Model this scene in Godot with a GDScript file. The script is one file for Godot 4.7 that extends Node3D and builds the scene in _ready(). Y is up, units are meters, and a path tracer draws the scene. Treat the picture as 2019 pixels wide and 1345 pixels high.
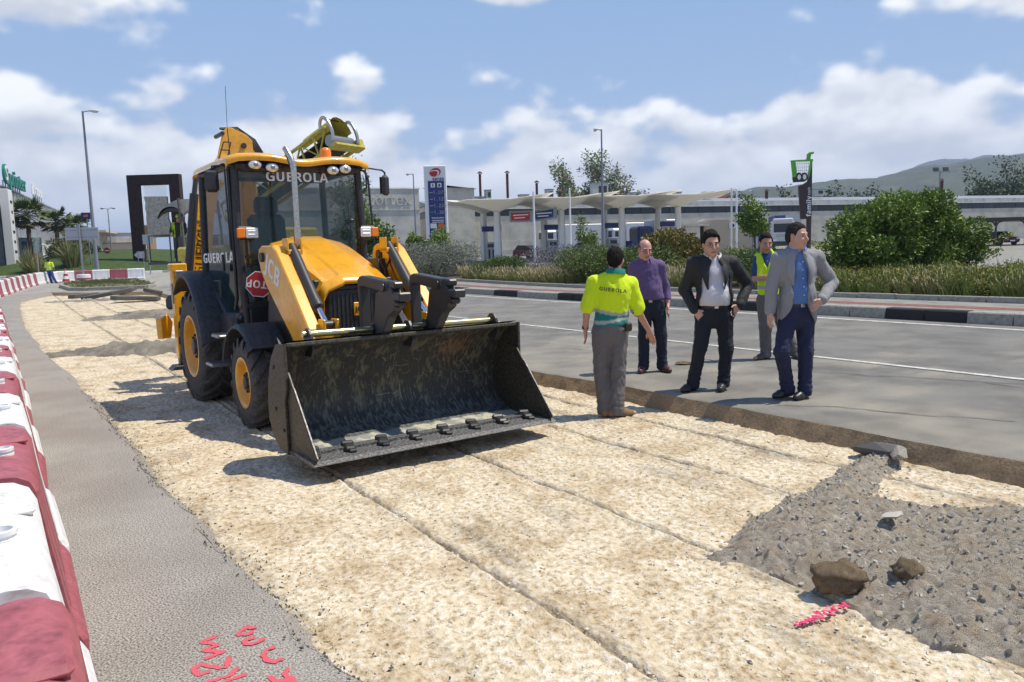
extends Node3D
# Road works in front of a filling station. Metres; y up; the camera stands at the origin, 1.58 m above the road.
# Road frame: AL runs along the carriageway towards the camera, AC runs across it to the right.

const AL := Vector3(0.55, 0.0, 0.835)
const AC := Vector3(0.835, 0.0, -0.55)
const PIT := -0.18

var M := {}
var used := {}
var rng := RandomNumberGenerator.new()
var fn := FastNoiseLite.new()

# ---------------------------------------------------------------- mesh collector
class MB:
	var v := PackedVector3Array()
	var n := PackedVector3Array()
	var c := PackedColorArray()
	var uv := PackedVector2Array()
	var ix := PackedInt32Array()
	var xf := Transform3D()
	var col := Color(1, 1, 1)
	var uses_uv := false

	func vert(p: Vector3, nn: Vector3, t := Vector2.ZERO) -> int:
		v.append(xf * p)
		n.append((xf.basis * nn).normalized())
		c.append(col)
		uv.append(t)
		return v.size() - 1

	func tri(a: Vector3, b: Vector3, d: Vector3) -> void:
		var nn := (b - a).cross(d - a)
		if nn.length_squared() < 1e-16:
			return
		nn = nn.normalized()
		var i := vert(a, nn)
		vert(d, nn)
		vert(b, nn)
		ix.append_array([i, i + 1, i + 2])

	func quad(a: Vector3, b: Vector3, d: Vector3, e: Vector3) -> void:
		var nn := (d - a).cross(e - b)
		if nn.length_squared() < 1e-16:
			return
		nn = nn.normalized()
		var i := vert(a, nn, Vector2(0, 1))
		vert(b, nn, Vector2(1, 1))
		vert(d, nn, Vector2(1, 0))
		vert(e, nn, Vector2(0, 0))
		ix.append_array([i, i + 2, i + 1, i, i + 3, i + 2])

	func face(pts: Array) -> void:
		for k in range(1, pts.size() - 1):
			tri(pts[0], pts[k], pts[k + 1])

	# box with chamfered edges
	func box(at: Vector3, size: Vector3, b := Basis(), bev := 0.0) -> void:
		var h := size * 0.5
		bev = minf(bev, minf(h.x, minf(h.y, h.z)) * 0.9)
		if bev <= 0.0:
			for ax in 3:
				for s in [-1.0, 1.0]:
					var u := Vector3.ZERO
					var w := Vector3.ZERO
					var o := Vector3.ZERO
					o[ax] = h[ax] * s
					u[(ax + 1) % 3] = h[(ax + 1) % 3] * s
					w[(ax + 2) % 3] = h[(ax + 2) % 3]
					quad(at + b * (o - u - w), at + b * (o + u - w), at + b * (o + u + w), at + b * (o - u + w))
			return
		var g := h - Vector3(bev, bev, bev)
		for ax in 3:
			var i1 := (ax + 1) % 3
			var i2 := (ax + 2) % 3
			for s in [-1.0, 1.0]:
				var o := Vector3.ZERO
				var u := Vector3.ZERO
				var w := Vector3.ZERO
				o[ax] = h[ax] * s
				u[i1] = g[i1] * s
				w[i2] = g[i2]
				quad(at + b * (o - u - w), at + b * (o + u - w), at + b * (o + u + w), at + b * (o - u + w))
			# the four chamfers that run along this axis
			for s in [-1.0, 1.0]:
				for t in [-1.0, 1.0]:
					var p := Vector3.ZERO
					var q := Vector3.ZERO
					var l := Vector3.ZERO
					p[i1] = h[i1] * s
					p[i2] = g[i2] * t
					q[i1] = g[i1] * s
					q[i2] = h[i2] * t
					l[ax] = g[ax]
					if s * t > 0:
						quad(at + b * (p - l), at + b * (q - l), at + b * (q + l), at + b * (p + l))
					else:
						quad(at + b * (q - l), at + b * (p - l), at + b * (p + l), at + b * (q + l))
		for sx in [-1.0, 1.0]:
			for sy in [-1.0, 1.0]:
				for sz in [-1.0, 1.0]:
					var pa := Vector3(h.x * sx, g.y * sy, g.z * sz)
					var pb := Vector3(g.x * sx, h.y * sy, g.z * sz)
					var pc := Vector3(g.x * sx, g.y * sy, h.z * sz)
					if sx * sy * sz > 0:
						tri(at + b * pa, at + b * pb, at + b * pc)
					else:
						tri(at + b * pa, at + b * pc, at + b * pb)

	# a bar of rectangular section from a to b2; width across, height along up
	func bar(a: Vector3, b2: Vector3, w: float, hgt: float, up := Vector3.UP, bev := 0.0) -> void:
		var z := b2 - a
		var ln := z.length()
		z = z / ln
		var x := up.cross(z)
		if x.length() < 0.01:
			x = Vector3.RIGHT.cross(z)
		x = x.normalized()
		var y := z.cross(x)
		box((a + b2) * 0.5, Vector3(w, hgt, ln), Basis(x, y, z), bev)

	# round tube through points; radii one number or one per point
	func tube(pts: Array, radii, sides := 10, caps := true) -> void:
		var rings := []
		var x := Vector3.ZERO
		for k in pts.size():
			var t: Vector3
			if k == 0:
				t = pts[1] - pts[0]
			elif k == pts.size() - 1:
				t = pts[k] - pts[k - 1]
			else:
				t = (pts[k] - pts[k - 1]).normalized() + (pts[k + 1] - pts[k]).normalized()
			t = t.normalized()
			if k == 0:
				x = t.cross(Vector3.UP)
				if x.length() < 0.05:
					x = t.cross(Vector3.RIGHT)
			x = (x - t * x.dot(t)).normalized()
			var y := t.cross(x)
			var r: float = radii[k] if radii is Array else radii
			var i0 := v.size()
			for j in sides:
				var an := TAU * j / sides
				var d := x * cos(an) + y * sin(an)
				vert(pts[k] + d * r, d)
			rings.append(i0)
		for k in pts.size() - 1:
			for j in sides:
				var a: int = rings[k] + j
				var b: int = rings[k] + (j + 1) % sides
				var d: int = rings[k + 1] + (j + 1) % sides
				var e: int = rings[k + 1] + j
				ix.append_array([a, d, b, a, e, d])
		if caps:
			for end in [0, pts.size() - 1]:
				var t2: Vector3 = (pts[0] - pts[1]) if end == 0 else (pts[end] - pts[end - 1])
				t2 = t2.normalized()
				var ring: int = rings[end]
				var i0 := v.size()
				for j in sides:
					v.append(v[ring + j])
					n.append((xf.basis * t2).normalized())
					c.append(col)
					uv.append(Vector2.ZERO)
				for j in range(1, sides - 1):
					if end == 0:
						ix.append_array([i0, i0 + j, i0 + j + 1])
					else:
						ix.append_array([i0, i0 + j + 1, i0 + j])

	# turned shape: profile of Vector2(radius, along), axis through o along ax
	func lathe(o: Vector3, ax: Vector3, prof: Array, sides := 20, smooth := false) -> void:
		ax = ax.normalized()
		var x := ax.cross(Vector3.UP)
		if x.length() < 0.05:
			x = ax.cross(Vector3.RIGHT)
		x = x.normalized()
		var y := ax.cross(x)
		for k in prof.size() - 1:
			var p: Vector2 = prof[k]
			var q: Vector2 = prof[k + 1]
			var sl := Vector2(q.y - p.y, p.x - q.x).normalized()
			var np := sl
			var nq := sl
			if smooth:
				if k > 0:
					var p0: Vector2 = prof[k - 1]
					np = (sl + Vector2(p.y - p0.y, p0.x - p.x).normalized()).normalized()
				if k < prof.size() - 2:
					var q2: Vector2 = prof[k + 2]
					nq = (sl + Vector2(q2.y - q.y, q.x - q2.x).normalized()).normalized()
			var i0 := v.size()
			for j in sides + 1:
				var an := TAU * j / sides
				var d := x * cos(an) + y * sin(an)
				vert(o + d * p.x + ax * p.y, d * np.x + ax * np.y, Vector2(float(j) / sides, 0))
				vert(o + d * q.x + ax * q.y, d * nq.x + ax * nq.y, Vector2(float(j) / sides, 1))
			for j in sides:
				var a := i0 + j * 2
				ix.append_array([a, a + 1, a + 2, a + 1, a + 3, a + 2])

	func ball(o: Vector3, r: Vector3, b := Basis(), seg := 10) -> void:
		var i0 := v.size()
		for i in seg + 1:
			var ph := PI * i / seg
			for j in seg * 2 + 1:
				var th := PI * j / seg
				var d := Vector3(sin(ph) * cos(th), cos(ph), sin(ph) * sin(th))
				vert(o + b * (d * r), b * (d / r).normalized())
		for i in seg:
			for j in seg * 2:
				var a := i0 + i * (seg * 2 + 1) + j
				var e := a + seg * 2 + 1
				ix.append_array([a, e, a + 1, a + 1, e, e + 1])

	# flat outline (in the xy plane of f) given thickness along z of f, with a small chamfer on both rims
	func slab(poly: PackedVector2Array, f: Transform3D, z0: float, z1: float, bev := 0.0) -> void:
		if Geometry2D.is_polygon_clockwise(poly):
			poly = poly.duplicate()
			poly.reverse()
		var inner := poly
		if bev > 0.0:
			inner = PackedVector2Array()
			var m := poly.size()
			for k in m:
				var e1 := (poly[k] - poly[(k - 1 + m) % m]).normalized()
				var e2 := (poly[(k + 1) % m] - poly[k]).normalized()
				var nn := (Vector2(-e1.y, e1.x) + Vector2(-e2.y, e2.x)).normalized()
				inner.append(poly[k] + nn * bev)
		var idx := Geometry2D.triangulate_polygon(inner)
		for k in range(0, idx.size(), 3):
			var a := inner[idx[k]]
			var b := inner[idx[k + 1]]
			var d := inner[idx[k + 2]]
			if (b - a).cross(d - a) < 0.0:
				var sw := b
				b = d
				d = sw
			tri(f * Vector3(a.x, a.y, z1), f * Vector3(b.x, b.y, z1), f * Vector3(d.x, d.y, z1))
			tri(f * Vector3(a.x, a.y, z0), f * Vector3(d.x, d.y, z0), f * Vector3(b.x, b.y, z0))
		var cnt := poly.size()
		for k in cnt:
			var a := poly[k]
			var b := poly[(k + 1) % cnt]
			quad(f * Vector3(a.x, a.y, z0 + bev), f * Vector3(b.x, b.y, z0 + bev), f * Vector3(b.x, b.y, z1 - bev), f * Vector3(a.x, a.y, z1 - bev))
			if bev > 0.0:
				var ai := inner[k]
				var bi := inner[(k + 1) % cnt]
				quad(f * Vector3(a.x, a.y, z1 - bev), f * Vector3(b.x, b.y, z1 - bev), f * Vector3(bi.x, bi.y, z1), f * Vector3(ai.x, ai.y, z1))
				quad(f * Vector3(ai.x, ai.y, z0), f * Vector3(bi.x, bi.y, z0), f * Vector3(b.x, b.y, z0 + bev), f * Vector3(a.x, a.y, z0 + bev))

	# rows of points (all the same length) joined as a smooth sheet; the left-hand side of row direction is up
	func sheet(rows: Array, close := false, flip := false) -> void:
		var nr := rows.size()
		var nc: int = rows[0].size()
		var i0 := v.size()
		for i in nr:
			for j in nc:
				var du: Vector3
				var dv: Vector3
				if close:
					du = rows[i][(j + 1) % nc] - rows[i][(j - 1 + nc) % nc]
				else:
					du = rows[i][mini(j + 1, nc - 1)] - rows[i][maxi(j - 1, 0)]
				dv = rows[mini(i + 1, nr - 1)][j] - rows[maxi(i - 1, 0)][j]
				var nn := du.cross(dv)
				if flip:
					nn = -nn
				if nn.length_squared() < 1e-14:
					nn = Vector3.UP
				vert(rows[i][j], nn.normalized(), Vector2(float(j) / maxi(nc - 1, 1), float(i) / maxi(nr - 1, 1)))
		for i in nr - 1:
			for j in (nc if close else nc - 1):
				var a := i0 + i * nc + j
				var b := i0 + i * nc + (j + 1) % nc
				var d := b + nc
				var e := a + nc
				if flip:
					ix.append_array([a, b, d, a, d, e])
				else:
					ix.append_array([a, d, b, a, e, d])

	func mesh() -> ArrayMesh:
		var arr := []
		arr.resize(Mesh.ARRAY_MAX)
		arr[Mesh.ARRAY_VERTEX] = v
		arr[Mesh.ARRAY_NORMAL] = n
		arr[Mesh.ARRAY_COLOR] = c
		arr[Mesh.ARRAY_TEX_UV] = uv
		arr[Mesh.ARRAY_INDEX] = ix
		var am := ArrayMesh.new()
		am.add_surface_from_arrays(Mesh.PRIMITIVE_TRIANGLES, arr)
		return am

# ---------------------------------------------------------------- scene helpers
func numbered(called: String) -> String:
	if not used.has(called):
		used[called] = 0
		return called
	used[called] += 1
	return "%s_%03d" % [called, used[called]]

func tag(o: Node, label := "", category := "", group := "", kind := "") -> Node:
	if label:
		o.set_meta("label", label)
	if category:
		o.set_meta("category", category)
	if group:
		o.set_meta("group", group)
	if kind:
		o.set_meta("kind", kind)
	return o

func thing(called: String, label: String, category: String, at := Vector3.ZERO, turn := 0.0, group := "") -> Node3D:
	var o := Node3D.new()
	o.name = numbered(called)
	add_child(o)
	o.position = at
	o.rotation.y = turn
	tag(o, label, category, group)
	return o

func put(mb, called: String, m: Material, parent: Node = null) -> MeshInstance3D:
	var o := MeshInstance3D.new()
	o.mesh = mb.mesh() if mb is MB else mb
	o.material_override = m
	if parent == null:
		o.name = numbered(called)
		add_child(o)
	else:
		o.name = called
		parent.add_child(o, true)
	return o

func again(o: Node3D, at: Vector3, turn: float, label: String, group := "") -> Node3D:
	var base: String = o.name
	if base.length() > 4 and base[-4] == "_" and base.substr(base.length() - 3).is_valid_int():
		base = base.substr(0, base.length() - 4)
	var d: Node3D = o.duplicate()
	d.name = numbered(base)
	add_child(d)
	d.position = at
	d.rotation.y = turn
	tag(d, label, "", group)
	return d

func setting(o: Node) -> Node:
	o.set_meta("kind", "structure")
	return o

func words(text: String, size: float, depth: float, m: Material, parent: Node, xf: Transform3D, font := "Droid Sans", bold := true, called := "lettering", squeeze := 1.0) -> MeshInstance3D:
	var t := TextMesh.new()
	var f := SystemFont.new()
	f.font_names = PackedStringArray([font])
	f.font_weight = 700 if bold else 400
	t.font = f
	t.font_size = 64
	t.pixel_size = size / 46.0
	t.depth = depth
	t.curve_step = 2.0
	t.text = text
	var o := MeshInstance3D.new()
	o.mesh = t
	o.material_override = m
	o.name = called
	parent.add_child(o, true)
	o.transform = xf * Transform3D(Basis.from_scale(Vector3(squeeze, 1, 1)), Vector3.ZERO)
	return o

func lin(r: float, g: float, b: float, a := 1.0) -> Color:
	var c := Color(r, g, b).linear_to_srgb()
	c.a = a
	return c

func mat(r: float, g: float, b: float, rough := 0.7, metal := 0.0) -> StandardMaterial3D:
	var m := StandardMaterial3D.new()
	m.albedo_color = lin(r, g, b)
	m.roughness = rough
	m.metallic = metal
	m.metallic_specular = 0.5
	return m

func ramp(stops: Array) -> Gradient:
	var g := Gradient.new()
	var o := PackedFloat32Array()
	var c := PackedColorArray()
	for s in stops:
		o.append(s[0])
		c.append(s[1])
	g.offsets = o
	g.colors = c
	return g

func ntex(seed_: int, freq: float, stops: Array, oct := 4, size := 512, kind := FastNoiseLite.TYPE_SIMPLEX_SMOOTH) -> NoiseTexture2D:
	var nz := FastNoiseLite.new()
	nz.seed = seed_
	nz.noise_type = kind
	nz.frequency = freq
	nz.fractal_octaves = oct
	nz.fractal_gain = 0.6
	var t := NoiseTexture2D.new()
	t.width = size
	t.height = size
	t.seamless = true
	t.generate_mipmaps = false
	t.noise = nz
	if stops:
		t.color_ramp = ramp(stops)
	return t

# colour grain on world-space planes, `scale` repeats per metre
func grained(m: StandardMaterial3D, tex: Texture2D, scale: float, bump: Texture2D = null, bump_cm := 0.0, local := false) -> StandardMaterial3D:
	m.albedo_texture = tex
	m.uv1_triplanar = true
	m.uv1_world_triplanar = not local
	m.uv1_scale = Vector3.ONE * scale
	if bump:
		m.heightmap_enabled = true
		m.heightmap_texture = bump
		m.heightmap_scale = bump_cm
	return m

func blotched(m: StandardMaterial3D, tex: Texture2D, scale: float, local := false) -> StandardMaterial3D:
	m.detail_enabled = true
	m.detail_albedo = tex
	m.detail_blend_mode = BaseMaterial3D.BLEND_MODE_MUL
	m.detail_uv_layer = BaseMaterial3D.DETAIL_UV_2
	m.uv2_triplanar = true
	m.uv2_world_triplanar = not local
	m.uv2_scale = Vector3.ONE * scale
	return m

func st(s: float, t: float, y := 0.0) -> Vector3:
	return Vector3(AL.x * s + AC.x * t, y, AL.z * s + AC.z * t)

# the land rises a little towards the roundabout and the filling station
func land(z: float) -> float:
	var d := -z
	if d < 26.0:
		return 0.0
	if d < 34.0:
		return 0.017 * (d - 26.0) * (d - 26.0) / 16.0
	var e := d - 30.0
	if e < 70.0:
		return 0.017 * e
	return 1.19 + 0.2 * (1.0 - exp(-(e - 70.0) * 0.085))

func stl(s: float, t: float, up := 0.0) -> Vector3:
	var p := st(s, t)
	p.y = land(p.z) + up
	return p

func onland(x: float, z: float, up := 0.0) -> Vector3:
	return Vector3(x, land(z) + up, z)

func lerps(table: Array, x: float) -> float:
	# table of [x, y] with falling or rising x
	for k in table.size() - 1:
		var a: float = table[k][0]
		var b: float = table[k + 1][0]
		if (x - a) * (x - b) <= 0.0:
			return lerpf(table[k][1], table[k + 1][1], (x - a) / (b - a))
	return table[0][1] if absf(x - table[0][0]) < absf(x - table[-1][0]) else table[-1][1]

func _ready() -> void:
	rng.seed = 20170
	fn.seed = 5
	var t0 := Time.get_ticks_msec()
	camera_sky_sun()
	materials()
	print("sky ", Time.get_ticks_msec() - t0)
	ground_and_roads()
	print("ground ", Time.get_ticks_msec() - t0)
	backhoe_loader()
	print("backhoe_loader ", Time.get_ticks_msec() - t0)
	people()
	print("people ", Time.get_ticks_msec() - t0)
	more_people()
	print("more_people ", Time.get_ticks_msec() - t0)
	vegetation()
	print("vegetation ", Time.get_ticks_msec() - t0)
	surroundings()
	print("surroundings ", Time.get_ticks_msec() - t0)
	street()
	print("street ", Time.get_ticks_msec() - t0)
	station()
	print("station ", Time.get_ticks_msec() - t0)
	left_side()
	print("left_side ", Time.get_ticks_msec() - t0)
	milling_machine()
	print("milling_machine ", Time.get_ticks_msec() - t0)
	rubble()
	print("rubble ", Time.get_ticks_msec() - t0)

func camera_sky_sun() -> void:
	var cam := Camera3D.new()
	cam.name = "camera"
	cam.fov = 48.27
	cam.near = 0.05
	cam.far = 20000.0
	cam.position = Vector3(0, 1.58, 0)
	cam.basis = Basis(Vector3.RIGHT, -0.11561) * Basis(Vector3.BACK, -0.0302)
	cam.current = true
	add_child(cam)

	var sun := DirectionalLight3D.new()
	sun.name = "sun"
	sun.light_energy = 1.45
	sun.light_color = Color(1.0, 0.965, 0.9)
	sun.light_angular_distance = 0.55
	sun.shadow_enabled = true
	sun.basis = Basis.looking_at(Vector3(-0.48, -1.0, 0.05), Vector3.UP)
	add_child(sun)

	var env := Environment.new()
	env.background_mode = Environment.BG_SKY
	var sk := Sky.new()
	var pm := PanoramaSkyMaterial.new()
	pm.panorama = ImageTexture.create_from_image(sky_image())
	pm.energy_multiplier = 1.2
	sk.sky_material = pm
	env.sky = sk
	env.tonemap_mode = Environment.TONE_MAPPER_LINEAR
	env.tonemap_exposure = 1.15
	env.sdfgi_enabled = true
	env.ssao_enabled = true
	env.ssil_enabled = true
	env.fog_enabled = true
	env.fog_density = 0.00023
	env.fog_light_color = Color(0.72, 0.8, 0.93)
	var we := WorldEnvironment.new()
	we.name = "daylight"
	we.environment = env
	add_child(we)

# air and clouds, worked out for every direction
func sky_image() -> Image:
	var w := 2048
	var h := 1024
	var im := Image.create(w, h, false, Image.FORMAT_RGB8)
	im.fill(lin(0.34, 0.33, 0.31))
	var big := FastNoiseLite.new()
	big.seed = 11
	big.noise_type = FastNoiseLite.TYPE_SIMPLEX_SMOOTH
	big.frequency = 1.0
	big.fractal_octaves = 6
	big.fractal_gain = 0.52
	var wide := FastNoiseLite.new()
	wide.seed = 3
	wide.frequency = 1.0
	wide.fractal_octaves = 2
	# heaps of cloud: direction round, height, width, tallness, strength
	var heaps := [[-0.351, 0.216, 0.034, 0.020, 0.42], [-0.131, 0.202, 0.05, 0.020, 0.5], [0.164, 0.248, 0.03, 0.010, 0.25], [-0.02, 0.266, 0.03, 0.012, 0.2], [0.31, 0.219, 0.022, 0.014, 0.3],
		[0.50, 0.252, 0.11, 0.018, 0.55], [0.565, 0.215, 0.09, 0.03, 0.6], [0.552, 0.185, 0.10, 0.04, 0.65], [0.47, 0.178, 0.08, 0.032, 0.6], [0.35, 0.178, 0.06, 0.026, 0.55], [0.274, 0.17, 0.05, 0.024, 0.5], [0.401, 0.155, 0.09, 0.03, 0.4],
		[0.054, 0.160, 0.12, 0.024, 0.35], [-0.251, 0.165, 0.08, 0.024, 0.35], [-0.556, 0.143, 0.07, 0.022, 0.5], [-0.43, 0.11, 0.12, 0.022, 0.25], [0.226, 0.15, 0.10, 0.028, 0.3], [0.521, 0.145, 0.12, 0.03, 0.45], [-0.082, 0.165, 0.09, 0.024, 0.3], [0.16, 0.13, 0.2, 0.03, 0.3]]
	for k in 60:
		var az := rng.randf_range(0.75, TAU - 0.75)
		heaps.append([az if az < PI else az - TAU, rng.randf_range(0.12, 0.5), rng.randf_range(0.04, 0.13), rng.randf_range(0.02, 0.05), rng.randf_range(0.3, 0.7)])
	var row := 0
	while row < h / 2 + 2:
		var el := (0.5 - (row + 0.5) / h) * PI
		var step := 1 if el < 0.5 else 4
		var near := []
		for q in heaps:
			if absf(el - q[1]) < q[3] * 2.6:
				near.append(q)
		var e := maxf(el, 0.0)
		var k1 := pow(clampf(1.0 - sin(e), 0.0, 1.0), 7.0)
		var air := Color(0.195, 0.325, 0.555).lerp(Color(0.60, 0.69, 0.79), k1)
		air = air.lerp(Color(0.10, 0.19, 0.44), smoothstep(0.35, 1.2, e))
		var bank := 0.60 * exp(-pow((e - 0.07) / 0.115, 2.0)) - 0.28
		for col in range(0, w, step):
			var az := ((col + 0.5) / w - 0.5) * TAU
			var d := Vector3(sin(az) * cos(el), sin(el) * 1.9, -cos(az) * cos(el))
			var cv := bank + 0.16 * wide.get_noise_3dv(d * 2.2) - 0.30 * smoothstep(-0.12, -0.4, az) * smoothstep(-1.3, -0.7, az)
			for q in near:
				var da := wrapf(az - float(q[0]), -PI, PI)
				if absf(da) < q[2] * 2.6:
					cv += float(q[4]) * exp(-da * da / (q[2] * q[2]) - pow((el - q[1]) / q[3], 2.0))
			var f := big.get_noise_3dv(d * 5.5) * 0.8
			var den := smoothstep(-0.03, 0.22, f + cv)
			var c := air
			if den > 0.0:
				var up := big.get_noise_3dv((d + Vector3(0.012, 0.05, 0.0)) * 5.5) * 0.8
				var lit := clampf(0.5 + (f - up) * 1.7, 0.0, 1.0)
				lit = lerpf(lit, 0.62, smoothstep(0.14, 0.03, e) * 0.7)
				var cc := Color(0.52, 0.55, 0.61).lerp(Color(0.88, 0.89, 0.90), lit)
				c = air.lerp(cc, den * lerpf(0.8, 0.97, smoothstep(0.0, 0.2, e)))
			c = c.linear_to_srgb()
			if step == 1:
				im.set_pixel(col, row, c)
			else:
				im.fill_rect(Rect2i(col, row, step, step), c)
		row += step
	return im

func materials() -> void:
	var W := Color(1, 1, 1)
	# fine grains that several materials share
	var speck := ntex(1, 0.11, [[0.0, Color(0.50, 0.50, 0.50)], [0.35, Color(0.80, 0.80, 0.79)], [0.6, Color(0.94, 0.94, 0.92)], [0.8, W]], 3, 512)
	var grit := ntex(2, 0.09, [[0.0, Color(0, 0, 0)], [1.0, W]], 4, 512)
	var blot := ntex(3, 0.012, [[0.2, Color(0.84, 0.84, 0.85)], [0.5, Color(0.95, 0.95, 0.95)], [0.75, W]], 5, 512)
	var grime := ntex(4, 0.02, [[0.25, Color(0.80, 0.78, 0.75)], [0.5, Color(0.95, 0.95, 0.94)], [0.7, W]], 5, 512)
	var lime := ntex(6, 0.016, [[0.12, Color(0.62, 0.54, 0.43)], [0.33, Color(0.84, 0.775, 0.655)], [0.5, Color(0.91, 0.86, 0.76)], [0.64, Color(0.94, 0.90, 0.82)], [0.8, Color(0.985, 0.97, 0.935)]], 7, 1024)
	var lime_h := ntex(6, 0.016, [], 7, 1024)
	var limeb := ntex(8, 0.015, [[0.2, Color(0.86, 0.82, 0.76)], [0.5, Color(0.97, 0.96, 0.94)], [0.8, W]], 4, 512)
	var tar := ntex(9, 0.08, [[0.1, Color(0.30, 0.30, 0.30)], [0.4, Color(0.62, 0.61, 0.59)], [0.6, Color(0.84, 0.83, 0.80)], [0.85, Color(1.0, 0.98, 0.95)]], 5, 1024)
	var tar_h := ntex(9, 0.08, [], 5, 1024)
	M.faint = ntex(15, 0.01, [[0.25, Color(0.93, 0.925, 0.92)], [0.7, W]], 5, 256)
	M.speck = speck
	M.grit = grit
	M.blot = blot
	M.grime = grime

	var m := mat(0.62, 0.605, 0.57, 0.93)
	m.vertex_color_use_as_albedo = true
	M.asphalt = blotched(grained(m, tar, 1.6, tar_h, 0.5), blot, 0.13)
	m = mat(0.47, 0.445, 0.41, 0.95)
	M.tarstrip = blotched(grained(m, ntex(14, 0.045, [[0.16, Color(0.36, 0.35, 0.35)], [0.36, Color(0.68, 0.67, 0.66)], [0.52, Color(0.82, 0.81, 0.79)], [0.66, Color(0.93, 0.92, 0.90)], [0.82, Color(1, 1, 1)]], 5, 1024), 1.7, grit, 0.12), M.faint, 0.3)
	m = mat(0.80, 0.80, 0.80, 0.95)
	m.vertex_color_use_as_albedo = true
	M.limestone = blotched(grained(m, lime, 0.93, lime_h, 1.7), limeb, 0.21)
	m = mat(1, 1, 1, 0.95)
	m.vertex_color_use_as_albedo = true
	M.rubble = grained(m, tar, 2.6, tar_h, 1.6)
	m = mat(0.40, 0.32, 0.235, 0.95)
	M.cutface = grained(m, lime, 2.4, lime_h, 1.5)
	m = mat(0.36, 0.345, 0.31, 0.9)
	M.concrete = blotched(grained(m, speck, 1.5, grit, 0.15), blot, 0.2)
	m = mat(0.50, 0.48, 0.43, 0.9)
	M.kerbstone = blotched(grained(m, speck, 3.0, grit, 0.25), grime, 0.9)
	m = mat(0.028, 0.027, 0.028, 0.75)
	M.kerbblack = blotched(grained(m, speck, 3.0, grit, 0.2), grime, 1.4)
	m = mat(0.33, 0.125, 0.10, 0.85)
	M.redstrip = blotched(grained(m, speck, 2.0), grime, 0.5)
	m = mat(0.68, 0.68, 0.65, 0.8)
	M.roadpaint = blotched(grained(m, ntex(12, 0.05, [[0.12, Color(0.62, 0.62, 0.6)], [0.42, Color(0.9, 0.9, 0.89)], [0.7, W]], 5, 512), 2.0), grime, 0.6)
	M.yellowpaint = grained(mat(0.55, 0.48, 0.09, 0.85), speck, 2.0)
	m = mat(0.16, 0.12, 0.075, 0.98)
	M.soil = blotched(grained(m, tar, 1.2, tar_h, 2.0), grime, 0.3)
	m = mat(0.085, 0.135, 0.032, 0.98)
	M.turf = blotched(grained(m, ntex(13, 0.10, [[0.2, Color(0.45, 0.55, 0.3)], [0.5, Color(0.85, 0.9, 0.7)], [0.8, W]], 4, 512), 0.9, grit, 3.0), grime, 0.11)
	m = mat(0.78, 0.12, 0.16, 0.85)
	M.pink = grained(m, speck, 3.0)
	M.bannerblue = grained(mat(0.30, 0.40, 0.42, 0.8), blot, 0.5)
	M.ochre = grained(mat(0.40, 0.25, 0.13, 0.9), speck, 0.6)
	M.earthlump = blotched(grained(mat(0.42, 0.32, 0.21, 0.97), tar, 3.0, tar_h, 1.0), grime, 2.0)
	M.crackfill = mat(0.07, 0.065, 0.06, 0.95)
	M.slabtop = grained(mat(0.22, 0.21, 0.20, 0.95), tar, 2.0, tar_h, 0.3)
	M.pinkhot = grained(mat(0.85, 0.06, 0.20, 0.85), speck, 3.0)

func strip(called: String, m: Material, rows: Array, parent: Node = null) -> MeshInstance3D:
	var b := MB.new()
	b.sheet(rows)
	return put(b, called, m, parent)

# edges of the dug-out strip, across-road position for every along-road position
func pit_left(s: float) -> float:
	var t := lerps([[6.0, 1.2], [-1.5, 1.08], [-2.57, 0.98], [-3.2, 0.88], [-4.8, 0.86], [-7.0, 0.77], [-9.3, 0.74], [-13.1, 0.62], [-17.0, 0.44], [-25.2, 0.22], [-38.0, 0.25], [-42.8, 0.38], [-45.0, 0.9], [-47.0, 1.5], [-48.2, 2.0]], s)
	return t + (fn.get_noise_2d(s * 55.0, 3.0) * 0.07 + fn.get_noise_2d(s * 220.0, 9.0) * 0.035) * clampf((s + 48.2) * 0.5, 0.0, 1.0)

func pit_right(s: float) -> float:
	var t := lerps([[6.0, 6.05], [-6.5, 5.92], [-8.7, 5.80], [-30.0, 5.82], [-39.0, 6.3], [-42.5, 6.3], [-43.6, 5.6], [-45.5, 3.6], [-48.2, 2.0]], s)
	return t + (fn.get_noise_2d(s * 40.0, 77.0) * 0.05 + fn.get_noise_2d(s * 260.0, 44.0) * 0.02) * clampf((s + 48.2) * 0.5, 0.0, 1.0)

func s_rows(fine: float) -> Array:
	var rows := []
	var s := 5.0
	while s > -48.2:
		rows.append(s)
		s -= fine if s > -12.0 else (fine * 2.5 if s > -24.0 else fine * 6.0)
	rows.append(-48.2)
	return rows

const RUTS := [2.09, 3.28, 4.44, 5.35]

func groove_depth(t: float, s: float) -> Vector2:
	# x: height change, y: how much grey dust lies there
	var h := 0.0
	var dust := 0.0
	for k in 4:
		var d: float = t - float(RUTS[k]) - (0.012 * (s + 8.0) if k == 2 else 0.0)
		if absf(d) < 0.3:
			var g := exp(-pow(d / 0.011, 2.0))
			h -= 0.024 * g
			h += 0.010 * exp(-pow((d - 0.045) / 0.022, 2.0)) + 0.010 * exp(-pow((d + 0.04) / 0.02, 2.0))
			var n := fn.get_noise_2d(s * 45.0, 50.0 + k * 30.0) + 0.7 * fn.get_noise_2d(s * 400.0, d * 900.0)
			dust += 0.5 * g + clampf(0.42 + n * 1.1, 0.0, 1.0) * 0.8 * smoothstep(-0.03, 0.0, d) * smoothstep(0.115, 0.05, d) + clampf(n, 0.0, 1.0) * 0.6 * smoothstep(-0.10, -0.03, d) * smoothstep(0.0, -0.02, d)
	return Vector2(h, dust)

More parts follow.
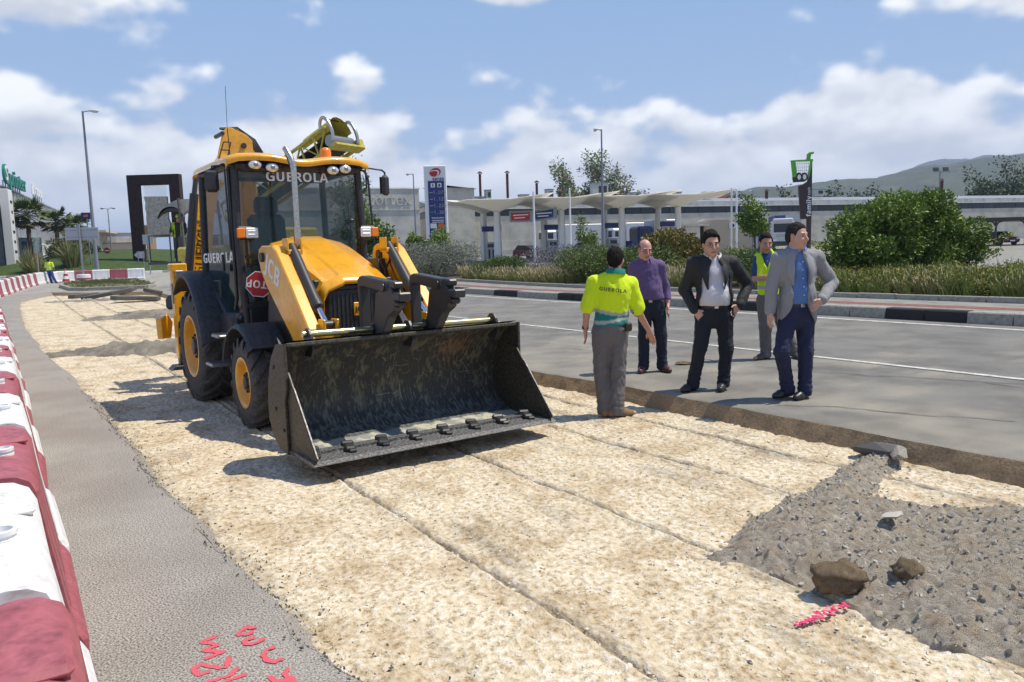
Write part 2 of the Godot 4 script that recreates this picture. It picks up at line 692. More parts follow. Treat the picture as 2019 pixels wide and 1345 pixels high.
func ground_and_roads() -> void:
	# the land: one sheet to the horizon, sunk out of the way under the road works
	var b := MB.new()
	var ss := [-6000.0, -3000.0, -1500.0, -700.0, -400.0, -250.0, -180.0, -140.0, -120.0, -100.0, -90.0, -80.0, -70.0, -62.0, -56.0, -50.5, -50.0, -44.0, -38.0, -30.0, -20.0, -10.0, 4.5, 5.0, 20.0, 60.0, 200.0, 1000.0, 6000.0]
	var ts := [-6000.0, -2000.0, -600.0, -200.0, -80.0, -40.0, -20.0, -4.5, -4.0, 2.0, 8.0, 14.4, 14.9, 18.0, 24.0, 30.0, 40.0, 50.0, 60.0, 70.0, 80.0, 95.0, 110.0, 140.0, 200.0, 400.0, 1000.0, 2500.0, 6000.0]
	var rows := []
	for t in ts:
		var row := []
		for s in ss:
			var inside: bool = s > -50.2 and s < 4.8 and t > -4.2 and t < 14.6
			row.append(stl(s, t, -0.7 if inside else -0.006))
		rows.append(row)
	b.sheet(rows, false, true)
	setting(put(b, "ground", M.concrete))

	# floor of the dug-out strip
	b = MB.new()
	var sr := s_rows(0.042)
	var rowsv := []
	var cols := []
	var tl := []
	var tt := -0.3
	while tt < 6.9:
		tl.append(tt)
		var near := 9.0
		for q in RUTS:
			near = minf(near, absf(tt - q))
		tt += 0.008 if near < 0.06 else (0.018 if near < 0.13 else 0.05)
	var tcount := tl.size()
	var nz := FastNoiseLite.new()
	nz.seed = 21
	nz.frequency = 1.0
	nz.fractal_octaves = 3
	var i0 := 0
	for s in sr:
		var row := []
		for j in tcount:
			var t: float = tl[j]
			var p := st(s, t)
			var g := groove_depth(t, s)
			var h := nz.get_noise_2d(p.x * 0.9, p.z * 0.9) * 0.022 + nz.get_noise_2d(p.x * 7.0 + 9.0, p.z * 7.0) * 0.012 + nz.get_noise_2d(p.x * 19.0, p.z * 19.0 + 40.0) * 0.009
			h += sin((s * 0.4 + t) * 52.0) * 0.0015
			p.y = land(p.z) + PIT + h + g.x
			# dark crumbs of asphalt along both edges and grey smears: they tint the stone
			var el := t - pit_left(s)
			var er := pit_right(s) - t
			var n1 := nz.get_noise_2d(p.x * 2.5 + 70.0, p.z * 2.5)
			var n2 := nz.get_noise_2d(p.x * 14.0 + 5.0, p.z * 14.0)
			var dust := g.y
			dust += clampf(1.1 - el / (0.16 + 0.30 * maxf(n1 + 0.2, 0.0)), 0.0, 1.0) * (0.75 + n2)
			dust += clampf(1.0 - er / 0.22, 0.0, 1.0) * 0.35 * (0.7 + n2)
			# smears that run along the road, mostly in the right-hand lanes
			dust += clampf(nz.get_noise_2d(t * 3.1 + 13.0, s * 0.55) * 2.0 - 0.5 - 0.25 * (1.0 if t < 2.2 else 0.0), 0.0, 0.6)
			dust = clampf(dust, 0.0, 1.0)
			row.append(p)
			cols.append(Color(1.0, 0.97, 0.915).lerp(Color(0.43, 0.425, 0.43), dust * 0.85))
		rowsv.append(row)
	b.sheet(rowsv)
	for k in cols.size():
		b.c[k] = cols[k]
	setting(put(b, "pit_floor", M.limestone))

	# the asphalt that is left standing: to the left of the cut, to the right of it, and beyond its far end
	asphalt_side("asphalt_strip", true)
	asphalt_side("road", false)
	b = MB.new()
	rows = []
	for k in 30:
		var s := -48.2 - k * 0.75 if k < 20 else -62.45 - (k - 19) * 3.2
		var row := []
		for j in 40:
			row.append(stl(s, -14.0 + 40.0 * j / 39.0 if k > 2 else -14.0 + 29.0 * j / 39.0))
		rows.append(row)
	b.sheet(rows)
	setting(put(b, "roundabout_road", M.asphalt))

	# painted lines
	line("centre_line", 9.36, 0.11, 5.0, -34.0, 9.36)
	line("edge_line", 14.35, 0.16, 5.0, -46.0, 14.7)

	# cracks in the old surface
	crack([[4.0, -9.0], [4.6, -8.75], [5.3, -8.2], [6.0, -7.9], [6.9, -7.1], [7.8, -6.6]])
	crack([[2.6, -7.4], [3.1, -7.25], [3.5, -6.9], [4.4, -6.4]])
	crack([[1.0, -12.2], [1.6, -11.6], [2.5, -11.0], [2.9, -10.3]])
	crack([[5.2, -8.25], [5.5, -7.6], [5.4, -7.0], [5.9, -6.5]])
	crack([[3.2, -9.9], [3.6, -9.4], [4.3, -8.9]])
	kerbs()
	marks()

func asphalt_side(called: String, left: bool) -> void:
	var b := MB.new()
	var fine := s_rows(0.05)
	var rows := []
	var cut := []
	var prof := [0.0, 0.03, 0.09, 0.2, 0.35, 0.5, 0.75, 1.0, 1.3, 1.6, 2.0, 2.4, 2.8, 3.2, 3.6, 4.0, 4.5, 5.0, 5.5, 6.2, 7.0, 8.0, 9.15] if not left else [0.0, 0.03, 0.09, 0.2, 0.5, 1.0, 2.0, 4.0, 8.0, 16.0]
	for k in prof.size():
		rows.append([])
	for k in 5:
		cut.append([])
	for s in fine:
		var e := pit_left(s) if left else pit_right(s)
		var far: float = -14.0 if left else 15.0
		for k in prof.size():
			var f: float = prof[k] / prof[-1]
			var t := lerpf(e, far, f)
			var sag := 0.018 * exp(-float(prof[k]) / 0.03) + 0.006 * exp(-float(prof[k]) / 0.2) * (0.5 + fn.get_noise_2d(s * 90.0, k * 31.0))
			rows[k].append(stl(s, t, -sag + fn.get_noise_2d(s * 8.0, t * 8.0) * 0.004))
		for k in 5:
			var dn := float(k) / 4.0
			var jag := fn.get_noise_2d(s * 420.0, 60.0 + k * 60.0) * 0.02 * sin(dn * PI)
			var push := -0.10 * dn if not left else 0.16 * dn
			cut[k].append(stl(s, e + (push if left else push) + jag, -0.018 - 0.21 * dn))
	b.sheet(rows, false, not left)
	if not left:
		# pale dust trodden over the near lane, patchy; bare grey tar beyond it
		for k in b.v.size():
			var p := b.v[k]
			var t := p.dot(AC)
			var s := p.dot(AL)
			var n := fn.get_noise_2d(s * 38.0, t * 90.0) + 0.6 * fn.get_noise_2d(s * 160.0, t * 300.0)
			var dust := clampf(1.15 - (t - 5.8) / 3.2 + n * 1.3, 0.0, 1.0) * 0.8 + clampf(n - 0.1, 0.0, 0.5)
			b.c[k] = Color(0.60, 0.615, 0.64).lerp(Color(0.92, 0.90, 0.84), clampf(dust, 0.0, 1.0))
	setting(put(b, called, M.tarstrip if left else M.asphalt))
	b = MB.new()
	b.sheet(cut, false, left)
	var o := put(b, "cut_edge" , M.cutface if not left else M.tarstrip)
	setting(o)

func line(called: String, t: float, w: float, s0: float, s1: float, t_end: float) -> void:
	var b := MB.new()
	var rows := [[], []]
	var s := s0
	while s > s1:
		var f := (s0 - s) / (s0 - s1)
		var c := lerpf(t, t_end, f * f)
		rows[0].append(stl(s, c + w * 0.5, 0.0065))
		rows[1].append(stl(s, c - w * 0.5, 0.0065))
		s -= 0.5
	b.sheet(rows, false, false)
	setting(put(b, called, M.roadpaint))

func kerb_t(s: float) -> float:
	return 15.0 + 0.6 * smoothstep(-20.0, -44.0, s)

func kerbs() -> void:
	# road-side kerb: single stones, two painted black, two left bare
	var k1 := setting(thing("kerb", "", "")) as Node3D
	k1.remove_meta("label") if k1.has_meta("label") else null
	var variants := []
	for v in 3:
		var bb := MB.new()
		var pr := PackedVector2Array([Vector2(0, 0), Vector2(0.30, 0), Vector2(0.30, 0.225), Vector2(0.045, 0.225), Vector2(0.02, 0.205 - 0.004 * v)])
		bb.slab(pr, Transform3D(), -0.392 + 0.003 * v, 0.392, 0.008)
		variants.append(bb.mesh())
	var s := 4.0
	var n := 0
	while s > -44.0:
		var o := MeshInstance3D.new()
		o.mesh = variants[n % 3]
		var black: bool = fposmod(-s + 0.4 - 7.05, 3.9) < 1.6
		o.material_override = M.kerbblack if black else M.kerbstone
		o.name = "kerb_stone"
		k1.add_child(o, true)
		var p := stl(s, kerb_t(s), 0.0)
		var q := stl(s - 0.8, kerb_t(s - 0.8), 0.0)
		var z := (p - q).normalized()
		var x := Vector3.UP.cross(z).normalized() * -1.0
		# profile x runs away from the road
		x = (AC - z * AC.dot(z)).normalized()
		o.transform = Transform3D(Basis(x, Vector3.UP, x.cross(Vector3.UP)), (p + q) * 0.5 + x * rng.randf_range(-0.004, 0.006) + Vector3(0, rng.randf_range(-0.006, 0.004), 0))
		if black:
			tag(o, "kerb stone with worn black paint")
		s -= 0.8
		n += 1
	# inner kerb in front of the planting
	var k2 := setting(thing("planting_kerb", "", "")) as Node3D
	var lo := MB.new()
	lo.box(Vector3(0, 0.02, 0), Vector3(0.12, 0.16, 0.985), Basis(), 0.015)
	var lom := lo.mesh()
	s = 4.0
	while s > -44.0:
		var o := MeshInstance3D.new()
		o.mesh = lom
		o.material_override = M.kerbstone
		o.name = "edging_stone"
		k2.add_child(o, true)
		var p := stl(s, kerb_t(s) + 2.55, 0.235)
		var q := stl(s - 1.0, kerb_t(s - 1.0) + 2.55, 0.235)
		var z := (p - q).normalized()
		var x := (AC - z * AC.dot(z)).normalized()
		o.transform = Transform3D(Basis(x, z.cross(x), z), (p + q) * 0.5 + Vector3(0, rng.randf_range(-0.008, 0.006), 0))
		s -= 1.0
	# footpath with its red band, and the soil behind
	var bands := [["footpath", 0.295, 2.49, 0.21, M.concrete], ["red_band", 0.78, 1.3, 0.2145, M.redstrip], ["planting_soil", 2.61, 15.0, 0.24, M.soil]]
	for q in bands:
		var b := MB.new()
		var rows := []
		for k in 12:
			rows.append([])
		s = 5.0
		while s > -46.0:
			var c := kerb_t(s)
			for k in 12:
				var t := lerpf(c + float(q[1]), c + float(q[2]), k / 11.0)
				var lift := 0.0
				if q[0] == "planting_soil":
					lift = 0.12 * sin(minf(k / 4.0, 1.0) * 1.57) + fn.get_noise_2d(s * 20.0, t * 20.0) * 0.05
					if k == 11:
						lift = -0.4
				rows[k].append(stl(s, t, float(q[3]) + lift))
			s -= 0.5
		b.sheet(rows, false, true)
		setting(put(b, q[0], q[4]))

func crack(path: Array) -> void:
	var b := MB.new()
	var rows := [[], []]
	for k in path.size() - 1:
		for j in 14:
			var f := j / 14.0
			var p := Vector3(lerpf(path[k][0], path[k + 1][0], f), 0.0058, lerpf(path[k][1], path[k + 1][1], f))
			p += AC * (fn.get_noise_2d(p.x * 300.0, p.z * 300.0) * 0.07)
			var w := 0.006 + 0.012 * absf(fn.get_noise_2d(p.x * 200.0, 8.0))
			rows[0].append(p + AC * w)
			rows[1].append(p - AC * w)
	b.sheet(rows, false, true)
	setting(put(b, "road_crack", M.crackfill))

# spray-paint strokes on the ground, each a thin ragged ribbon
func stroke(pts: Array, w: float, m: Material, parent: Node) -> void:
	var b := MB.new()
	var c := Curve3D.new()
	for k in pts.size():
		var p: Vector3 = pts[k]
		var tn: Vector3 = (pts[mini(k + 1, pts.size() - 1)] - pts[maxi(k - 1, 0)]) * 0.22
		c.add_point(p, -tn, tn)
	var ln := c.get_baked_length()
	var rows := []
	for k in 5:
		rows.append([])
	var cnt := maxi(int(ln / 0.008), 6)
	for k in cnt + 1:
		var p := c.sample_baked(ln * k / cnt)
		var q := c.sample_baked(minf(ln, ln * k / cnt + 0.01))
		var q0 := c.sample_baked(maxf(0.0, ln * k / cnt - 0.01))
		var d := (q - q0).normalized()
		var side := d.cross(Vector3.UP).normalized()
		for j in 5:
			var f := j / 4.0 - 0.5
			var ww := w * (1.0 + 0.9 * fn.get_noise_2d(k * 23.0 + p.x * 900.0, f * 200.0)) * (0.55 if k == 0 or k == cnt else 1.0)
			rows[j].append(p + side * f * ww)
	b.sheet(rows, false, true)
	put(b, "stroke", m, parent)

func marks() -> void:
	var g := thing("spray_marking", "red sprayed lettering on the grey asphalt in the lower left corner", "road marking")
	# strokes as along and across metres from the nearest letter
	for q in MARKS:
		var pts := []
		for p in q:
			var g0 := Vector3(p[0], 0, p[1])
			pts.append(Vector3(p[0], fn.get_noise_2d(g0.dot(AL) * 8.0, g0.dot(AC) * 8.0) * 0.004 + 0.0022, p[1]))
		stroke(pts, 0.024, M.pink, g)
	g = thing("spray_marking", "short pink sprayed dash on pale stone beside the rubble heap", "road marking")
	dabs(Vector3(1.27, PIT + 0.012, -3.33), Vector3(1.56, PIT + 0.014, -3.5), 90, M.pinkhot, g)
	g = thing("spray_marking", "faint pink sprayed spot at the lower right corner of the picture", "road marking")
	dabs(Vector3(1.86, PIT + 0.012, -2.72), Vector3(1.9, PIT + 0.013, -2.78), 26, M.pinkhot, g)

# paint that caught on the tops of rough stones: small ragged flecks along a line
func dabs(a: Vector3, c: Vector3, n: int, m: Material, parent: Node) -> void:
	var b := MB.new()
	for k in n:
		var p := a.lerp(c, rng.randf()) + Vector3(rng.randfn() * 0.014, 0.00012 * k, rng.randfn() * 0.014)
		var r := rng.randf_range(0.005, 0.013)
		var ring := []
		for j in 7:
			var an := -TAU * j / 7
			ring.append(p + Vector3(cos(an), 0, sin(an)) * r * rng.randf_range(0.5, 1.3))
		b.face(ring)
	var o := put(b, "paint_flecks", m, parent)
	o.set_meta("kind", "stuff")
const MARKS := [[[-1.288, -3.076], [-1.339, -3.022], [-1.254, -2.991], [-1.3, -2.947], [-1.213, -2.938], [-1.27, -2.882]], [[-1.14, -3.129], [-1.191, -3.141], [-1.208, -3.078], [-1.167, -3.072], [-1.143, -3.102]], [[-1.123, -3.054], [-1.158, -3.022], [-1.142, -2.988], [-1.104, -2.997], [-1.076, -3.04]], [[-1.008, -2.965], [-1.039, -2.946], [-1.04, -2.903], [-1.006, -2.853], [-0.975, -2.845], [-0.95, -2.871]], [[-1.176, -2.897], [-1.156, -2.819], [-1.181, -2.814], [-1.266, -2.841], [-1.287, -2.813], [-1.248, -2.769], [-1.207, -2.789]], [[-1.113, -2.813], [-1.121, -2.756], [-1.2, -2.71]], [[-1.058, -2.765], [-1.121, -2.718], [-1.139, -2.695]], [[-0.91, -2.802], [-0.908, -2.75], [-0.862, -2.71], [-0.94, -2.709], [-0.968, -2.744]], [[-0.838, -2.697], [-0.881, -2.681]]]

func machine_materials() -> void:
	var W := Color(1, 1, 1)
	var m := mat(0.90, 0.43, 0.014, 0.3)
	m.clearcoat_enabled = true
	m.clearcoat = 0.6
	m.clearcoat_roughness = 0.12
	M.yellow = blotched(grained(m, ntex(31, 0.02, [[0.2, Color(0.93, 0.92, 0.90)], [0.5, Color(0.985, 0.985, 0.98)], [0.75, W]], 5, 512), 1.1, null, 0.0, true), ntex(38, 0.01, [[0.3, Color(0.95, 0.94, 0.92)], [0.6, W]], 4, 256), 0.7, true)
	M.plastic = grained(mat(0.032, 0.033, 0.036, 0.5), ntex(32, 0.04, [[0.2, Color(0.75, 0.75, 0.75)], [0.6, W]], 4, 256), 2.0, null, 0.0, true)
	M.fender = grained(mat(0.05, 0.051, 0.054, 0.55), ntex(33, 0.03, [[0.2, Color(0.7, 0.7, 0.7)], [0.6, W]], 4, 256), 2.0, null, 0.0, true)
	M.paintblack = mat(0.025, 0.025, 0.027, 0.38)
	M.rubber = blotched(grained(mat(0.115, 0.112, 0.108, 0.85), ntex(34, 0.05, [[0.2, Color(0.6, 0.6, 0.6)], [0.55, Color(0.9, 0.9, 0.9)], [0.75, Color(1, 0.98, 0.94)]], 5, 512), 2.4, M.grit, 0.2, true), M.grime, 1.7, true)
	M.steel = mat(0.55, 0.55, 0.56, 0.28, 1.0)
	M.chrome = mat(0.85, 0.85, 0.86, 0.08, 1.0)
	M.exhaust = grained(mat(0.62, 0.58, 0.52, 0.32, 1.0), M.grime, 3.0, null, 0.0, true)
	M.darkmetal = grained(mat(0.06, 0.06, 0.062, 0.45, 0.2), M.speck, 4.0, null, 0.0, true)
	M.zinc = mat(0.62, 0.56, 0.30, 0.25, 0.9)
	M.worn = grained(mat(0.42, 0.42, 0.43, 0.35, 0.8), M.speck, 5.0, null, 0.0, true)
	# the inside of the bucket: black paint scraped by clay and stone
	var scr := scrape_image()
	m = mat(1, 1, 1, 0.55, 0.1)
	m.albedo_texture = scr
	m.texture_repeat = false
	M.bucket_in = m
	m = mat(0.10, 0.097, 0.088, 0.5, 0.25)
	M.bucket_out = blotched(grained(m, ntex(36, 0.03, [[0.15, Color(0.45, 0.45, 0.45)], [0.5, Color(0.8, 0.79, 0.74)], [0.72, Color(1.0, 0.95, 0.8)]], 5, 512), 1.6, null, 0.0, true), M.grime, 2.5, true)
	m = mat(0.30, 0.29, 0.27, 0.5, 0.35)
	M.lip = grained(m, ntex(37, 0.04, [[0.2, Color(0.4, 0.41, 0.44)], [0.5, Color(0.75, 0.75, 0.76)], [0.75, W]], 5, 512), 1.8, null, 0.0, true)
	m = StandardMaterial3D.new()
	m.albedo_color = lin(0.010, 0.032, 0.032, 0.5)
	m.transparency = BaseMaterial3D.TRANSPARENCY_ALPHA
	m.roughness = 0.04
	M.cabglass = m
	m = StandardMaterial3D.new()
	m.albedo_color = lin(0.8, 0.8, 0.8, 0.25)
	m.transparency = BaseMaterial3D.TRANSPARENCY_ALPHA
	m.roughness = 0.08
	M.lens = m
	M.lampdish = mat(0.80, 0.80, 0.78, 0.25, 0.6)
	M.amber = mat(0.85, 0.22, 0.01, 0.25)
	M.seatblue = grained(mat(0.045, 0.07, 0.10, 0.85), M.speck, 8.0, null, 0.0, true)
	M.decalwhite = mat(0.78, 0.78, 0.77, 0.5)
	M.decalblack = mat(0.015, 0.015, 0.015, 0.5)
	M.signred = mat(0.42, 0.015, 0.02, 0.4)
	M.hose = mat(0.018, 0.018, 0.018, 0.5)

func scrape_image() -> ImageTexture:
	var w := 1024
	var h := 512
	var im := Image.create(w, h, false, Image.FORMAT_RGB8)
	var a := FastNoiseLite.new()
	a.seed = 41
	a.frequency = 0.012
	a.fractal_octaves = 5
	var b := FastNoiseLite.new()
	b.seed = 42
	b.frequency = 0.06
	b.fractal_octaves = 4
	for y in h:
		var v := float(y) / h   # 0 at the top rim, 1 at the lip
		for x in w:
			var n1 := a.get_noise_2d(x * 1.0, y * 0.7)
			var n2 := b.get_noise_2d(x, y * 0.55)
			var c := Color(0.034, 0.034, 0.031)
			c = c.lerp(Color(0.15, 0.145, 0.09), clampf(n1 * 1.6 + n2 * 1.2 - 0.15, 0.0, 0.75))
			# rusty patch near the right top
			var ru := clampf(1.0 - Vector2((x - 790.0) / 150.0, (y - 110.0) / 75.0).length(), 0.0, 1.0)
			c = c.lerp(Color(0.20, 0.11, 0.055), clampf(ru * 1.4 + n2 * 1.4 - 0.35, 0.0, 0.7))
			# clay caked above the floor, then grey packed dirt, then dry earth on the floor
			var k := smoothstep(0.50, 0.66, v + n2 * 0.10 + n1 * 0.05)
			c = c.lerp(Color(0.15, 0.165, 0.165), k * clampf(0.55 + n2 * 1.3, 0.1, 0.95))
			k = smoothstep(0.70, 0.73, v + n1 * 0.02)
			var dry := Color(0.30, 0.305, 0.295).lerp(Color(0.52, 0.50, 0.38), smoothstep(-0.02, 0.08, n1 + 0.4 * n2))
			c = c.lerp(dry, k)
			im.set_pixel(x, y, c.linear_to_srgb())
	# long scratches
	var r := RandomNumberGenerator.new()
	r.seed = 8
	for k in 420:
		var p := Vector2(r.randf_range(20, w - 20), r.randf_range(30, 360))
		var an := r.randf_range(0.6, 2.6)
		if r.randf() < 0.3:
			an = r.randf_range(-0.4, 0.4)
		var ln := r.randf_range(8, 70)
		var cc := Color(0.26, 0.25, 0.15).lerp(Color(0.40, 0.38, 0.27), r.randf())
		if r.randf() < 0.2:
			cc = Color(0.24, 0.24, 0.23)
		cc = cc.linear_to_srgb()
		var wide := 1 if r.randf() < 0.8 else 3
		for q in int(ln):
			p += Vector2(cos(an), sin(an))
			an += r.randf_range(-0.07, 0.07)
			if p.x < 2 or p.x > w - 4 or p.y < 2 or p.y > h * 0.7:
				break
			if r.randf() < 0.75:
				im.fill_rect(Rect2i(int(p.x), int(p.y), wide, 1), im.get_pixel(int(p.x), int(p.y)).lerp(cc, 0.65))
	return ImageTexture.create_from_image(im)

# a tractor wheel standing on the z axis, its outer side towards -x
func wheel(parent: Node, at: Vector3, R: float, w: float, rr: float, lugs: int, side: float) -> void:
	var o := Node3D.new()
	o.name = "wheel"
	parent.add_child(o, true)
	o.position = at
	if side > 0:
		o.rotation.y = PI
	var hw := w * 0.5
	var b := MB.new()
	var tr := R - 0.038
	b.lathe(Vector3.ZERO, Vector3(-1, 0, 0), [Vector2(rr - 0.02, -hw * 0.55), Vector2(rr, -hw * 0.86), Vector2(rr + 0.05, -hw * 0.97), Vector2((rr + tr) * 0.5, -hw * 1.0), Vector2(tr - 0.05, -hw * 0.93), Vector2(tr - 0.012, -hw * 0.8), Vector2(tr, -hw * 0.4), Vector2(tr + 0.004, 0), Vector2(tr, hw * 0.4), Vector2(tr - 0.012, hw * 0.8), Vector2(tr - 0.05, hw * 0.93), Vector2((rr + tr) * 0.5, hw * 1.0), Vector2(rr + 0.05, hw * 0.97), Vector2(rr, hw * 0.86), Vector2(rr - 0.02, hw * 0.55)], 56, true)
	for k in lugs:
		for sd in [-1.0, 1.0]:
			var a0: float = TAU * (k + (0.0 if sd < 0 else 0.5)) / lugs
			var sweep := TAU / lugs * 1.05
			# the bar bends from the middle of the tread out over the shoulder
			var st_ := [[-0.04, tr + 0.012, 0.0], [0.30, tr + 0.014, 0.36], [0.66, tr + 0.010, 0.78], [0.90, tr - 0.004, 1.0], [1.0, tr - 0.05, 1.1]]
			var prev: Array = []
			for q in st_:
				var an: float = a0 + sweep * float(q[2])
				var rad := Vector3(0, cos(an), sin(an))
				var tan_ := Vector3(0, -sin(an), cos(an))
				var x: float = -sd * hw * float(q[0])
				var half := 0.030 * R / 0.7 + 0.006
				var top: float = float(q[1]) + 0.026
				var low: float = float(q[1]) - 0.03
				var ring := [Vector3(x, 0, 0) + rad * low - tan_ * (half + 0.012), Vector3(x, 0, 0) + rad * top - tan_ * half, Vector3(x, 0, 0) + rad * top + tan_ * half, Vector3(x, 0, 0) + rad * low + tan_ * (half + 0.012)]
				if prev:
					for e in 3:
						if sd > 0:
							b.quad(prev[e], prev[e + 1], ring[e + 1], ring[e])
						else:
							b.quad(prev[e + 1], prev[e], ring[e], ring[e + 1])
				elif sd > 0:
					b.quad(ring[0], ring[1], ring[2], ring[3])
				else:
					b.quad(ring[3], ring[2], ring[1], ring[0])
				prev = ring
			if sd > 0:
				b.quad(prev[3], prev[2], prev[1], prev[0])
			else:
				b.quad(prev[0], prev[1], prev[2], prev[3])
	put(b, "tyre", M.rubber, o)
	b = MB.new()
	b.lathe(Vector3.ZERO, Vector3(-1, 0, 0), [Vector2(rr + 0.004, -hw * 0.9), Vector2(rr - 0.03, -hw * 0.7), Vector2(rr - 0.05, 0.0), Vector2(rr - 0.045, hw * 0.45), Vector2(rr - 0.012, hw * 0.80), Vector2(rr + 0.012, hw * 0.90), Vector2(rr + 0.012, hw * 0.93), Vector2(rr - 0.012, hw * 0.93), Vector2(rr - 0.03, hw * 0.80), Vector2(rr - 0.055, hw * 0.45), Vector2(rr * 0.62, hw * 0.42), Vector2(rr * 0.54, hw * 0.52), Vector2(0.0, hw * 0.52)], 44)
	put(b, "rim", M.yellow, o)
	b = MB.new()
	b.lathe(Vector3.ZERO, Vector3(-1, 0, 0), [Vector2(rr * 0.44, hw * 0.5), Vector2(rr * 0.42, hw * 0.62), Vector2(rr * 0.26, hw * 0.66), Vector2(rr * 0.24, hw * 0.80), Vector2(rr * 0.18, hw * 0.84), Vector2(0, hw * 0.84)], 24)
	for k in 8:
		var an := TAU * k / 8
		b.lathe(Vector3(0, cos(an), sin(an)) * rr * 0.36, Vector3(-1, 0, 0), [Vector2(0.018, hw * 0.6), Vector2(0.018, hw * 0.74), Vector2(0, hw * 0.74)], 6)
	put(b, "hub", M.darkmetal, o)

func zy(pts: Array) -> PackedVector2Array:
	var p := PackedVector2Array()
	for q in pts:
		p.append(Vector2(q[0], q[1]))
	return p

# frame whose x runs along the machine (z), y up, and whose thickness runs across
func side_frame() -> Transform3D:
	return Transform3D(Basis(Vector3(0, 0, 1), Vector3(0, 1, 0), Vector3(-1, 0, 0)), Vector3.ZERO)

func sub(b: MB, called: String, m: Material, parent: Node) -> MeshInstance3D:
	return put(b, called, m, parent)

func backhoe_loader() -> void:
	machine_materials()
	var t := thing("backhoe_loader", "yellow backhoe loader with a wide black front bucket, facing the camera", "backhoe loader", Vector3(-3.2425, PIT - 0.01, -10.2492), 0.6067)
	var F := side_frame()
	var b: MB
	# wheels
	for s in [-1.0, 1.0]:
		wheel(t, Vector3(s * 0.84, 0.705, 0.0), 0.715, 0.43, 0.385, 18, s)
	for s in [-1.0, 1.0]:
		wheel(t, Vector3(s * 0.835, 0.485, 2.10), 0.495, 0.34, 0.262, 16, s)
	# chassis
	b = MB.new()
	b.box(Vector3(0, 0.74, 1.0), Vector3(0.74, 0.34, 3.5), Basis(), 0.03)
	b.box(Vector3(0, 0.70, 0.0), Vector3(1.35, 0.30, 0.34), Basis(), 0.04)
	b.box(Vector3(0, 0.49, 2.10), Vector3(1.4, 0.17, 0.2), Basis(), 0.03)
	b.box(Vector3(0, 0.95, 2.45), Vector3(0.66, 0.5, 0.7), Basis(), 0.03)
	b.slab(zy([[1.75, 0.7], [3.05, 0.7], [2.6, 1.2], [2.35, 1.75], [2.05, 1.75], [1.85, 1.2]]), F, -0.60, -0.50, 0.01)
	b.slab(zy([[1.75, 0.7], [3.05, 0.7], [2.6, 1.2], [2.35, 1.75], [2.05, 1.75], [1.85, 1.2]]), F, 0.50, 0.60, 0.01)
	put(b, "chassis", M.paintblack, t)
	# tanks and lower body beside the steps
	b = MB.new()
	b.box(Vector3(-0.66, 0.86, 1.05), Vector3(0.40, 0.62, 0.62), Basis(), 0.05)
	put(b, "side_tank", M.plastic, t)
	b = MB.new()
	b.box(Vector3(0.66, 0.86, 1.05), Vector3(0.40, 0.62, 0.62), Basis(), 0.05)
	put(b, "side_tank", M.plastic, t)
	for q in [[-0.93, 0.93, 1.32], [-0.99, 0.60, 1.22]]:
		b = MB.new()
		b.box(Vector3(q[0], q[1], q[2]), Vector3(0.26, 0.035, 0.30), Basis(), 0.01)
		for k in 5:
			b.box(Vector3(q[0], q[1] + 0.022, q[2] - 0.12 + 0.06 * k), Vector3(0.24, 0.012, 0.014))
		b.bar(Vector3(q[0] + 0.10, q[1], q[2] - 0.1), Vector3(q[0] + 0.24, q[1] + 0.3, q[2] - 0.1), 0.04, 0.04)
		put(b, "step", M.worn, t)
	# fenders
	for s in [-1.0, 1.0]:
		b = MB.new()
		var rows := []
		for k in 19:
			var an := deg_to_rad(128.0 - 120.0 * k / 18.0)
			var rr := 0.86 + 0.10 * exp(-pow((k - 6.0) / 6.0, 2.0))
			var c := Vector3(0, 0.705 + sin(an) * rr, -cos(an) * -rr)
			var cin := Vector3(0, 0.705 + sin(an) * (rr - 0.03), cos(an) * (rr - 0.03))
			c.z = cos(an) * rr
			var e := [Vector3(s * 0.70, cin.y, cin.z), Vector3(s * 0.70, c.y, c.z), Vector3(s * 1.02, c.y, c.z), Vector3(s * 1.09, c.y - 0.03, c.z), Vector3(s * 1.10, cin.y - 0.05, cin.z), Vector3(s * 1.07, cin.y - 0.04, cin.z), Vector3(s * 1.0, cin.y, cin.z)]
			rows.append(e)
		b.sheet(rows, true, s < 0)
		put(b, "rear_fender", M.fender, t)
		b = MB.new()
		rows = []
		for k in 11:
			var an := deg_to_rad(160.0 - 120.0 * k / 10.0)
			var c := Vector3(0, 0.485 + sin(an) * 0.63, 2.10 + cos(an) * 0.63)
			var cin := Vector3(0, 0.485 + sin(an) * 0.605, 2.10 + cos(an) * 0.605)
			rows.append([Vector3(s * 0.66, cin.y, cin.z), Vector3(s * 0.66, c.y, c.z), Vector3(s * 1.0, c.y, c.z), Vector3(s * 1.04, c.y - 0.03, c.z), Vector3(s * 1.03, cin.y - 0.03, cin.z), Vector3(s * 0.98, cin.y, cin.z)])
		b.sheet(rows, true, s < 0)
		put(b, "front_fender", M.fender, t)
	hood(t)
	cab(t)
	loader(t)
	digger(t)

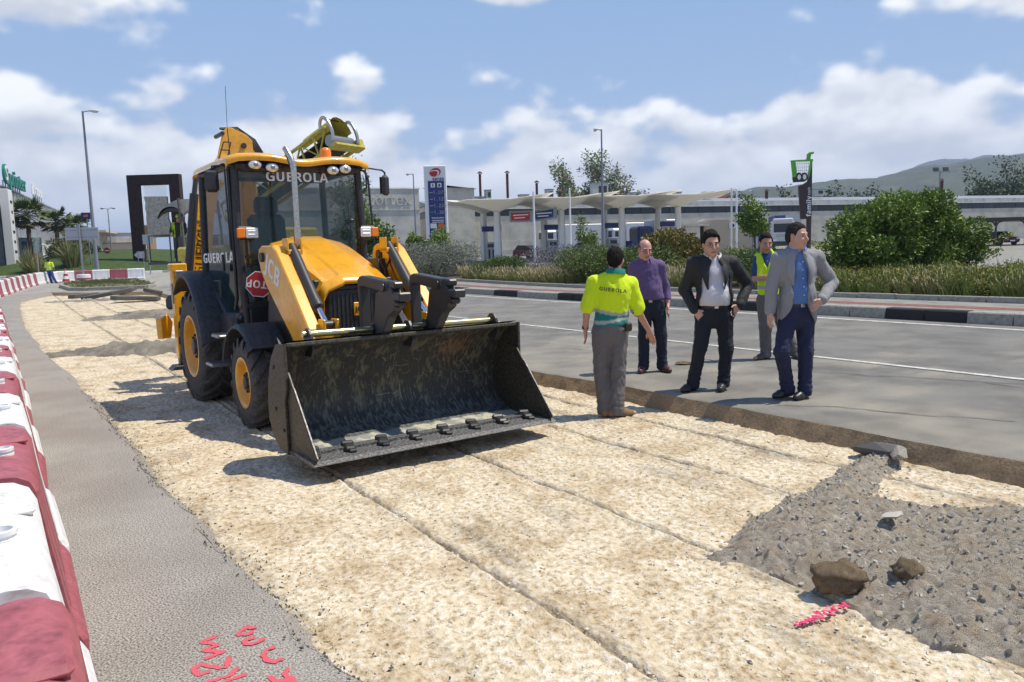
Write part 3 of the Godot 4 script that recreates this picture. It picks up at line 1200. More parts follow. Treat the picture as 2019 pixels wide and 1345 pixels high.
func hood(t: Node3D) -> void:
	var h := Node3D.new()
	h.name = "bonnet"
	t.add_child(h)
	var b := MB.new()
	var sec := [[1.46, 0.475, 2.0, 1.30], [1.52, 0.48, 2.03, 1.30], [1.8, 0.475, 1.965, 1.28], [2.1, 0.465, 1.875, 1.26], [2.4, 0.445, 1.785, 1.24], [2.7, 0.425, 1.68, 1.22], [2.90, 0.41, 1.605, 1.22]]
	var lines := []
	for k in 10:
		lines.append([])
	for q in sec:
		var z: float = q[0]
		var w: float = q[1]
		var y: float = q[2]
		var ring := [Vector3(-w, q[3], z), Vector3(-w, y - 0.17, z), Vector3(-w + 0.055, y - 0.075, z), Vector3(-0.20, y - 0.018, z), Vector3(-0.175, y, z), Vector3(0.175, y, z), Vector3(0.20, y - 0.018, z), Vector3(w - 0.055, y - 0.075, z), Vector3(w, y - 0.17, z), Vector3(w, q[3], z)]
		for k in 10:
			lines[k].append(ring[k])
	for k in 9:
		b.sheet([lines[k], lines[k + 1]], false, false)
	# front lip, rolled over a small radius
	var lip := []
	for q in [[2.90, 0.0, 0.0], [2.955, -0.028, 0.01], [2.985, -0.06, 0.02], [2.99, -0.085, 0.025], [2.97, -0.10, 0.03]]:
		var row := []
		for k in 10:
			var p: Vector3 = lines[k][-1]
			p.z = q[0]
			p.y += q[1] if k > 0 and k < 9 else 0.0
			p.x -= signf(p.x) * float(q[2])
			row.append(p)
		lip.append(row)
	b.sheet(lip, false, true)
	put(b, "bonnet_panel", M.yellow, h)
	b = MB.new()
	b.box(Vector3(0, 1.18, 2.88), Vector3(0.70, 0.58, 0.14), Basis(), 0.03)
	for k in 13:
		b.box(Vector3(-0.27 + 0.045 * k, 1.16, 2.953), Vector3(0.018, 0.48, 0.012))
	b.box(Vector3(0, 1.47, 2.89), Vector3(0.72, 0.05, 0.12), Basis(), 0.01)
	put(b, "grille", M.plastic, h)
	b = MB.new()
	b.box(Vector3(0.0, 1.245, 2.968), Vector3(0.135, 0.135, 0.014), Basis(), 0.004)
	var badge := put(b, "badge", M.yellow, h)
	words("JCB", 0.05, 0.006, M.decalblack, h, Transform3D(Basis(), Vector3(0.0, 1.245, 2.979)))
	# black side screens under the bonnet
	b = MB.new()
	b.box(Vector3(-0.40, 1.30, 2.2), Vector3(0.06, 0.5, 1.3), Basis(), 0.01)
	b.box(Vector3(0.40, 1.30, 2.2), Vector3(0.06, 0.5, 1.3), Basis(), 0.01)
	put(b, "side_screen", M.plastic, h)
	# exhaust
	b = MB.new()
	b.tube([Vector3(-0.25, 1.86, 1.955), Vector3(-0.25, 2.12, 1.955)], 0.043, 16)
	b.tube([Vector3(-0.25, 2.1, 1.955), Vector3(-0.25, 2.72, 1.955), Vector3(-0.25, 2.80, 1.945), Vector3(-0.262, 2.88, 1.915), Vector3(-0.28, 2.95, 1.87), Vector3(-0.29, 2.985, 1.835)], 0.033, 16, false)
	var ex := put(b, "exhaust_stack", M.exhaust, t)
	b = MB.new()
	b.tube([Vector3(-0.288, 2.978, 1.842), Vector3(-0.252, 2.74, 1.953)], 0.026, 12, false)
	put(b, "exhaust_bore", M.paintblack, ex)

func cab(t: Node3D) -> void:
	var c := Node3D.new()
	c.name = "cab"
	t.add_child(c)
	var b := MB.new()
	# posts
	for s in [-1.0, 1.0]:
		b.tube([Vector3(s * 0.70, 1.0, 1.44), Vector3(s * 0.745, 1.5, 1.455), Vector3(s * 0.755, 2.1, 1.44), Vector3(s * 0.735, 2.86, 1.40)], 0.045, 8)
		pass
		b.tube([Vector3(s * 0.80, 1.1, 0.12), Vector3(s * 0.81, 1.7, 0.10), Vector3(s * 0.78, 2.86, 0.12)], 0.045, 8)
		b.tube([Vector3(s * 0.755, 1.12, 1.44), Vector3(s * 0.81, 1.12, 0.98), Vector3(s * 0.81, 1.45, 0.45), Vector3(s * 0.81, 1.62, 0.12)], 0.03, 8)
		b.tube([Vector3(s * 0.745, 2.84, 1.40), Vector3(s * 0.79, 2.84, 0.12)], 0.04, 8)
	b.tube([Vector3(-0.74, 2.83, 1.42), Vector3(0.74, 2.83, 1.42)], 0.06, 8)
	b.tube([Vector3(-0.72, 1.25, 1.46), Vector3(0.72, 1.25, 1.46)], 0.04, 8)
	b.tube([Vector3(-0.78, 2.83, 0.12), Vector3(0.78, 2.83, 0.12)], 0.045, 8)
	b.tube([Vector3(-0.78, 1.70, 0.10), Vector3(0.78, 1.70, 0.10)], 0.035, 8)
	put(b, "cab_frame", M.plastic, c)
	# floor, lower panels, rear bulkhead
	b = MB.new()
	b.box(Vector3(0, 1.02, 0.8), Vector3(1.56, 0.10, 1.30), Basis(), 0.02)
	b.box(Vector3(0, 1.36, 0.08), Vector3(1.56, 0.66, 0.06), Basis(), 0.02)
	b.box(Vector3(0, 1.16, 1.47), Vector3(1.40, 0.28, 0.05), Basis(), 0.02)
	for s in [-1.0, 1.0]:
		b.box(Vector3(s * 0.79, 1.30, 0.40), Vector3(0.05, 0.5, 0.62), Basis(), 0.02)
	put(b, "lower_panel", M.paintblack, c)
	# roof: yellow shell with a dip in the middle of its front
	b = MB.new()
	var rows := []
	var zs := [-0.05, 0.05, 0.4, 0.9, 1.3, 1.5, 1.585, 1.60, 1.585]
	for i in zs.size():
		var row := []
		for j in 25:
			var x := -0.86 + 1.72 * j / 24.0
			var f := absf(x) / 0.86
			var dip := 0.055 * exp(-pow(x / 0.26, 2.0)) * smoothstep(0.6, 1.5, zs[i])
			var y := 2.975 - 0.035 * pow(f, 4.0) - dip
			var z: float = zs[i] - 0.11 * pow(f, 5.0)
			if i == 0:
				y -= 0.10
			if i == 6:
				y -= 0.02
			if i == 7:
				y -= 0.055
			if i == 8:
				y -= 0.095
			if j == 0 or j == 24:
				y -= 0.085
				x *= 0.985
			elif j == 1 or j == 23:
				y -= 0.03
				x *= 1.06
			row.append(Vector3(x, y, z))
		rows.append(row)
	b.sheet(rows, false, true)
	put(b, "roof", M.yellow, c)
	b = MB.new()
	b.box(Vector3(0, 2.855, 0.72), Vector3(1.60, 0.06, 1.45), Basis(), 0.02)
	b.box(Vector3(-0.45, 2.82, 1.46), Vector3(0.50, 0.10, 0.10), Basis(), 0.03)
	b.box(Vector3(0.45, 2.82, 1.46), Vector3(0.46, 0.10, 0.10), Basis(), 0.03)
	put(b, "headlining", M.plastic, c)
	# glass
	b = MB.new()
	rows = []
	for i in 7:
		var y := lerpf(1.30, 2.80, i / 6.0)
		var row := []
		for j in 13:
			var x := lerpf(-0.71, 0.71, j / 12.0)
			row.append(Vector3(x, y, 1.475 - 0.03 * (y - 1.3) - 0.05 * pow(x / 0.7, 4.0) + 0.015))
		rows.append(row)
	b.sheet(rows)
	put(b, "windscreen", M.cabglass, c)
	for s in [-1.0, 1.0]:
		b = MB.new()
		b.face([Vector3(s * 0.80, 1.14, 0.98), Vector3(s * 0.75, 1.14, 1.42), Vector3(s * 0.74, 2.82, 1.38), Vector3(s * 0.78, 2.82, 0.16), Vector3(s * 0.81, 1.64, 0.14), Vector3(s * 0.81, 1.46, 0.45)])
		put(b, "door_glass", M.cabglass, c)
	b = MB.new()
	b.quad(Vector3(-0.76, 1.72, 0.11), Vector3(0.76, 1.72, 0.11), Vector3(0.75, 2.81, 0.13), Vector3(-0.75, 2.81, 0.13))
	put(b, "rear_window", M.cabglass, c)
	# seat
	b = MB.new()
	b.box(Vector3(-0.10, 1.64, 0.62), Vector3(0.50, 0.14, 0.50), Basis(), 0.05)
	b.box(Vector3(-0.10, 2.02, 0.42), Vector3(0.48, 0.66, 0.14), Basis(Vector3.RIGHT, -0.12), 0.06)
	b.box(Vector3(-0.10, 2.45, 0.40), Vector3(0.30, 0.24, 0.10), Basis(Vector3.RIGHT, -0.08), 0.05)
	b.box(Vector3(-0.10, 1.30, 0.60), Vector3(0.36, 0.5, 0.40), Basis(), 0.04)
	for s in [-1.0, 1.0]:
		b.box(Vector3(-0.10 + s * 0.29, 1.82, 0.62), Vector3(0.07, 0.05, 0.34), Basis(), 0.02)
	put(b, "seat", M.seatblue, c)
	# steering column and console
	b = MB.new()
	b.box(Vector3(-0.06, 1.45, 1.27), Vector3(0.24, 0.8, 0.16), Basis(Vector3.RIGHT, 0.25), 0.04)
	var ring := []
	for k in 25:
		var an := TAU * k / 24
		ring.append(Vector3(-0.06 + 0.19 * cos(an), 1.93 + 0.08 * sin(an), 1.13 + 0.17 * sin(an)))
	b.tube(ring, 0.016, 6, false)
	b.box(Vector3(0.52, 1.45, 0.85), Vector3(0.26, 0.75, 0.9), Basis(), 0.05)
	put(b, "steering_console", M.plastic, c)
	# door frame and handle on the side we see
	b = MB.new()
	b.tube([Vector3(-0.79, 2.80, 1.36), Vector3(-0.80, 2.0, 1.40), Vector3(-0.80, 1.35, 1.40), Vector3(-0.80, 1.22, 1.30)], 0.02, 8)
	b.box(Vector3(-0.835, 1.75, 1.05), Vector3(0.03, 0.2, 0.05), Basis(), 0.01)
	put(b, "door_frame", M.paintblack, c)
	# lamps under the roof
	for q in [[-0.545, 2.83], [-0.355, 2.805], [0.365, 2.80], [0.52, 2.82]]:
		lamp(c, "work_lamp", Vector3(q[0], q[1], 1.545), Vector3(0.075, 0.052, 0.05), 0.0)
	# headlamps on stalks
	for s in [-1.0, 1.0]:
		var hl := Node3D.new()
		hl.name = "headlamp"
		c.add_child(hl, true)
		b = MB.new()
		b.box(Vector3(s * 0.72, 2.07, 1.66), Vector3(0.25, 0.15, 0.10), Basis(), 0.045)
		b.tube([Vector3(s * 0.72, 2.0, 1.62), Vector3(s * 0.70, 1.85, 1.55), Vector3(s * 0.66, 1.70, 1.47)], 0.016, 6)
		put(b, "housing", M.plastic, hl)
		b = MB.new()
		b.box(Vector3(s * 0.675, 2.07, 1.712), Vector3(0.135, 0.115, 0.02), Basis(), 0.01)
		b.box(Vector3(s * 0.675, 2.09, 1.722), Vector3(0.10, 0.02, 0.014), Basis(), 0.005)
		b.box(Vector3(s * 0.675, 2.05, 1.722), Vector3(0.10, 0.02, 0.014), Basis(), 0.005)
		put(b, "reflector", M.lampdish, hl)
		b = MB.new()
		b.box(Vector3(s * 0.793, 2.07, 1.71), Vector3(0.09, 0.11, 0.024), Basis(), 0.01)
		put(b, "indicator", M.amber, hl)
	# mirrors
	for s in [-1.0, 1.0]:
		var mi := Node3D.new()
		mi.name = "mirror"
		c.add_child(mi, true)
		var at := Vector3(-0.965, 2.66, 1.32) if s < 0 else Vector3(1.10, 2.655, 1.42)
		b = MB.new()
		b.box(at, Vector3(0.15 if s < 0 else 0.12, 0.25, 0.07), Basis(Vector3.UP, 0.25 * s), 0.034)
		put(b, "mirror_housing", M.plastic, mi)
		b = MB.new()
		b.box(at + Vector3(-0.01 * s, 0, -0.038), Vector3(0.11, 0.21, 0.006), Basis(Vector3.UP, 0.25 * s))
		put(b, "mirror_glass", M.chrome, mi)
		b = MB.new()
		if s < 0:
			b.tube([Vector3(-0.77, 2.80, 1.38), Vector3(-0.86, 2.83, 1.36), Vector3(-0.955, 2.82, 1.33), Vector3(-0.96, 2.72, 1.32)], 0.012, 6)
			b.tube([Vector3(-0.78, 1.9, 1.40), Vector3(-0.83, 1.9, 1.40), Vector3(-0.83, 2.78, 1.37), Vector3(-0.78, 2.80, 1.38)], 0.014, 6)
		else:
			b.tube([Vector3(0.77, 2.55, 1.43), Vector3(0.84, 2.62, 1.43), Vector3(0.84, 2.86, 1.42), Vector3(1.06, 2.84, 1.42), Vector3(1.10, 2.81, 1.42), Vector3(1.10, 2.72, 1.42)], 0.012, 6)
			b.tube([Vector3(0.76, 2.83, 1.42), Vector3(0.82, 2.82, 1.43), Vector3(0.86, 2.72, 1.44), Vector3(0.90, 1.85, 1.46), Vector3(0.76, 1.75, 1.45)], 0.014, 6)
		put(b, "mirror_arm", M.paintblack, mi)
	# beacon
	b = MB.new()
	b.lathe(Vector3(0.50, 2.95, 1.02), Vector3.UP, [Vector2(0.075, 0), Vector2(0.072, 0.035), Vector2(0.05, 0.04), Vector2(0.0, 0.04)], 18)
	var be := put(b, "beacon", M.plastic, c)
	b = MB.new()
	b.lathe(Vector3(0.50, 2.985, 1.02), Vector3.UP, [Vector2(0.066, 0), Vector2(0.066, 0.10), Vector2(0.055, 0.135), Vector2(0.025, 0.152), Vector2(0, 0.155)], 18, true)
	put(b, "beacon_dome", M.amber, be)
	# wiper
	b = MB.new()
	b.tube([Vector3(0.60, 2.21, 1.475), Vector3(0.46, 2.10, 1.49), Vector3(0.30, 2.0, 1.495)], 0.008, 5)
	b.tube([Vector3(0.55, 2.45, 1.49), Vector3(0.60, 1.75, 1.50)], 0.007, 5)
	b.box(Vector3(0.60, 2.21, 1.485), Vector3(0.05, 0.05, 0.04), Basis(), 0.01)
	put(b, "wiper", M.paintblack, c)
	# aerial and its bracket
	b = MB.new()
	b.tube([Vector3(-0.70, 2.93, 1.16), Vector3(-0.70, 3.28, 1.12)], 0.006, 5)
	b.tube([Vector3(-0.70, 3.28, 1.12), Vector3(-0.70, 3.74, 1.16)], 0.0028, 4)
	b.bar(Vector3(-0.78, 2.95, 0.98), Vector3(-0.72, 3.14, 1.0), 0.012, 0.012)
	b.bar(Vector3(-0.68, 2.97, 0.98), Vector3(-0.64, 3.14, 1.0), 0.012, 0.012)
	b.bar(Vector3(-0.72, 3.14, 1.0), Vector3(-0.64, 3.14, 1.0), 0.012, 0.012)
	b.bar(Vector3(-0.76, 3.05, 0.99), Vector3(-0.66, 3.05, 0.99), 0.012, 0.012)
	put(b, "aerial", M.paintblack, c)
	# lettering on the glass, and the stop sign leaning inside the door
	words("GUEROLA", 0.105, 0.003, M.decalwhite, c, Transform3D(Basis(), Vector3(-0.035, 2.715, 1.458)), "Droid Sans", true, "lettering", 1.12)
	words("GUEROLA", 0.115, 0.003, M.decalwhite, c, Transform3D(Basis(Vector3.UP, -PI / 2 + 0.06), Vector3(-0.83, 1.81, 0.80)), "Droid Sans", true, "lettering", 1.55)
	var sg := Node3D.new()
	sg.name = "stop_sign"
	c.add_child(sg)
	sg.transform = Transform3D(Basis(Vector3.UP, -0.25) * Basis(Vector3.BACK, PI - 0.15), Vector3(-0.58, 1.50, 1.535))
	b = MB.new()
	var oc := PackedVector2Array()
	for k in 8:
		oc.append(Vector2.from_angle(TAU * (k + 0.5) / 8) * 0.155)
	b.slab(oc, Transform3D(), -0.004, 0.004)
	put(b, "sign_plate", M.decalwhite, sg)
	b = MB.new()
	var oc2 := PackedVector2Array()
	for k in 8:
		oc2.append(Vector2.from_angle(TAU * (k + 0.5) / 8) * 0.145)
	b.slab(oc2, Transform3D(), -0.003, 0.0065)
	put(b, "sign_face", M.signred, sg)
	words("STOP", 0.085, 0.003, M.decalwhite, sg, Transform3D(Basis(), Vector3(0, 0, 0.009)))

func lamp(parent: Node, called: String, at: Vector3, r: Vector3, turn: float) -> void:
	var o := Node3D.new()
	o.name = called
	parent.add_child(o, true)
	o.position = at
	o.rotation.y = turn
	var b := MB.new()
	b.ball(Vector3(0, 0, -0.02), Vector3(r.x * 1.12, r.y * 1.15, r.z), Basis(), 8)
	put(b, "housing", M.plastic, o)
	b = MB.new()
	b.ball(Vector3(0, 0, 0.012), Vector3(r.x, r.y, 0.03), Basis(), 8)
	put(b, "reflector", M.lampdish, o)
	b = MB.new()
	b.ball(Vector3(0, 0, 0.034), Vector3(r.x * 0.42, r.y * 0.5, 0.012), Basis(), 6)
	put(b, "bulb_shield", M.worn, o)

func loader(t: Node3D) -> void:
	var F := side_frame()
	var b: MB
	for s in [-1.0, 1.0]:
		var a := Node3D.new()
		a.name = "loader_arm"
		t.add_child(a, true)
		b = MB.new()
		var pl := zy([[2.02, 1.80], [2.06, 1.89], [2.15, 1.92], [2.50, 1.915], [2.62, 1.86], [3.0, 1.52], [3.42, 1.12], [3.52, 0.92], [3.50, 0.46], [3.44, 0.36], [3.34, 0.42], [3.28, 0.62], [3.12, 0.86], [2.92, 1.02], [2.66, 1.20], [2.24, 1.50], [2.08, 1.66]])
		b.slab(pl, F, (0.60 if s < 0 else -0.72), (0.72 if s < 0 else -0.60), 0.012)
		put(b, "arm_plate", M.yellow, a)
		b = MB.new()
		# pivot boss and clevises
		b.tube([Vector3(s * 0.58, 1.80, 2.20), Vector3(s * 0.75, 1.80, 2.20)], 0.05, 16)
		put(b, "pivot_pin", M.darkmetal, a)
		b = MB.new()
		b.tube([Vector3(s * 0.55, 0.48, 3.42), Vector3(s * 0.75, 0.48, 3.42)], 0.055, 16)
		put(b, "pivot_pin", M.darkmetal, a)
		b = MB.new()
		b.box(Vector3(s * 0.47, 1.90, 2.60), Vector3(0.02, 0.16, 0.15), Basis(), 0.006)
		b.box(Vector3(s * 0.61, 1.90, 2.60), Vector3(0.02, 0.16, 0.15), Basis(), 0.006)
		b.box(Vector3(s * 0.54, 1.84, 2.60), Vector3(0.16, 0.05, 0.15), Basis(), 0.006)
		put(b, "clevis", M.yellow, a)
		b = MB.new()
		b.box(Vector3(s * 0.47, 1.13, 3.46), Vector3(0.025, 0.15, 0.14), Basis(), 0.006)
		b.box(Vector3(s * 0.60, 1.13, 3.46), Vector3(0.025, 0.15, 0.14), Basis(), 0.006)
		b.box(Vector3(s * 0.54, 1.03, 3.46), Vector3(0.16, 0.10, 0.16), Basis(), 0.006)
		put(b, "clevis", M.yellow, a)
		var ram := Node3D.new()
		ram.name = "tilt_cylinder"
		t.add_child(ram, true)
		b = MB.new()
		b.tube([Vector3(s * 0.54, 1.90, 2.575), Vector3(s * 0.54, 1.33, 3.19)], 0.052, 18)
		b.tube([Vector3(s * 0.54, 1.345, 3.175), Vector3(s * 0.54, 1.30, 3.225)], 0.060, 18)
		b.tube([Vector3(s * 0.48, 1.145, 3.435), Vector3(s * 0.60, 1.145, 3.435)], 0.045, 14)
		put(b, "barrel", M.darkmetal, ram)
		b = MB.new()
		b.tube([Vector3(s * 0.54, 1.34, 3.18), Vector3(s * 0.54, 1.14, 3.44)], 0.027, 14)
		put(b, "rod", M.chrome, ram)
		# hoses that loop along the cylinder
		b = MB.new()
		for k in 2:
			var dx := 0.04 - 0.1 * k
			b.tube([Vector3(s * (0.52 + dx), 1.82, 2.56), Vector3(s * (0.56 + dx), 1.70, 2.48), Vector3(s * (0.57 + dx), 1.52, 2.62), Vector3(s * (0.55 + dx), 1.38, 2.86), Vector3(s * (0.55 + dx), 1.24, 3.0)], 0.013, 7)
		b.tube([Vector3(s * 0.66, 1.85, 2.5), Vector3(s * 0.50, 1.62, 2.55), Vector3(s * 0.46, 1.40, 2.7), Vector3(s * 0.45, 1.2, 2.75)], 0.012, 7)
		put(b, "hose", M.hose, ram)
	words("JCB", 0.20, 0.004, M.decalwhite, t, Transform3D(Basis(Vector3.UP, -PI / 2) * Basis(Vector3.BACK, -0.45), Vector3(-0.7225, 1.66, 2.48)), "Droid Sans", true, "lettering", 1.05)
	b = MB.new()
	b.box(Vector3(0, 0.62, 3.30), Vector3(1.2, 0.18, 0.18), Basis(), 0.03)
	put(b, "cross_tube", M.yellow, t)

	# bucket
	var bk := Node3D.new()
	bk.name = "front_bucket"
	t.add_child(bk)
	var prof := [[4.10, 1.07], [4.0, 1.045], [3.86, 0.97], [3.74, 0.84], [3.66, 0.68], [3.63, 0.52], [3.65, 0.38], [3.73, 0.27], [3.86, 0.205], [4.0, 0.185], [4.30, 0.18], [4.50, 0.18]]
	b = MB.new()
	var rows := []
	for i in prof.size():
		var row := []
		for j in 15:
			row.append(Vector3(-1.165 + 2.33 * j / 14.0, prof[i][1], prof[i][0]))
		rows.append(row)
	b.sheet(rows, false, true)
	# texture follows the length of the profile
	var ln := [0.0]
	for i in range(1, prof.size()):
		ln.append(ln[-1] + Vector2(prof[i][0] - prof[i - 1][0], prof[i][1] - prof[i - 1][1]).length())
	for i in prof.size():
		for j in 15:
			b.uv[i * 15 + j] = Vector2(j / 14.0, ln[i] / ln[-1])
	put(b, "bucket_shell_inside", M.bucket_in, bk)
	b = MB.new()
	rows = []
	for i in prof.size():
		var row := []
		var k0: int = maxi(i - 1, 0)
		var k1: int = mini(i + 1, prof.size() - 1)
		var d := Vector2(prof[k1][0] - prof[k0][0], prof[k1][1] - prof[k0][1]).normalized()
		var nn := Vector2(d.y, -d.x) * 0.03
		for j in 15:
			row.append(Vector3(-1.165 + 2.33 * j / 14.0, prof[i][1] + nn.y, prof[i][0] + nn.x))
		rows.append(row)
	b.sheet(rows, false, false)
	b.box(Vector3(0, 1.066, 4.095), Vector3(2.33, 0.036, 0.03), Basis(Vector3.RIGHT, -0.25), 0.008)
	b.box(Vector3(0, 0.60, 3.52), Vector3(1.1, 0.5, 0.10), Basis(), 0.02)
	for x in [-0.66, -0.42, 0.42, 0.66]:
		b.slab(zy([[3.62, 0.25], [3.62, 0.95], [3.42, 0.80], [3.40, 0.40]]), F, -x - 0.015, -x + 0.015)
	put(b, "bucket_shell", M.bucket_out, bk)
	for s in [-1.0, 1.0]:
		b = MB.new()
		var x0: float = 1.165 if s < 0 else -1.19
		b.slab(zy([[3.90, 1.06], [4.12, 1.085], [4.12, 0.70], [4.06, 0.60], [4.06, 0.14], [3.86, 0.15], [3.70, 0.235], [3.605, 0.38], [3.60, 0.55], [3.64, 0.72], [3.74, 0.92]]), F, x0, x0 + 0.025, 0.005)
		put(b, "end_plate", M.bucket_out, bk)
		b = MB.new()
		var x1: float = 1.145 if s < 0 else -1.164
		b.slab(zy([[3.95, 0.86], [4.10, 0.84], [4.66, 0.215], [4.60, 0.165], [3.95, 0.165]]), F, x1, x1 + 0.019, 0.004)
		put(b, "side_cutter", M.bucket_out, bk)
		b = MB.new()
		b.bar(Vector3(s * 1.155, 0.72, 4.215), Vector3(s * 1.155, 0.225, 4.665), 0.011, 0.010, Vector3(0, 0.6, 0.8))
		put(b, "worn_edge", M.lip, bk)
		b = MB.new()
		b.box(Vector3(s * 1.155, 0.165, 4.22), Vector3(0.05, 0.04, 0.42), Basis(), 0.01)
		put(b, "skid_shoe", M.bucket_out, bk)
		for q in [[3.82, 0.86], [3.82, 0.50], [4.0, 0.34]]:
			b = MB.new()
			b.tube([Vector3(s * 1.185, q[1], q[0]), Vector3(s * 1.20, q[1], q[0])], 0.016, 8)
			put(b, "bolt_head", M.bucket_out, bk)
	b = MB.new()
	b.slab(zy([[4.24, 0.166], [4.66, 0.160], [4.675, 0.168], [4.62, 0.190], [4.24, 0.196]]), F, -1.19, 1.19)
	put(b, "cutting_edge", M.lip, bk)
	for k in 8:
		b = MB.new()
		var x := -1.10 + 0.302 * k
		var tw := -0.35 + 0.1 * sin(k * 2.3)
		var bs := Basis(Vector3.UP, tw)
		b.box(Vector3(x, 0.215, 4.44), Vector3(0.085, 0.045, 0.15), bs, 0.014)
		b.box(Vector3(x, 0.232, 4.40) + bs * Vector3(0, 0, -0.03), Vector3(0.105, 0.05, 0.05), bs, 0.014)
		b.box(Vector3(x, 0.205, 4.50) + bs * Vector3(0, 0, 0.02), Vector3(0.06, 0.03, 0.06), bs, 0.008)
		put(b, "tooth_adapter", M.darkmetal, bk)
	b = MB.new()
	b.bar(Vector3(-1.1, 0.205, 4.40), Vector3(1.1, 0.205, 4.40), 0.03, 0.022)
	put(b, "edge_bar", M.lip, bk)

	# folded pallet forks on their bar above the bucket
	var fk := Node3D.new()
	fk.name = "pallet_fork_set"
	t.add_child(fk)
	b = MB.new()
	b.tube([Vector3(-0.95, 1.125, 3.90), Vector3(1.03, 1.105, 3.90)], 0.030, 18)
	put(b, "fork_bar", M.zinc, fk)
	for x in [-0.90, 0.055, 1.0]:
		b = MB.new()
		b.slab(zy([[3.82, 0.93], [3.98, 0.93], [4.03, 1.0], [3.985, 1.13], [3.95, 1.17], [3.88, 1.175], [3.83, 1.13]]), F, -x - 0.014, -x + 0.014, 0.003)
		put(b, "hook_bracket", M.darkmetal, fk)
	for x in [-0.245, 0.295]:
		var f := Node3D.new()
		f.name = "pallet_fork"
		fk.add_child(f, true)
		b = MB.new()
		b.box(Vector3(x, 1.26, 3.635), Vector3(0.10, 0.62, 0.05), Basis(), 0.008)
		put(b, "fork_blade", M.darkmetal, f)
		b = MB.new()
		b.slab(zy([[3.61, 1.49], [3.64, 1.585], [3.70, 1.60], [4.22, 1.555], [4.24, 1.49], [4.17, 1.455], [3.75, 1.50]]), F, -x - 0.055, -x + 0.055, 0.01)
		put(b, "fork_heel", M.darkmetal, f)
		b = MB.new()
		b.slab(zy([[3.99, 1.45], [4.20, 1.53], [4.30, 1.50], [4.38, 1.40], [4.34, 1.30], [4.22, 1.24], [4.06, 1.06], [3.86, 1.055], [3.92, 1.20]]), F, -x - 0.045, -x + 0.045, 0.01)
		put(b, "fork_carrier", M.darkmetal, f)
		b = MB.new()
		b.box(Vector3(x, 1.525, 4.30), Vector3(0.09, 0.06, 0.14), Basis(Vector3.RIGHT, 0.1), 0.012)
		b.box(Vector3(x, 1.425, 4.42), Vector3(0.12, 0.075, 0.13), Basis(), 0.012)
		b.box(Vector3(x, 1.36, 4.38), Vector3(0.09, 0.06, 0.10), Basis(), 0.02)
		b.tube([Vector3(x - 0.07, 1.505, 4.18), Vector3(x + 0.07, 1.505, 4.18)], 0.035, 14)
		put(b, "fork_latch", M.paintblack, f)
		b = MB.new()
		b.tube([Vector3(x - 0.065, 1.125, 3.90), Vector3(x + 0.065, 1.122, 3.90)], 0.05, 14)
		put(b, "fork_sleeve", M.paintblack, f)

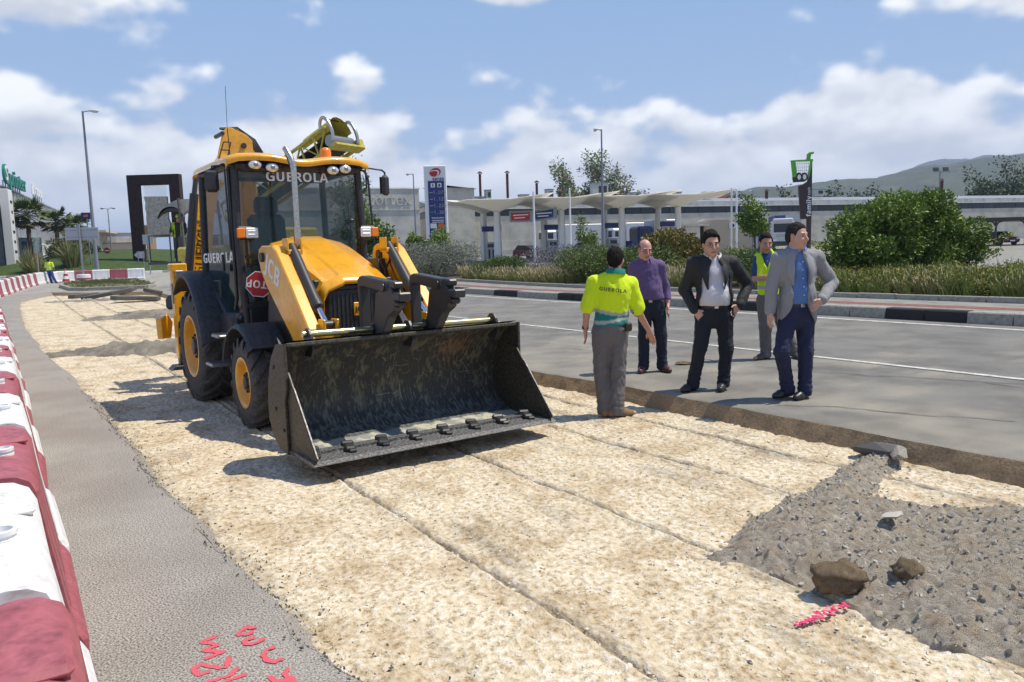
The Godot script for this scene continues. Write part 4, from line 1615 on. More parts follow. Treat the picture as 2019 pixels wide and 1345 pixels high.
func digger(t: Node3D) -> void:
	var F := side_frame()
	var b := MB.new()
	# rear frame and king post
	b.box(Vector3(0, 0.95, -0.92), Vector3(1.9, 0.22, 0.16), Basis(), 0.02)
	b.box(Vector3(0, 0.62, -0.92), Vector3(1.9, 0.18, 0.16), Basis(), 0.02)
	b.box(Vector3(0, 0.8, -0.5), Vector3(0.7, 0.5, 0.8), Basis(), 0.03)
	b.box(Vector3(-0.55, 0.85, -1.15), Vector3(0.34, 0.7, 0.34), Basis(), 0.04)
	put(b, "rear_frame", M.yellow, t)
	for s in [-1.0, 1.0]:
		var lg := Node3D.new()
		lg.name = "stabiliser_leg"
		t.add_child(lg, true)
		b = MB.new()
		b.box(Vector3(s * 0.93, 1.10, -1.0), Vector3(0.17, 1.30, 0.18), Basis(), 0.014)
		b.box(Vector3(s * 0.93, 1.70, -1.0), Vector3(0.21, 0.12, 0.21), Basis(), 0.014)
		put(b, "leg_tube", M.yellow, lg)
		b = MB.new()
		b.box(Vector3(s * 0.93, 0.40, -1.0), Vector3(0.14, 0.16, 0.15), Basis(), 0.01)
		b.slab(PackedVector2Array([Vector2(-0.2, 0), Vector2(0.2, 0), Vector2(0.14, 0.06), Vector2(-0.14, 0.06)]), Transform3D(Basis(), Vector3(s * 0.93, 0.30, -1.0)), -0.13, 0.13, 0.008)
		put(b, "foot_pad", M.darkmetal, lg)
		b = MB.new()
		b.box(Vector3(s * 0.93, 1.62, -0.89), Vector3(0.11, 0.09, 0.03), Basis(), 0.01)
		b.box(Vector3(s * 1.022, 1.35, -1.0), Vector3(0.006, 0.28, 0.10))
		put(b, "data_plate", M.worn, lg)
	var bm := Node3D.new()
	bm.name = "digger_boom"
	t.add_child(bm)
	# boom: two side plates swept up behind the cab, bent forward at the top
	var path := [Vector3(-0.64, 0.95, -1.25), Vector3(-0.60, 1.7, -1.28), Vector3(-0.50, 2.35, -1.30), Vector3(-0.36, 2.80, -1.36), Vector3(-0.06, 3.22, -1.42), Vector3(0.06, 3.45, -1.46)]
	var wid := [0.24, 0.30, 0.28, 0.24, 0.24, 0.24]
	b = MB.new()
	var rows := []
	for k in path.size():
		var d: Vector3 = (path[mini(k + 1, 5)] - path[maxi(k - 1, 0)]).normalized()
		var sd := d.cross(Vector3(0, 0, 1)).normalized()
		var hx: float = wid[k] * 0.5
		rows.append([path[k] - sd * hx + Vector3(0, 0, 0.13), path[k] + sd * hx + Vector3(0, 0, 0.13), path[k] + sd * hx - Vector3(0, 0, 0.13), path[k] - sd * hx - Vector3(0, 0, 0.13)])
	for k in path.size() - 1:
		for j in 4:
			b.quad(rows[k][j], rows[k][(j + 1) % 4], rows[k + 1][(j + 1) % 4], rows[k + 1][j])
	b.face([rows[5][0], rows[5][1], rows[5][2], rows[5][3]])
	put(b, "boom_tube", M.yellow, bm)
	b = MB.new()
	var kn := PackedVector2Array([Vector2(-0.24, 3.02), Vector2(-0.19, 3.34), Vector2(-0.11, 3.62), Vector2(-0.05, 3.69), Vector2(0.02, 3.69), Vector2(0.22, 3.60), Vector2(0.30, 3.52), Vector2(0.31, 3.38), Vector2(0.28, 3.02)])
	b.slab(kn, Transform3D(Basis(), Vector3(0, 0, -1.30)), -0.03, 0.0, 0.006)
	b.slab(kn, Transform3D(Basis(), Vector3(0.14, -0.02, -1.62)), -0.03, 0.0, 0.006)
	put(b, "knuckle_plate", M.yellow, bm)
	b = MB.new()
	b.tube([Vector3(0.17, 3.44, -1.27), Vector3(0.17, 3.44, -1.66)], 0.04, 14)
	b.tube([Vector3(-0.12, 3.60, -1.28), Vector3(-0.12, 3.60, -1.66)], 0.03, 14)
	put(b, "knuckle_pin", M.darkmetal, bm)
	# dipper hanging behind, with its own bucket tucked in
	b = MB.new()
	b.bar(Vector3(0.26, 3.58, -1.55), Vector3(0.30, 1.5, -1.85), 0.22, 0.30, Vector3(0, 0, 1), 0.02)
	put(b, "dipper", M.yellow, bm)
	b = MB.new()
	b.slab(PackedVector2Array([Vector2(-0.3, 0.0), Vector2(0.25, 0.05), Vector2(0.32, 0.5), Vector2(0.1, 0.75), Vector2(-0.2, 0.6)]), Transform3D(Basis(), Vector3(0.3, 0.75, -1.85)), -0.3, 0.3, 0.02)
	put(b, "digger_bucket", M.bucket_out, bm)
	b = MB.new()
	b.tube([Vector3(-0.80, 1.35, -1.12), Vector3(-0.60, 2.72, -1.15)], 0.06, 14)
	b.tube([Vector3(-0.60, 2.72, -1.15), Vector3(-0.54, 3.0, -1.2)], 0.035, 12)
	put(b, "boom_cylinder", M.paintblack, bm)
	b = MB.new()
	for k in 4:
		b.tube([Vector3(0.34 + 0.03 * k, 3.0, -1.35), Vector3(0.36 + 0.03 * k, 3.36, -1.33), Vector3(0.28 + 0.03 * k, 3.55, -1.4), Vector3(0.05 + 0.03 * k, 3.66 + 0.02 * k, -1.45), Vector3(-0.1, 3.70, -1.5)], 0.016, 6)
	put(b, "hose", M.hose, bm)
	words("GUEROLA", 0.115, 0.004, M.decalblack, bm, Transform3D(Basis(Vector3.BACK, PI / 2 - 0.16), Vector3(-0.555, 2.02, -1.15)), "Droid Sans", false, "lettering", 1.3)
	b = MB.new()
	b.slab(PackedVector2Array([Vector2(-0.08, 0), Vector2(0.08, 0), Vector2(0.13, 0.22), Vector2(0.05, 0.34), Vector2(-0.09, 0.28)]), Transform3D(Basis(Vector3.UP, 0.6), Vector3(-1.12, 0.72, -1.25)), -0.05, 0.05, 0.01)
	put(b, "digger_linkage", M.yellow, bm)

# a field of distances on a grid, meshed as surface nets
class SD:
	var o: Vector3
	var h: float
	var nx: int
	var ny: int
	var nz: int
	var f := PackedFloat32Array()

	func _init(lo: Vector3, hi: Vector3, cell: float) -> void:
		o = lo
		h = cell
		nx = int((hi.x - lo.x) / cell) + 2
		ny = int((hi.y - lo.y) / cell) + 2
		nz = int((hi.z - lo.z) / cell) + 2
		f.resize(nx * ny * nz)
		f.fill(1.0)

	func span(lo: Vector3, hi: Vector3) -> Array:
		return [clampi(int((lo.x - o.x) / h), 0, nx - 1), clampi(int((hi.x - o.x) / h) + 1, 0, nx - 1), clampi(int((lo.y - o.y) / h), 0, ny - 1), clampi(int((hi.y - o.y) / h) + 1, 0, ny - 1), clampi(int((lo.z - o.z) / h), 0, nz - 1), clampi(int((hi.z - o.z) / h) + 1, 0, nz - 1)]

	# tapered capsule, joined smoothly; flat > 1 squeezes it along axis n
	func cone(a: Vector3, b: Vector3, ra: float, rb: float, k := 0.03, n := Vector3.ZERO, flat := 1.0) -> void:
		var m := maxf(ra, rb) + k + h * 2.0
		var s := span(a.min(b) - Vector3(m, m, m), a.max(b) + Vector3(m, m, m))
		var ba := b - a
		var l2 := maxf(ba.length_squared(), 1e-9)
		for z in range(s[4], s[5] + 1):
			for y in range(s[2], s[3] + 1):
				var at := (z * ny + y) * nx
				for x in range(s[0], s[1] + 1):
					var p := o + Vector3(x, y, z) * h - a
					var t := clampf(p.dot(ba) / l2, 0.0, 1.0)
					p -= ba * t
					if flat != 1.0:
						p += n * (p.dot(n) * (flat - 1.0))
					var d := p.length() - lerpf(ra, rb, t)
					var e := f[at + x]
					var q := maxf(k - absf(d - e), 0.0)
					f[at + x] = minf(d, e) - q * q / (4.0 * k)

	func ell(c: Vector3, r: Vector3, b := Basis(), k := 0.03, cut := false) -> void:
		var m := maxf(r.x, maxf(r.y, r.z)) + k + h * 2.0
		var s := span(c - Vector3(m, m, m), c + Vector3(m, m, m))
		var bi := b.transposed()
		var r2 := r * r
		for z in range(s[4], s[5] + 1):
			for y in range(s[2], s[3] + 1):
				var at := (z * ny + y) * nx
				for x in range(s[0], s[1] + 1):
					var p := bi * (o + Vector3(x, y, z) * h - c)
					var k0 := (p / r).length()
					var k1 := maxf((p / r2).length(), 1e-6)
					var d := k0 * (k0 - 1.0) / k1
					var e := f[at + x]
					if cut:
						d = -d
						var q := maxf(k - absf(d - e), 0.0)
						f[at + x] = maxf(d, e) + q * q / (4.0 * k)
					else:
						var q := maxf(k - absf(d - e), 0.0)
						f[at + x] = minf(d, e) - q * q / (4.0 * k)

	# keep only where g(p) is negative
	func keep(g: Callable, soft := 0.0) -> void:
		var i := 0
		for z in nz:
			for y in ny:
				for x in nx:
					var e := f[i]
					if e < 0.06:
						var d: float = g.call(o + Vector3(x, y, z) * h)
						f[i] = maxf(e + soft * clampf(1.0 + d / 0.035, 0.0, 1.0), d)
					i += 1

	func above(y0: float) -> void:
		var i := 0
		for z in nz:
			for y in ny:
				var d := y0 - (o.y + y * h)
				for x in nx:
					f[i] = maxf(f[i], d)
					i += 1

	func below(y0: float) -> void:
		var i := 0
		for z in nz:
			for y in ny:
				var d := (o.y + y * h) - y0
				for x in nx:
					f[i] = maxf(f[i], d)
					i += 1

	func net(b: MB, ripple = null, tint = null) -> void:
		var idx := PackedInt32Array()
		idx.resize(nx * ny * nz)
		idx.fill(-1)
		var sx := 1
		var sy := nx
		var sz := nx * ny
		for z in nz - 1:
			for y in ny - 1:
				var i := (z * ny + y) * nx
				for x in nx - 1:
					var a0 := f[i]
					var a1 := f[i + 1]
					var a2 := f[i + sy]
					var a3 := f[i + sy + 1]
					var a4 := f[i + sz]
					var a5 := f[i + sz + 1]
					var a6 := f[i + sz + sy]
					var a7 := f[i + sz + sy + 1]
					var m := int(a0 < 0) + int(a1 < 0) + int(a2 < 0) + int(a3 < 0) + int(a4 < 0) + int(a5 < 0) + int(a6 < 0) + int(a7 < 0)
					if m != 0 and m != 8:
						var sum := Vector3.ZERO
						var cnt := 0
						for e in [[a0, a1, 0, 0, 0, 0], [a2, a3, 0, 0, 1, 0], [a4, a5, 0, 0, 0, 1], [a6, a7, 0, 0, 1, 1], [a0, a2, 1, 0, 0, 0], [a1, a3, 1, 1, 0, 0], [a4, a6, 1, 0, 0, 1], [a5, a7, 1, 1, 0, 1], [a0, a4, 2, 0, 0, 0], [a1, a5, 2, 1, 0, 0], [a2, a6, 2, 0, 1, 0], [a3, a7, 2, 1, 1, 0]]:
							if (e[0] < 0) != (e[1] < 0):
								var q := Vector3(e[3], e[4], e[5])
								q[e[2]] = e[0] / (e[0] - e[1])
								sum += q
								cnt += 1
						var p := o + (Vector3(x, y, z) + sum / cnt) * h
						var g := Vector3(a1 + a3 + a5 + a7 - a0 - a2 - a4 - a6, a2 + a3 + a6 + a7 - a0 - a1 - a4 - a5, a4 + a5 + a6 + a7 - a0 - a1 - a2 - a3)
						if g.length_squared() < 1e-12:
							g = Vector3.UP
						g = g.normalized()
						if ripple != null:
							p += g * ripple.call(p)
						if tint != null:
							b.col = tint.call(p)
						idx[i] = b.vert(p, g)
					i += 1
		var first := -1
		for k in idx.size():
			if idx[k] >= 0:
				first = idx[k]
				break
		if first < 0:
			return
		var i0 := b.ix.size()
		for z in range(1, nz - 1):
			for y in range(1, ny - 1):
				var i := (z * ny + y) * nx + 1
				for x in range(1, nx - 1):
					if idx[i] >= 0 or idx[i - 1] >= 0 or idx[i - sy] >= 0 or idx[i - sz] >= 0:
						var v0 := f[i] < 0
						if v0 != (f[i + 1] < 0):
							b4(b, idx[i - sy - sz], idx[i - sz], idx[i], idx[i - sy], v0)
						if v0 != (f[i + sy] < 0):
							b4(b, idx[i - sx - sz], idx[i - sx], idx[i], idx[i - sz], v0)
						if v0 != (f[i + sz] < 0):
							b4(b, idx[i - sx - sy], idx[i - sy], idx[i], idx[i - sx], v0)
					i += 1
		if ripple != null:
			# normals anew from the rippled surface
			var acc := PackedVector3Array()
			acc.resize(b.v.size())
			for k in range(i0, b.ix.size(), 3):
				var p0 := b.ix[k]
				var p1 := b.ix[k + 1]
				var p2 := b.ix[k + 2]
				var fnn := (b.v[p2] - b.v[p0]).cross(b.v[p1] - b.v[p0])
				acc[p0] += fnn
				acc[p1] += fnn
				acc[p2] += fnn
			for k in range(first, b.v.size()):
				if acc[k].length_squared() > 1e-16:
					b.n[k] = acc[k].normalized()

	func b4(b: MB, p: int, q: int, r: int, s: int, inside: bool) -> void:
		if p < 0 or q < 0 or r < 0 or s < 0:
			return
		if inside:
			b.ix.append_array([p, r, q, p, s, r])
		else:
			b.ix.append_array([p, q, r, p, r, s])

func cloth(r: float, g: float, b: float, rough := 0.85) -> StandardMaterial3D:
	var m := mat(r, g, b, rough)
	m.rim_enabled = true
	m.rim = 0.25
	m.rim_tint = 0.6
	m.vertex_color_use_as_albedo = true
	return grained(m, M.weave, 9.0, null, 0.0, true)

func bounds(pts: Array, m: float) -> Array:
	var lo: Vector3 = pts[0]
	var hi: Vector3 = pts[0]
	for p in pts:
		lo = lo.min(p)
		hi = hi.max(p)
	return [lo - Vector3(m, m, m), hi + Vector3(m, m, m)]

func folds(amp: float, fx: float, fy: float, seed_: float) -> Callable:
	return func(p: Vector3) -> float:
		var a := fn.get_noise_3d(p.x * fx * 800.0 + seed_, p.y * fy * 800.0, p.z * fx * 800.0)
		var b := fn.get_noise_3d(p.x * fx * 1900.0, p.y * fy * 2100.0 + seed_, p.z * fx * 1900.0)
		return amp * ((1.0 - absf(a) * 3.4) * 0.8 + b * 0.55)

func hand_into(b: MB, w: Vector3, tip: Vector3, side: Vector3, curl: float, fine := 0.0062) -> void:
	# w wrist, tip direction of the middle finger, side: towards the thumb
	var y := (tip - w).normalized()
	var x := (side - y * side.dot(y)).normalized()
	var z := x.cross(y)   # towards the palm or the back
	var bb := bounds([w - y * 0.05, w + y * 0.20], 0.075)
	var s := SD.new(bb[0], bb[1], fine)
	s.cone(w - y * 0.035, w + y * 0.01, 0.031, 0.028, 0.02, z, 1.25)
	s.cone(w + y * 0.02 + x * 0.018, w + y * 0.085 + x * 0.026, 0.021, 0.018, 0.02, z, 1.3)
	s.cone(w + y * 0.02 - x * 0.012, w + y * 0.082 - x * 0.024, 0.021, 0.017, 0.02, z, 1.3)
	s.cone(w + y * 0.03, w + y * 0.085, 0.022, 0.020, 0.02, z, 1.3)
	var lens := [0.068, 0.078, 0.072, 0.056]
	for k in 4:
		var off := 0.031 - 0.0205 * k
		var a: Vector3 = w + y * (0.088 - 0.004 * absf(k - 1.2)) + x * off
		var d := (y + x * (0.10 - 0.07 * k)).normalized()
		var l: float = lens[k]
		var d2 := (d + z * curl).normalized()
		var d3 := (d + z * curl * 2.4).normalized()
		var p1 := a + (d + z * curl * 0.4).normalized() * l * 0.42
		var p2 := p1 + d2 * l * 0.33
		var p3 := p2 + d3 * l * 0.27
		s.cone(a, p1, 0.0102, 0.0095, 0.006)
		s.cone(p1, p2, 0.0095, 0.0088, 0.004)
		s.cone(p2, p3, 0.0088, 0.0075, 0.004)
	var t0 := w + y * 0.03 + x * 0.028
	var t1 := t0 + (y * 0.7 + x * 0.75 + z * curl * 0.4).normalized() * 0.042
	var t2 := t1 + (y * 0.95 + x * 0.35 + z * curl * 0.8).normalized() * 0.034
	s.cone(t0, t1, 0.0155, 0.0120, 0.012)
	s.cone(t1, t2, 0.0118, 0.0090, 0.004)
	s.net(b)

func person(c: Dictionary) -> Node3D:
	var J: Dictionary = c.J
	var t := thing("person", c.label, "person", c.at, 0.0)
	var fwd: Vector3 = c.fwd.normalized()
	var right: Vector3 = (J.sr - J.sl).normalized()
	var pel: Vector3 = (J.hl + J.hr) * 0.5
	var chest: Vector3 = J.neck.lerp(pel, 0.32)
	var belly: Vector3 = J.neck.lerp(pel, 0.68) + fwd * c.get("belly", 0.0)
	var up: Vector3 = (J.neck - pel).normalized()
	var tb := Basis(right, up, right.cross(up))
	var q: float = c.get("coarse", 1.0)
	var sd0: float = c.at.x * 31.0
	# ---- the body itself: one surface from head to feet
	var b := MB.new()
	b.col = Color(1, 1, 1)
	var all := J.values()
	var bb := bounds(all, 0.16)
	var s := SD.new(bb[0], bb[1], 0.021 * q)
	s.ell(chest, Vector3(0.135, 0.17, 0.08), tb, 0.05)
	s.ell(J.neck.lerp(pel, 0.68), Vector3(0.12, 0.17, 0.075), tb, 0.05)
	s.ell(pel, Vector3(0.13, 0.12, 0.085), tb, 0.05)
	s.cone(J.sl, J.sr, 0.044, 0.044, 0.04)
	s.cone(J.neck - up * 0.02, J.head - up * 0.06, 0.058, 0.055, 0.03)
	for e in ["l", "r"]:
		s.cone(J["s" + e], J["e" + e], 0.050, 0.041, 0.03)
		s.cone(J["e" + e], J["w" + e], 0.042, 0.030, 0.02)
		s.cone(J["h" + e], J["k" + e], 0.078, 0.055, 0.03)
		s.cone(J["k" + e], J["a" + e], 0.054, 0.038, 0.03)
		s.cone(J["a" + e] - Vector3(0, 0.03, 0), J["t" + e], 0.034, 0.026, 0.03)
	s.net(b)
	# head
	var lk: Vector3 = c.look.normalized()
	var hx := Vector3.UP.cross(lk).normalized()
	var hy := lk.cross(hx)
	if c.has("tilt"):
		hy = hy.rotated(lk, c.tilt)
		hx = hx.rotated(lk, c.tilt)
	var hb := Basis(hx, hy, lk)
	var hc: Vector3 = J.head
	var hs: float = c.get("headsize", 1.0)
	var cell := 0.0068 * q
	s = SD.new(Vector3(-0.115, -0.22, -0.14), Vector3(0.115, 0.15, 0.15), cell)
	s.ell(Vector3(0, 0.032, -0.015), Vector3(0.077, 0.098, 0.097), Basis(), 0.02)
	s.ell(Vector3(0, -0.045, 0.014), Vector3(0.063 + c.get("jowl", 0.0), 0.084, 0.078), Basis(), 0.03)
	s.ell(Vector3(0, -0.102, 0.056), Vector3(0.030, 0.022, 0.026), Basis(), 0.02)
	s.cone(Vector3(-0.040, 0.030, 0.074), Vector3(0.040, 0.030, 0.074), 0.013, 0.013, 0.015)
	for sx in [-1.0, 1.0]:
		s.ell(Vector3(sx * 0.040, -0.026, 0.064), Vector3(0.024, 0.022, 0.022), Basis(), 0.02)
		s.ell(Vector3(sx * 0.031, 0.008, 0.100), Vector3(0.017, 0.0095, 0.017), Basis(), 0.008, true)
		s.ell(Vector3(sx * 0.079, -0.006, -0.012), Vector3(0.010, 0.031, 0.019), Basis(Vector3.UP, 0.35 * sx), 0.008)
		s.cone(Vector3(sx * 0.010, -0.031, 0.096), Vector3(sx * 0.012, -0.030, 0.092), 0.009, 0.009, 0.006)
	s.cone(Vector3(0, 0.018, 0.086), Vector3(0, -0.026, 0.110), 0.009, 0.0135, 0.012)
	s.cone(Vector3(-0.020, -0.060, 0.083), Vector3(0.020, -0.060, 0.083), 0.008, 0.008, 0.008)
	s.cone(Vector3(-0.016, -0.074, 0.080), Vector3(0.016, -0.074, 0.080), 0.009, 0.009, 0.008)
	s.ell(Vector3(0, -0.067, 0.097), Vector3(0.025, 0.003, 0.012), Basis(), 0.004, true)
	s.cone(Vector3(0, -0.06, -0.025), Vector3(0, -0.20, -0.035), 0.057, 0.060, 0.03)
	b.xf = Transform3D(hb.scaled_local(Vector3.ONE * hs), hc)
	var hairc: Color = c.hair
	var stub: float = c.get("stubble", 0.0)
	var smile: float = c.get("smile", 0.0)
	s.net(b, null, func(p: Vector3) -> Color:
		var k := Color(1, 1, 1)
		if p.z > 0.055:
			var my := -0.067 + smile * p.x * p.x * 8.0
			if absf(p.x) < 0.027 and absf(p.y - my) < 0.0105:
				k = Color(0.72, 0.42, 0.40)
				if smile > 0.5 and absf(p.y - my) < 0.005 and absf(p.x) < 0.021:
					k = Color(1.5, 1.9, 2.1)
			if absf(p.x) > 0.014 and absf(p.x) < 0.050 and absf(p.y - 0.034 + absf(p.x) * 0.10) < 0.0062:
				k = Color(0.22, 0.2, 0.2)
			if p.y > -0.045 and p.y < -0.005 and absf(p.x) < 0.055:
				k = Color(1.04, 0.9, 0.87)
		if stub > 0.0 and p.y < -0.05 and p.z > -0.02 and p.y > -0.13:
			k = k.lerp(Color(0.55, 0.55, 0.58), stub)
		return k)
	b.xf = Transform3D()
	b.col = Color(1, 1, 1)
	# hands
	if q < 1.5:
		for e in ["l", "r"]:
			if c.get("hide_" + e, false):
				continue
			var sdv: Vector3 = c.get("thumb_" + e, fwd)
			hand_into(b, J["w" + e], J["f" + e], sdv, c.get("curl_" + e, 0.35))
	else:
		for e in ["l", "r"]:
			b.ball(J["w" + e].lerp(J["f" + e], 0.5), Vector3(0.04, 0.05, 0.03), Basis(), 5)
	put(b, "body", M["skin_" + c.get("skin", "a")], t)
	# eyes
	for sx in [-1.0, 1.0]:
		b = MB.new()
		b.xf = Transform3D(hb.scaled_local(Vector3.ONE * hs), hc)
		b.ball(Vector3(sx * 0.031, 0.0075, 0.0705), Vector3(0.0125, 0.0085, 0.0125), Basis(), 6)
		var ey := put(b, "eye", M.eyewhite, t)
		b = MB.new()
		b.xf = Transform3D(hb.scaled_local(Vector3.ONE * hs), hc)
		b.ball(Vector3(sx * 0.031, 0.0075, 0.0785), Vector3(0.0068, 0.0068, 0.0055), Basis(), 5)
		put(b, "iris", M.iris, ey)
	# hair
	b = MB.new()
	s = SD.new(Vector3(-0.115, -0.12, -0.15), Vector3(0.115, 0.18, 0.13), cell)
	var hr: float = c.get("hairlen", 0.012)
	s.ell(Vector3(0, 0.036, -0.017), Vector3(0.079 + hr * 0.75, 0.099 + hr, 0.099 + hr), Basis(), 0.02)
	s.cone(Vector3(0, -0.02, -0.06), Vector3(0, -0.075, -0.055), 0.060, 0.050, 0.03)
	var bald: bool = c.get("bald", false)
	s.keep(func(p: Vector3) -> float:
		# lowest hair for each place from brow to nape: forehead, sideburn, over the ear, behind it
		var lo := -0.082
		if p.z > 0.045:
			lo = lerpf(0.072, 0.092, clampf((p.z - 0.045) / 0.045, 0.0, 1.0)) + 0.10 * maxf(absf(p.x) - 0.045, 0.0)
		elif p.z > 0.030:
			lo = lerpf(-0.005, 0.072, (p.z - 0.030) / 0.015)
		elif p.z > 0.012:
			lo = -0.005
		elif p.z > -0.034:
			lo = 0.024
		var r2 := lo - p.y + 0.010 * fn.get_noise_3d(p.x * 6000.0, p.y * 6000.0, p.z * 6000.0)
		if bald:
			r2 = maxf(r2, maxf((p.z - 0.028) * 0.9 + (p.y - 0.05) * 0.3, (p.y - 0.085) + 0.45 * (p.z + 0.03)))
		return r2, hr * 0.95)
	b.xf = Transform3D(hb.scaled_local(Vector3.ONE * hs), hc)
	s.net(b, func(p: Vector3) -> float: return fn.get_noise_3d(p.x * 4500.0, p.y * 1500.0, p.z * 1500.0) * 0.010 - 0.001, func(p: Vector3) -> Color:
		var g := fn.get_noise_3d(p.x * 9000.0, p.y * 2500.0, p.z * 2500.0)
		return Color(0.7, 0.7, 0.7).lerp(Color(1.5, 1.5, 1.5), clampf(0.3 + g * 1.4, 0.0, 1.0)))
	var hm := mat(hairc.r, hairc.g, hairc.b, 0.6)
	hm.vertex_color_use_as_albedo = true
	hm.roughness = 0.85
	hm.metallic_specular = 0.25
	put(b, "hair", hm, t)
	if c.get("glasses", false):
		b = MB.new()
		b.xf = Transform3D(hb.scaled_local(Vector3.ONE * hs), hc)
		for sx in [-1.0, 1.0]:
			var ring := []
			for k in 13:
				var an := TAU * k / 12
				ring.append(Vector3(sx * 0.034 + 0.024 * cos(an), 0.003 + 0.017 * sin(an), 0.100 - 0.006 * absf(cos(an))))
			b.tube(ring, 0.0017, 5, false)
			b.tube([Vector3(sx * 0.058, 0.008, 0.096), Vector3(sx * 0.082, 0.010, 0.06), Vector3(sx * 0.084, 0.008, -0.01)], 0.0017, 5)
		b.tube([Vector3(-0.010, 0.006, 0.101), Vector3(0.010, 0.006, 0.101)], 0.0017, 5)
		put(b, "glasses", M.glassframe, t)
	# ---- trousers
	b = MB.new()
	var lw: float = c.get("legw", 1.0)
	bb = bounds([J.hl, J.hr, J.kl, J.kr, J.al, J.ar, pel + up * 0.13], 0.17)
	s = SD.new(bb[0], bb[1], 0.0145 * q)
	s.ell(pel - up * 0.01, Vector3(0.165, 0.14, 0.122), tb, 0.05)
	s.ell(pel + up * 0.08, Vector3(0.155, 0.10, 0.112), tb, 0.05)
	for e in ["l", "r"]:
		var hp: Vector3 = J["h" + e]
		var kn: Vector3 = J["k" + e]
		var an: Vector3 = J["a" + e]
		s.cone(hp, kn, 0.094 * lw, 0.071 * lw, 0.025)
		s.cone(kn, an + (kn - an).normalized() * -0.005, 0.071 * lw, 0.062 * lw * c.get("hem", 1.0), 0.03)
		s.cone(an + (kn - an) * 0.12 + fwd * 0.01, an - Vector3(0, 0.02, 0) + fwd * 0.02, 0.060 * lw, 0.064 * lw * c.get("hem", 1.0), 0.02)
	s.below(J.neck.y - (J.neck.y - pel.y) * c.get("waist", 0.80))
	s.above(minf(J.al.y, J.ar.y) - 0.055)
	var kl: Vector3 = J.kl
	var al: Vector3 = J.al
	var fw := folds(0.0105 * c.get("fold", 1.0), 1.1, 0.45, sd0)
	s.net(b, func(p: Vector3) -> float:
		# soft rolls at the ankle and behind the knee on top of the long folds
		var yk: float = p.y - kl.y
		var ya: float = p.y - al.y
		return float(fw.call(p)) + 0.005 * sin(p.y * 120.0 + p.x * 30.0) * exp(-pow((ya - 0.06) / 0.07, 2.0)) + 0.003 * sin(p.y * 150.0 + p.z * 40.0) * exp(-pow(yk / 0.06, 2.0)))
	put(b, "trousers", c.trousers, t)
	# belt
	b = MB.new()
	var wy: float = J.neck.y - (J.neck.y - pel.y) * (c.get("waist", 0.80) + 0.025)
	var ring2 := []
	var wc: Vector3 = J.neck.lerp(pel, c.get("waist", 0.80) + 0.025)
	for j in 2:
		var row := []
		for k in 32:
			var an := TAU * k / 32
			row.append(wc + right * cos(an) * 0.166 + tb.z * sin(an) * 0.124 + Vector3(0, 0.018 - 0.036 * j, 0))
		ring2.append(row)
	b.sheet(ring2, true, false)
	put(b, "belt", M.leather, t)
	b = MB.new()
	b.box(wc + fwd * 0.127, Vector3(0.045, 0.034, 0.012), Basis(Vector3.UP.cross(fwd).normalized(), Vector3.UP, fwd), 0.004)
	put(b, "buckle", M.steel, t)
	# ---- shoes
	for e in ["l", "r"]:
		b = MB.new()
		var an: Vector3 = J["a" + e]
		var to: Vector3 = J["t" + e]
		var dir := Vector3(to.x - an.x, 0, to.z - an.z).normalized()
		var g0: float = c.get("lift_" + e, 0.0)
		var heel := Vector3(an.x, g0 + 0.045, an.z) - dir * 0.055
		var ball := heel + dir * 0.165 + Vector3(0, -0.008, 0)
		var tip := heel + dir * 0.232 + Vector3(0, -0.014, 0)
		bb = bounds([heel, tip, an], 0.085)
		s = SD.new(bb[0], bb[1], 0.0085 * q)
		s.cone(heel, ball, 0.042, 0.047, 0.02)
		s.cone(ball, tip, 0.046, 0.034, 0.02)
		s.cone(heel + dir * 0.03 + Vector3(0, 0.03, 0), heel + dir * 0.04 + Vector3(0, 0.065, 0), 0.045, 0.045, 0.03)
		s.above(g0 + 0.003)
		s.net(b, null, func(p: Vector3) -> Color: return Color(0.25, 0.25, 0.25) if p.y < g0 + 0.017 else Color(1, 1, 1))
		put(b, "shoe", c.shoes, t)
	# ---- upper garment
	var long_: bool = c.get("long", true)
	b = MB.new()
	bb = bounds([J.neck, J.sl, J.sr, J.el, J.er, J.wl, J.wr, pel], 0.17)
	s = SD.new(bb[0], bb[1], 0.0125 * q)
	var tw: float = c.get("torso", 1.0)
	var thick: float = c.get("thick", 0.0)
	s.ell(chest, Vector3(0.178 * tw + thick, 0.21, 0.120 * tw + thick), tb, 0.06)
	s.ell(belly, Vector3(0.165 * tw + thick, 0.19, 0.122 * tw + thick), tb, 0.06)
	s.ell(pel + up * 0.06, Vector3(0.168 * tw + thick, 0.13, 0.128 + thick), tb, 0.05)
	if c.get("skirt", false):
		s.ell(pel - up * 0.03, Vector3(0.178 * tw + thick, 0.15, 0.138 + thick), tb, 0.06)
	s.cone(J.sl + up * 0.0, J.sr + up * 0.0, 0.062 + thick * 0.6, 0.062 + thick * 0.6, 0.05)
	s.cone(J.neck - up * 0.035, J.neck + up * 0.012, 0.085 + thick * 0.5, 0.070, 0.05)
	for e in ["l", "r"]:
		var sh: Vector3 = J["s" + e]
		var el: Vector3 = J["e" + e]
		var wr: Vector3 = J["w" + e]
		s.cone(J.neck - up * 0.035, sh + up * 0.012, 0.066 + thick * 0.5, 0.058 + thick * 0.5, 0.04)
		if long_:
			s.cone(sh, el, 0.066 + thick * 0.5, 0.056 + thick * 0.4, 0.035)
			s.cone(el, wr.lerp(el, c.get("cuff", 0.06)), 0.056 + thick * 0.4, 0.043 + thick * 0.4, 0.02)
		else:
			s.cone(sh, sh.lerp(el, 0.86), 0.070, 0.078, 0.035)
	s.above(c.hemline)
	if c.has("carve"):
		s.keep(c.carve)
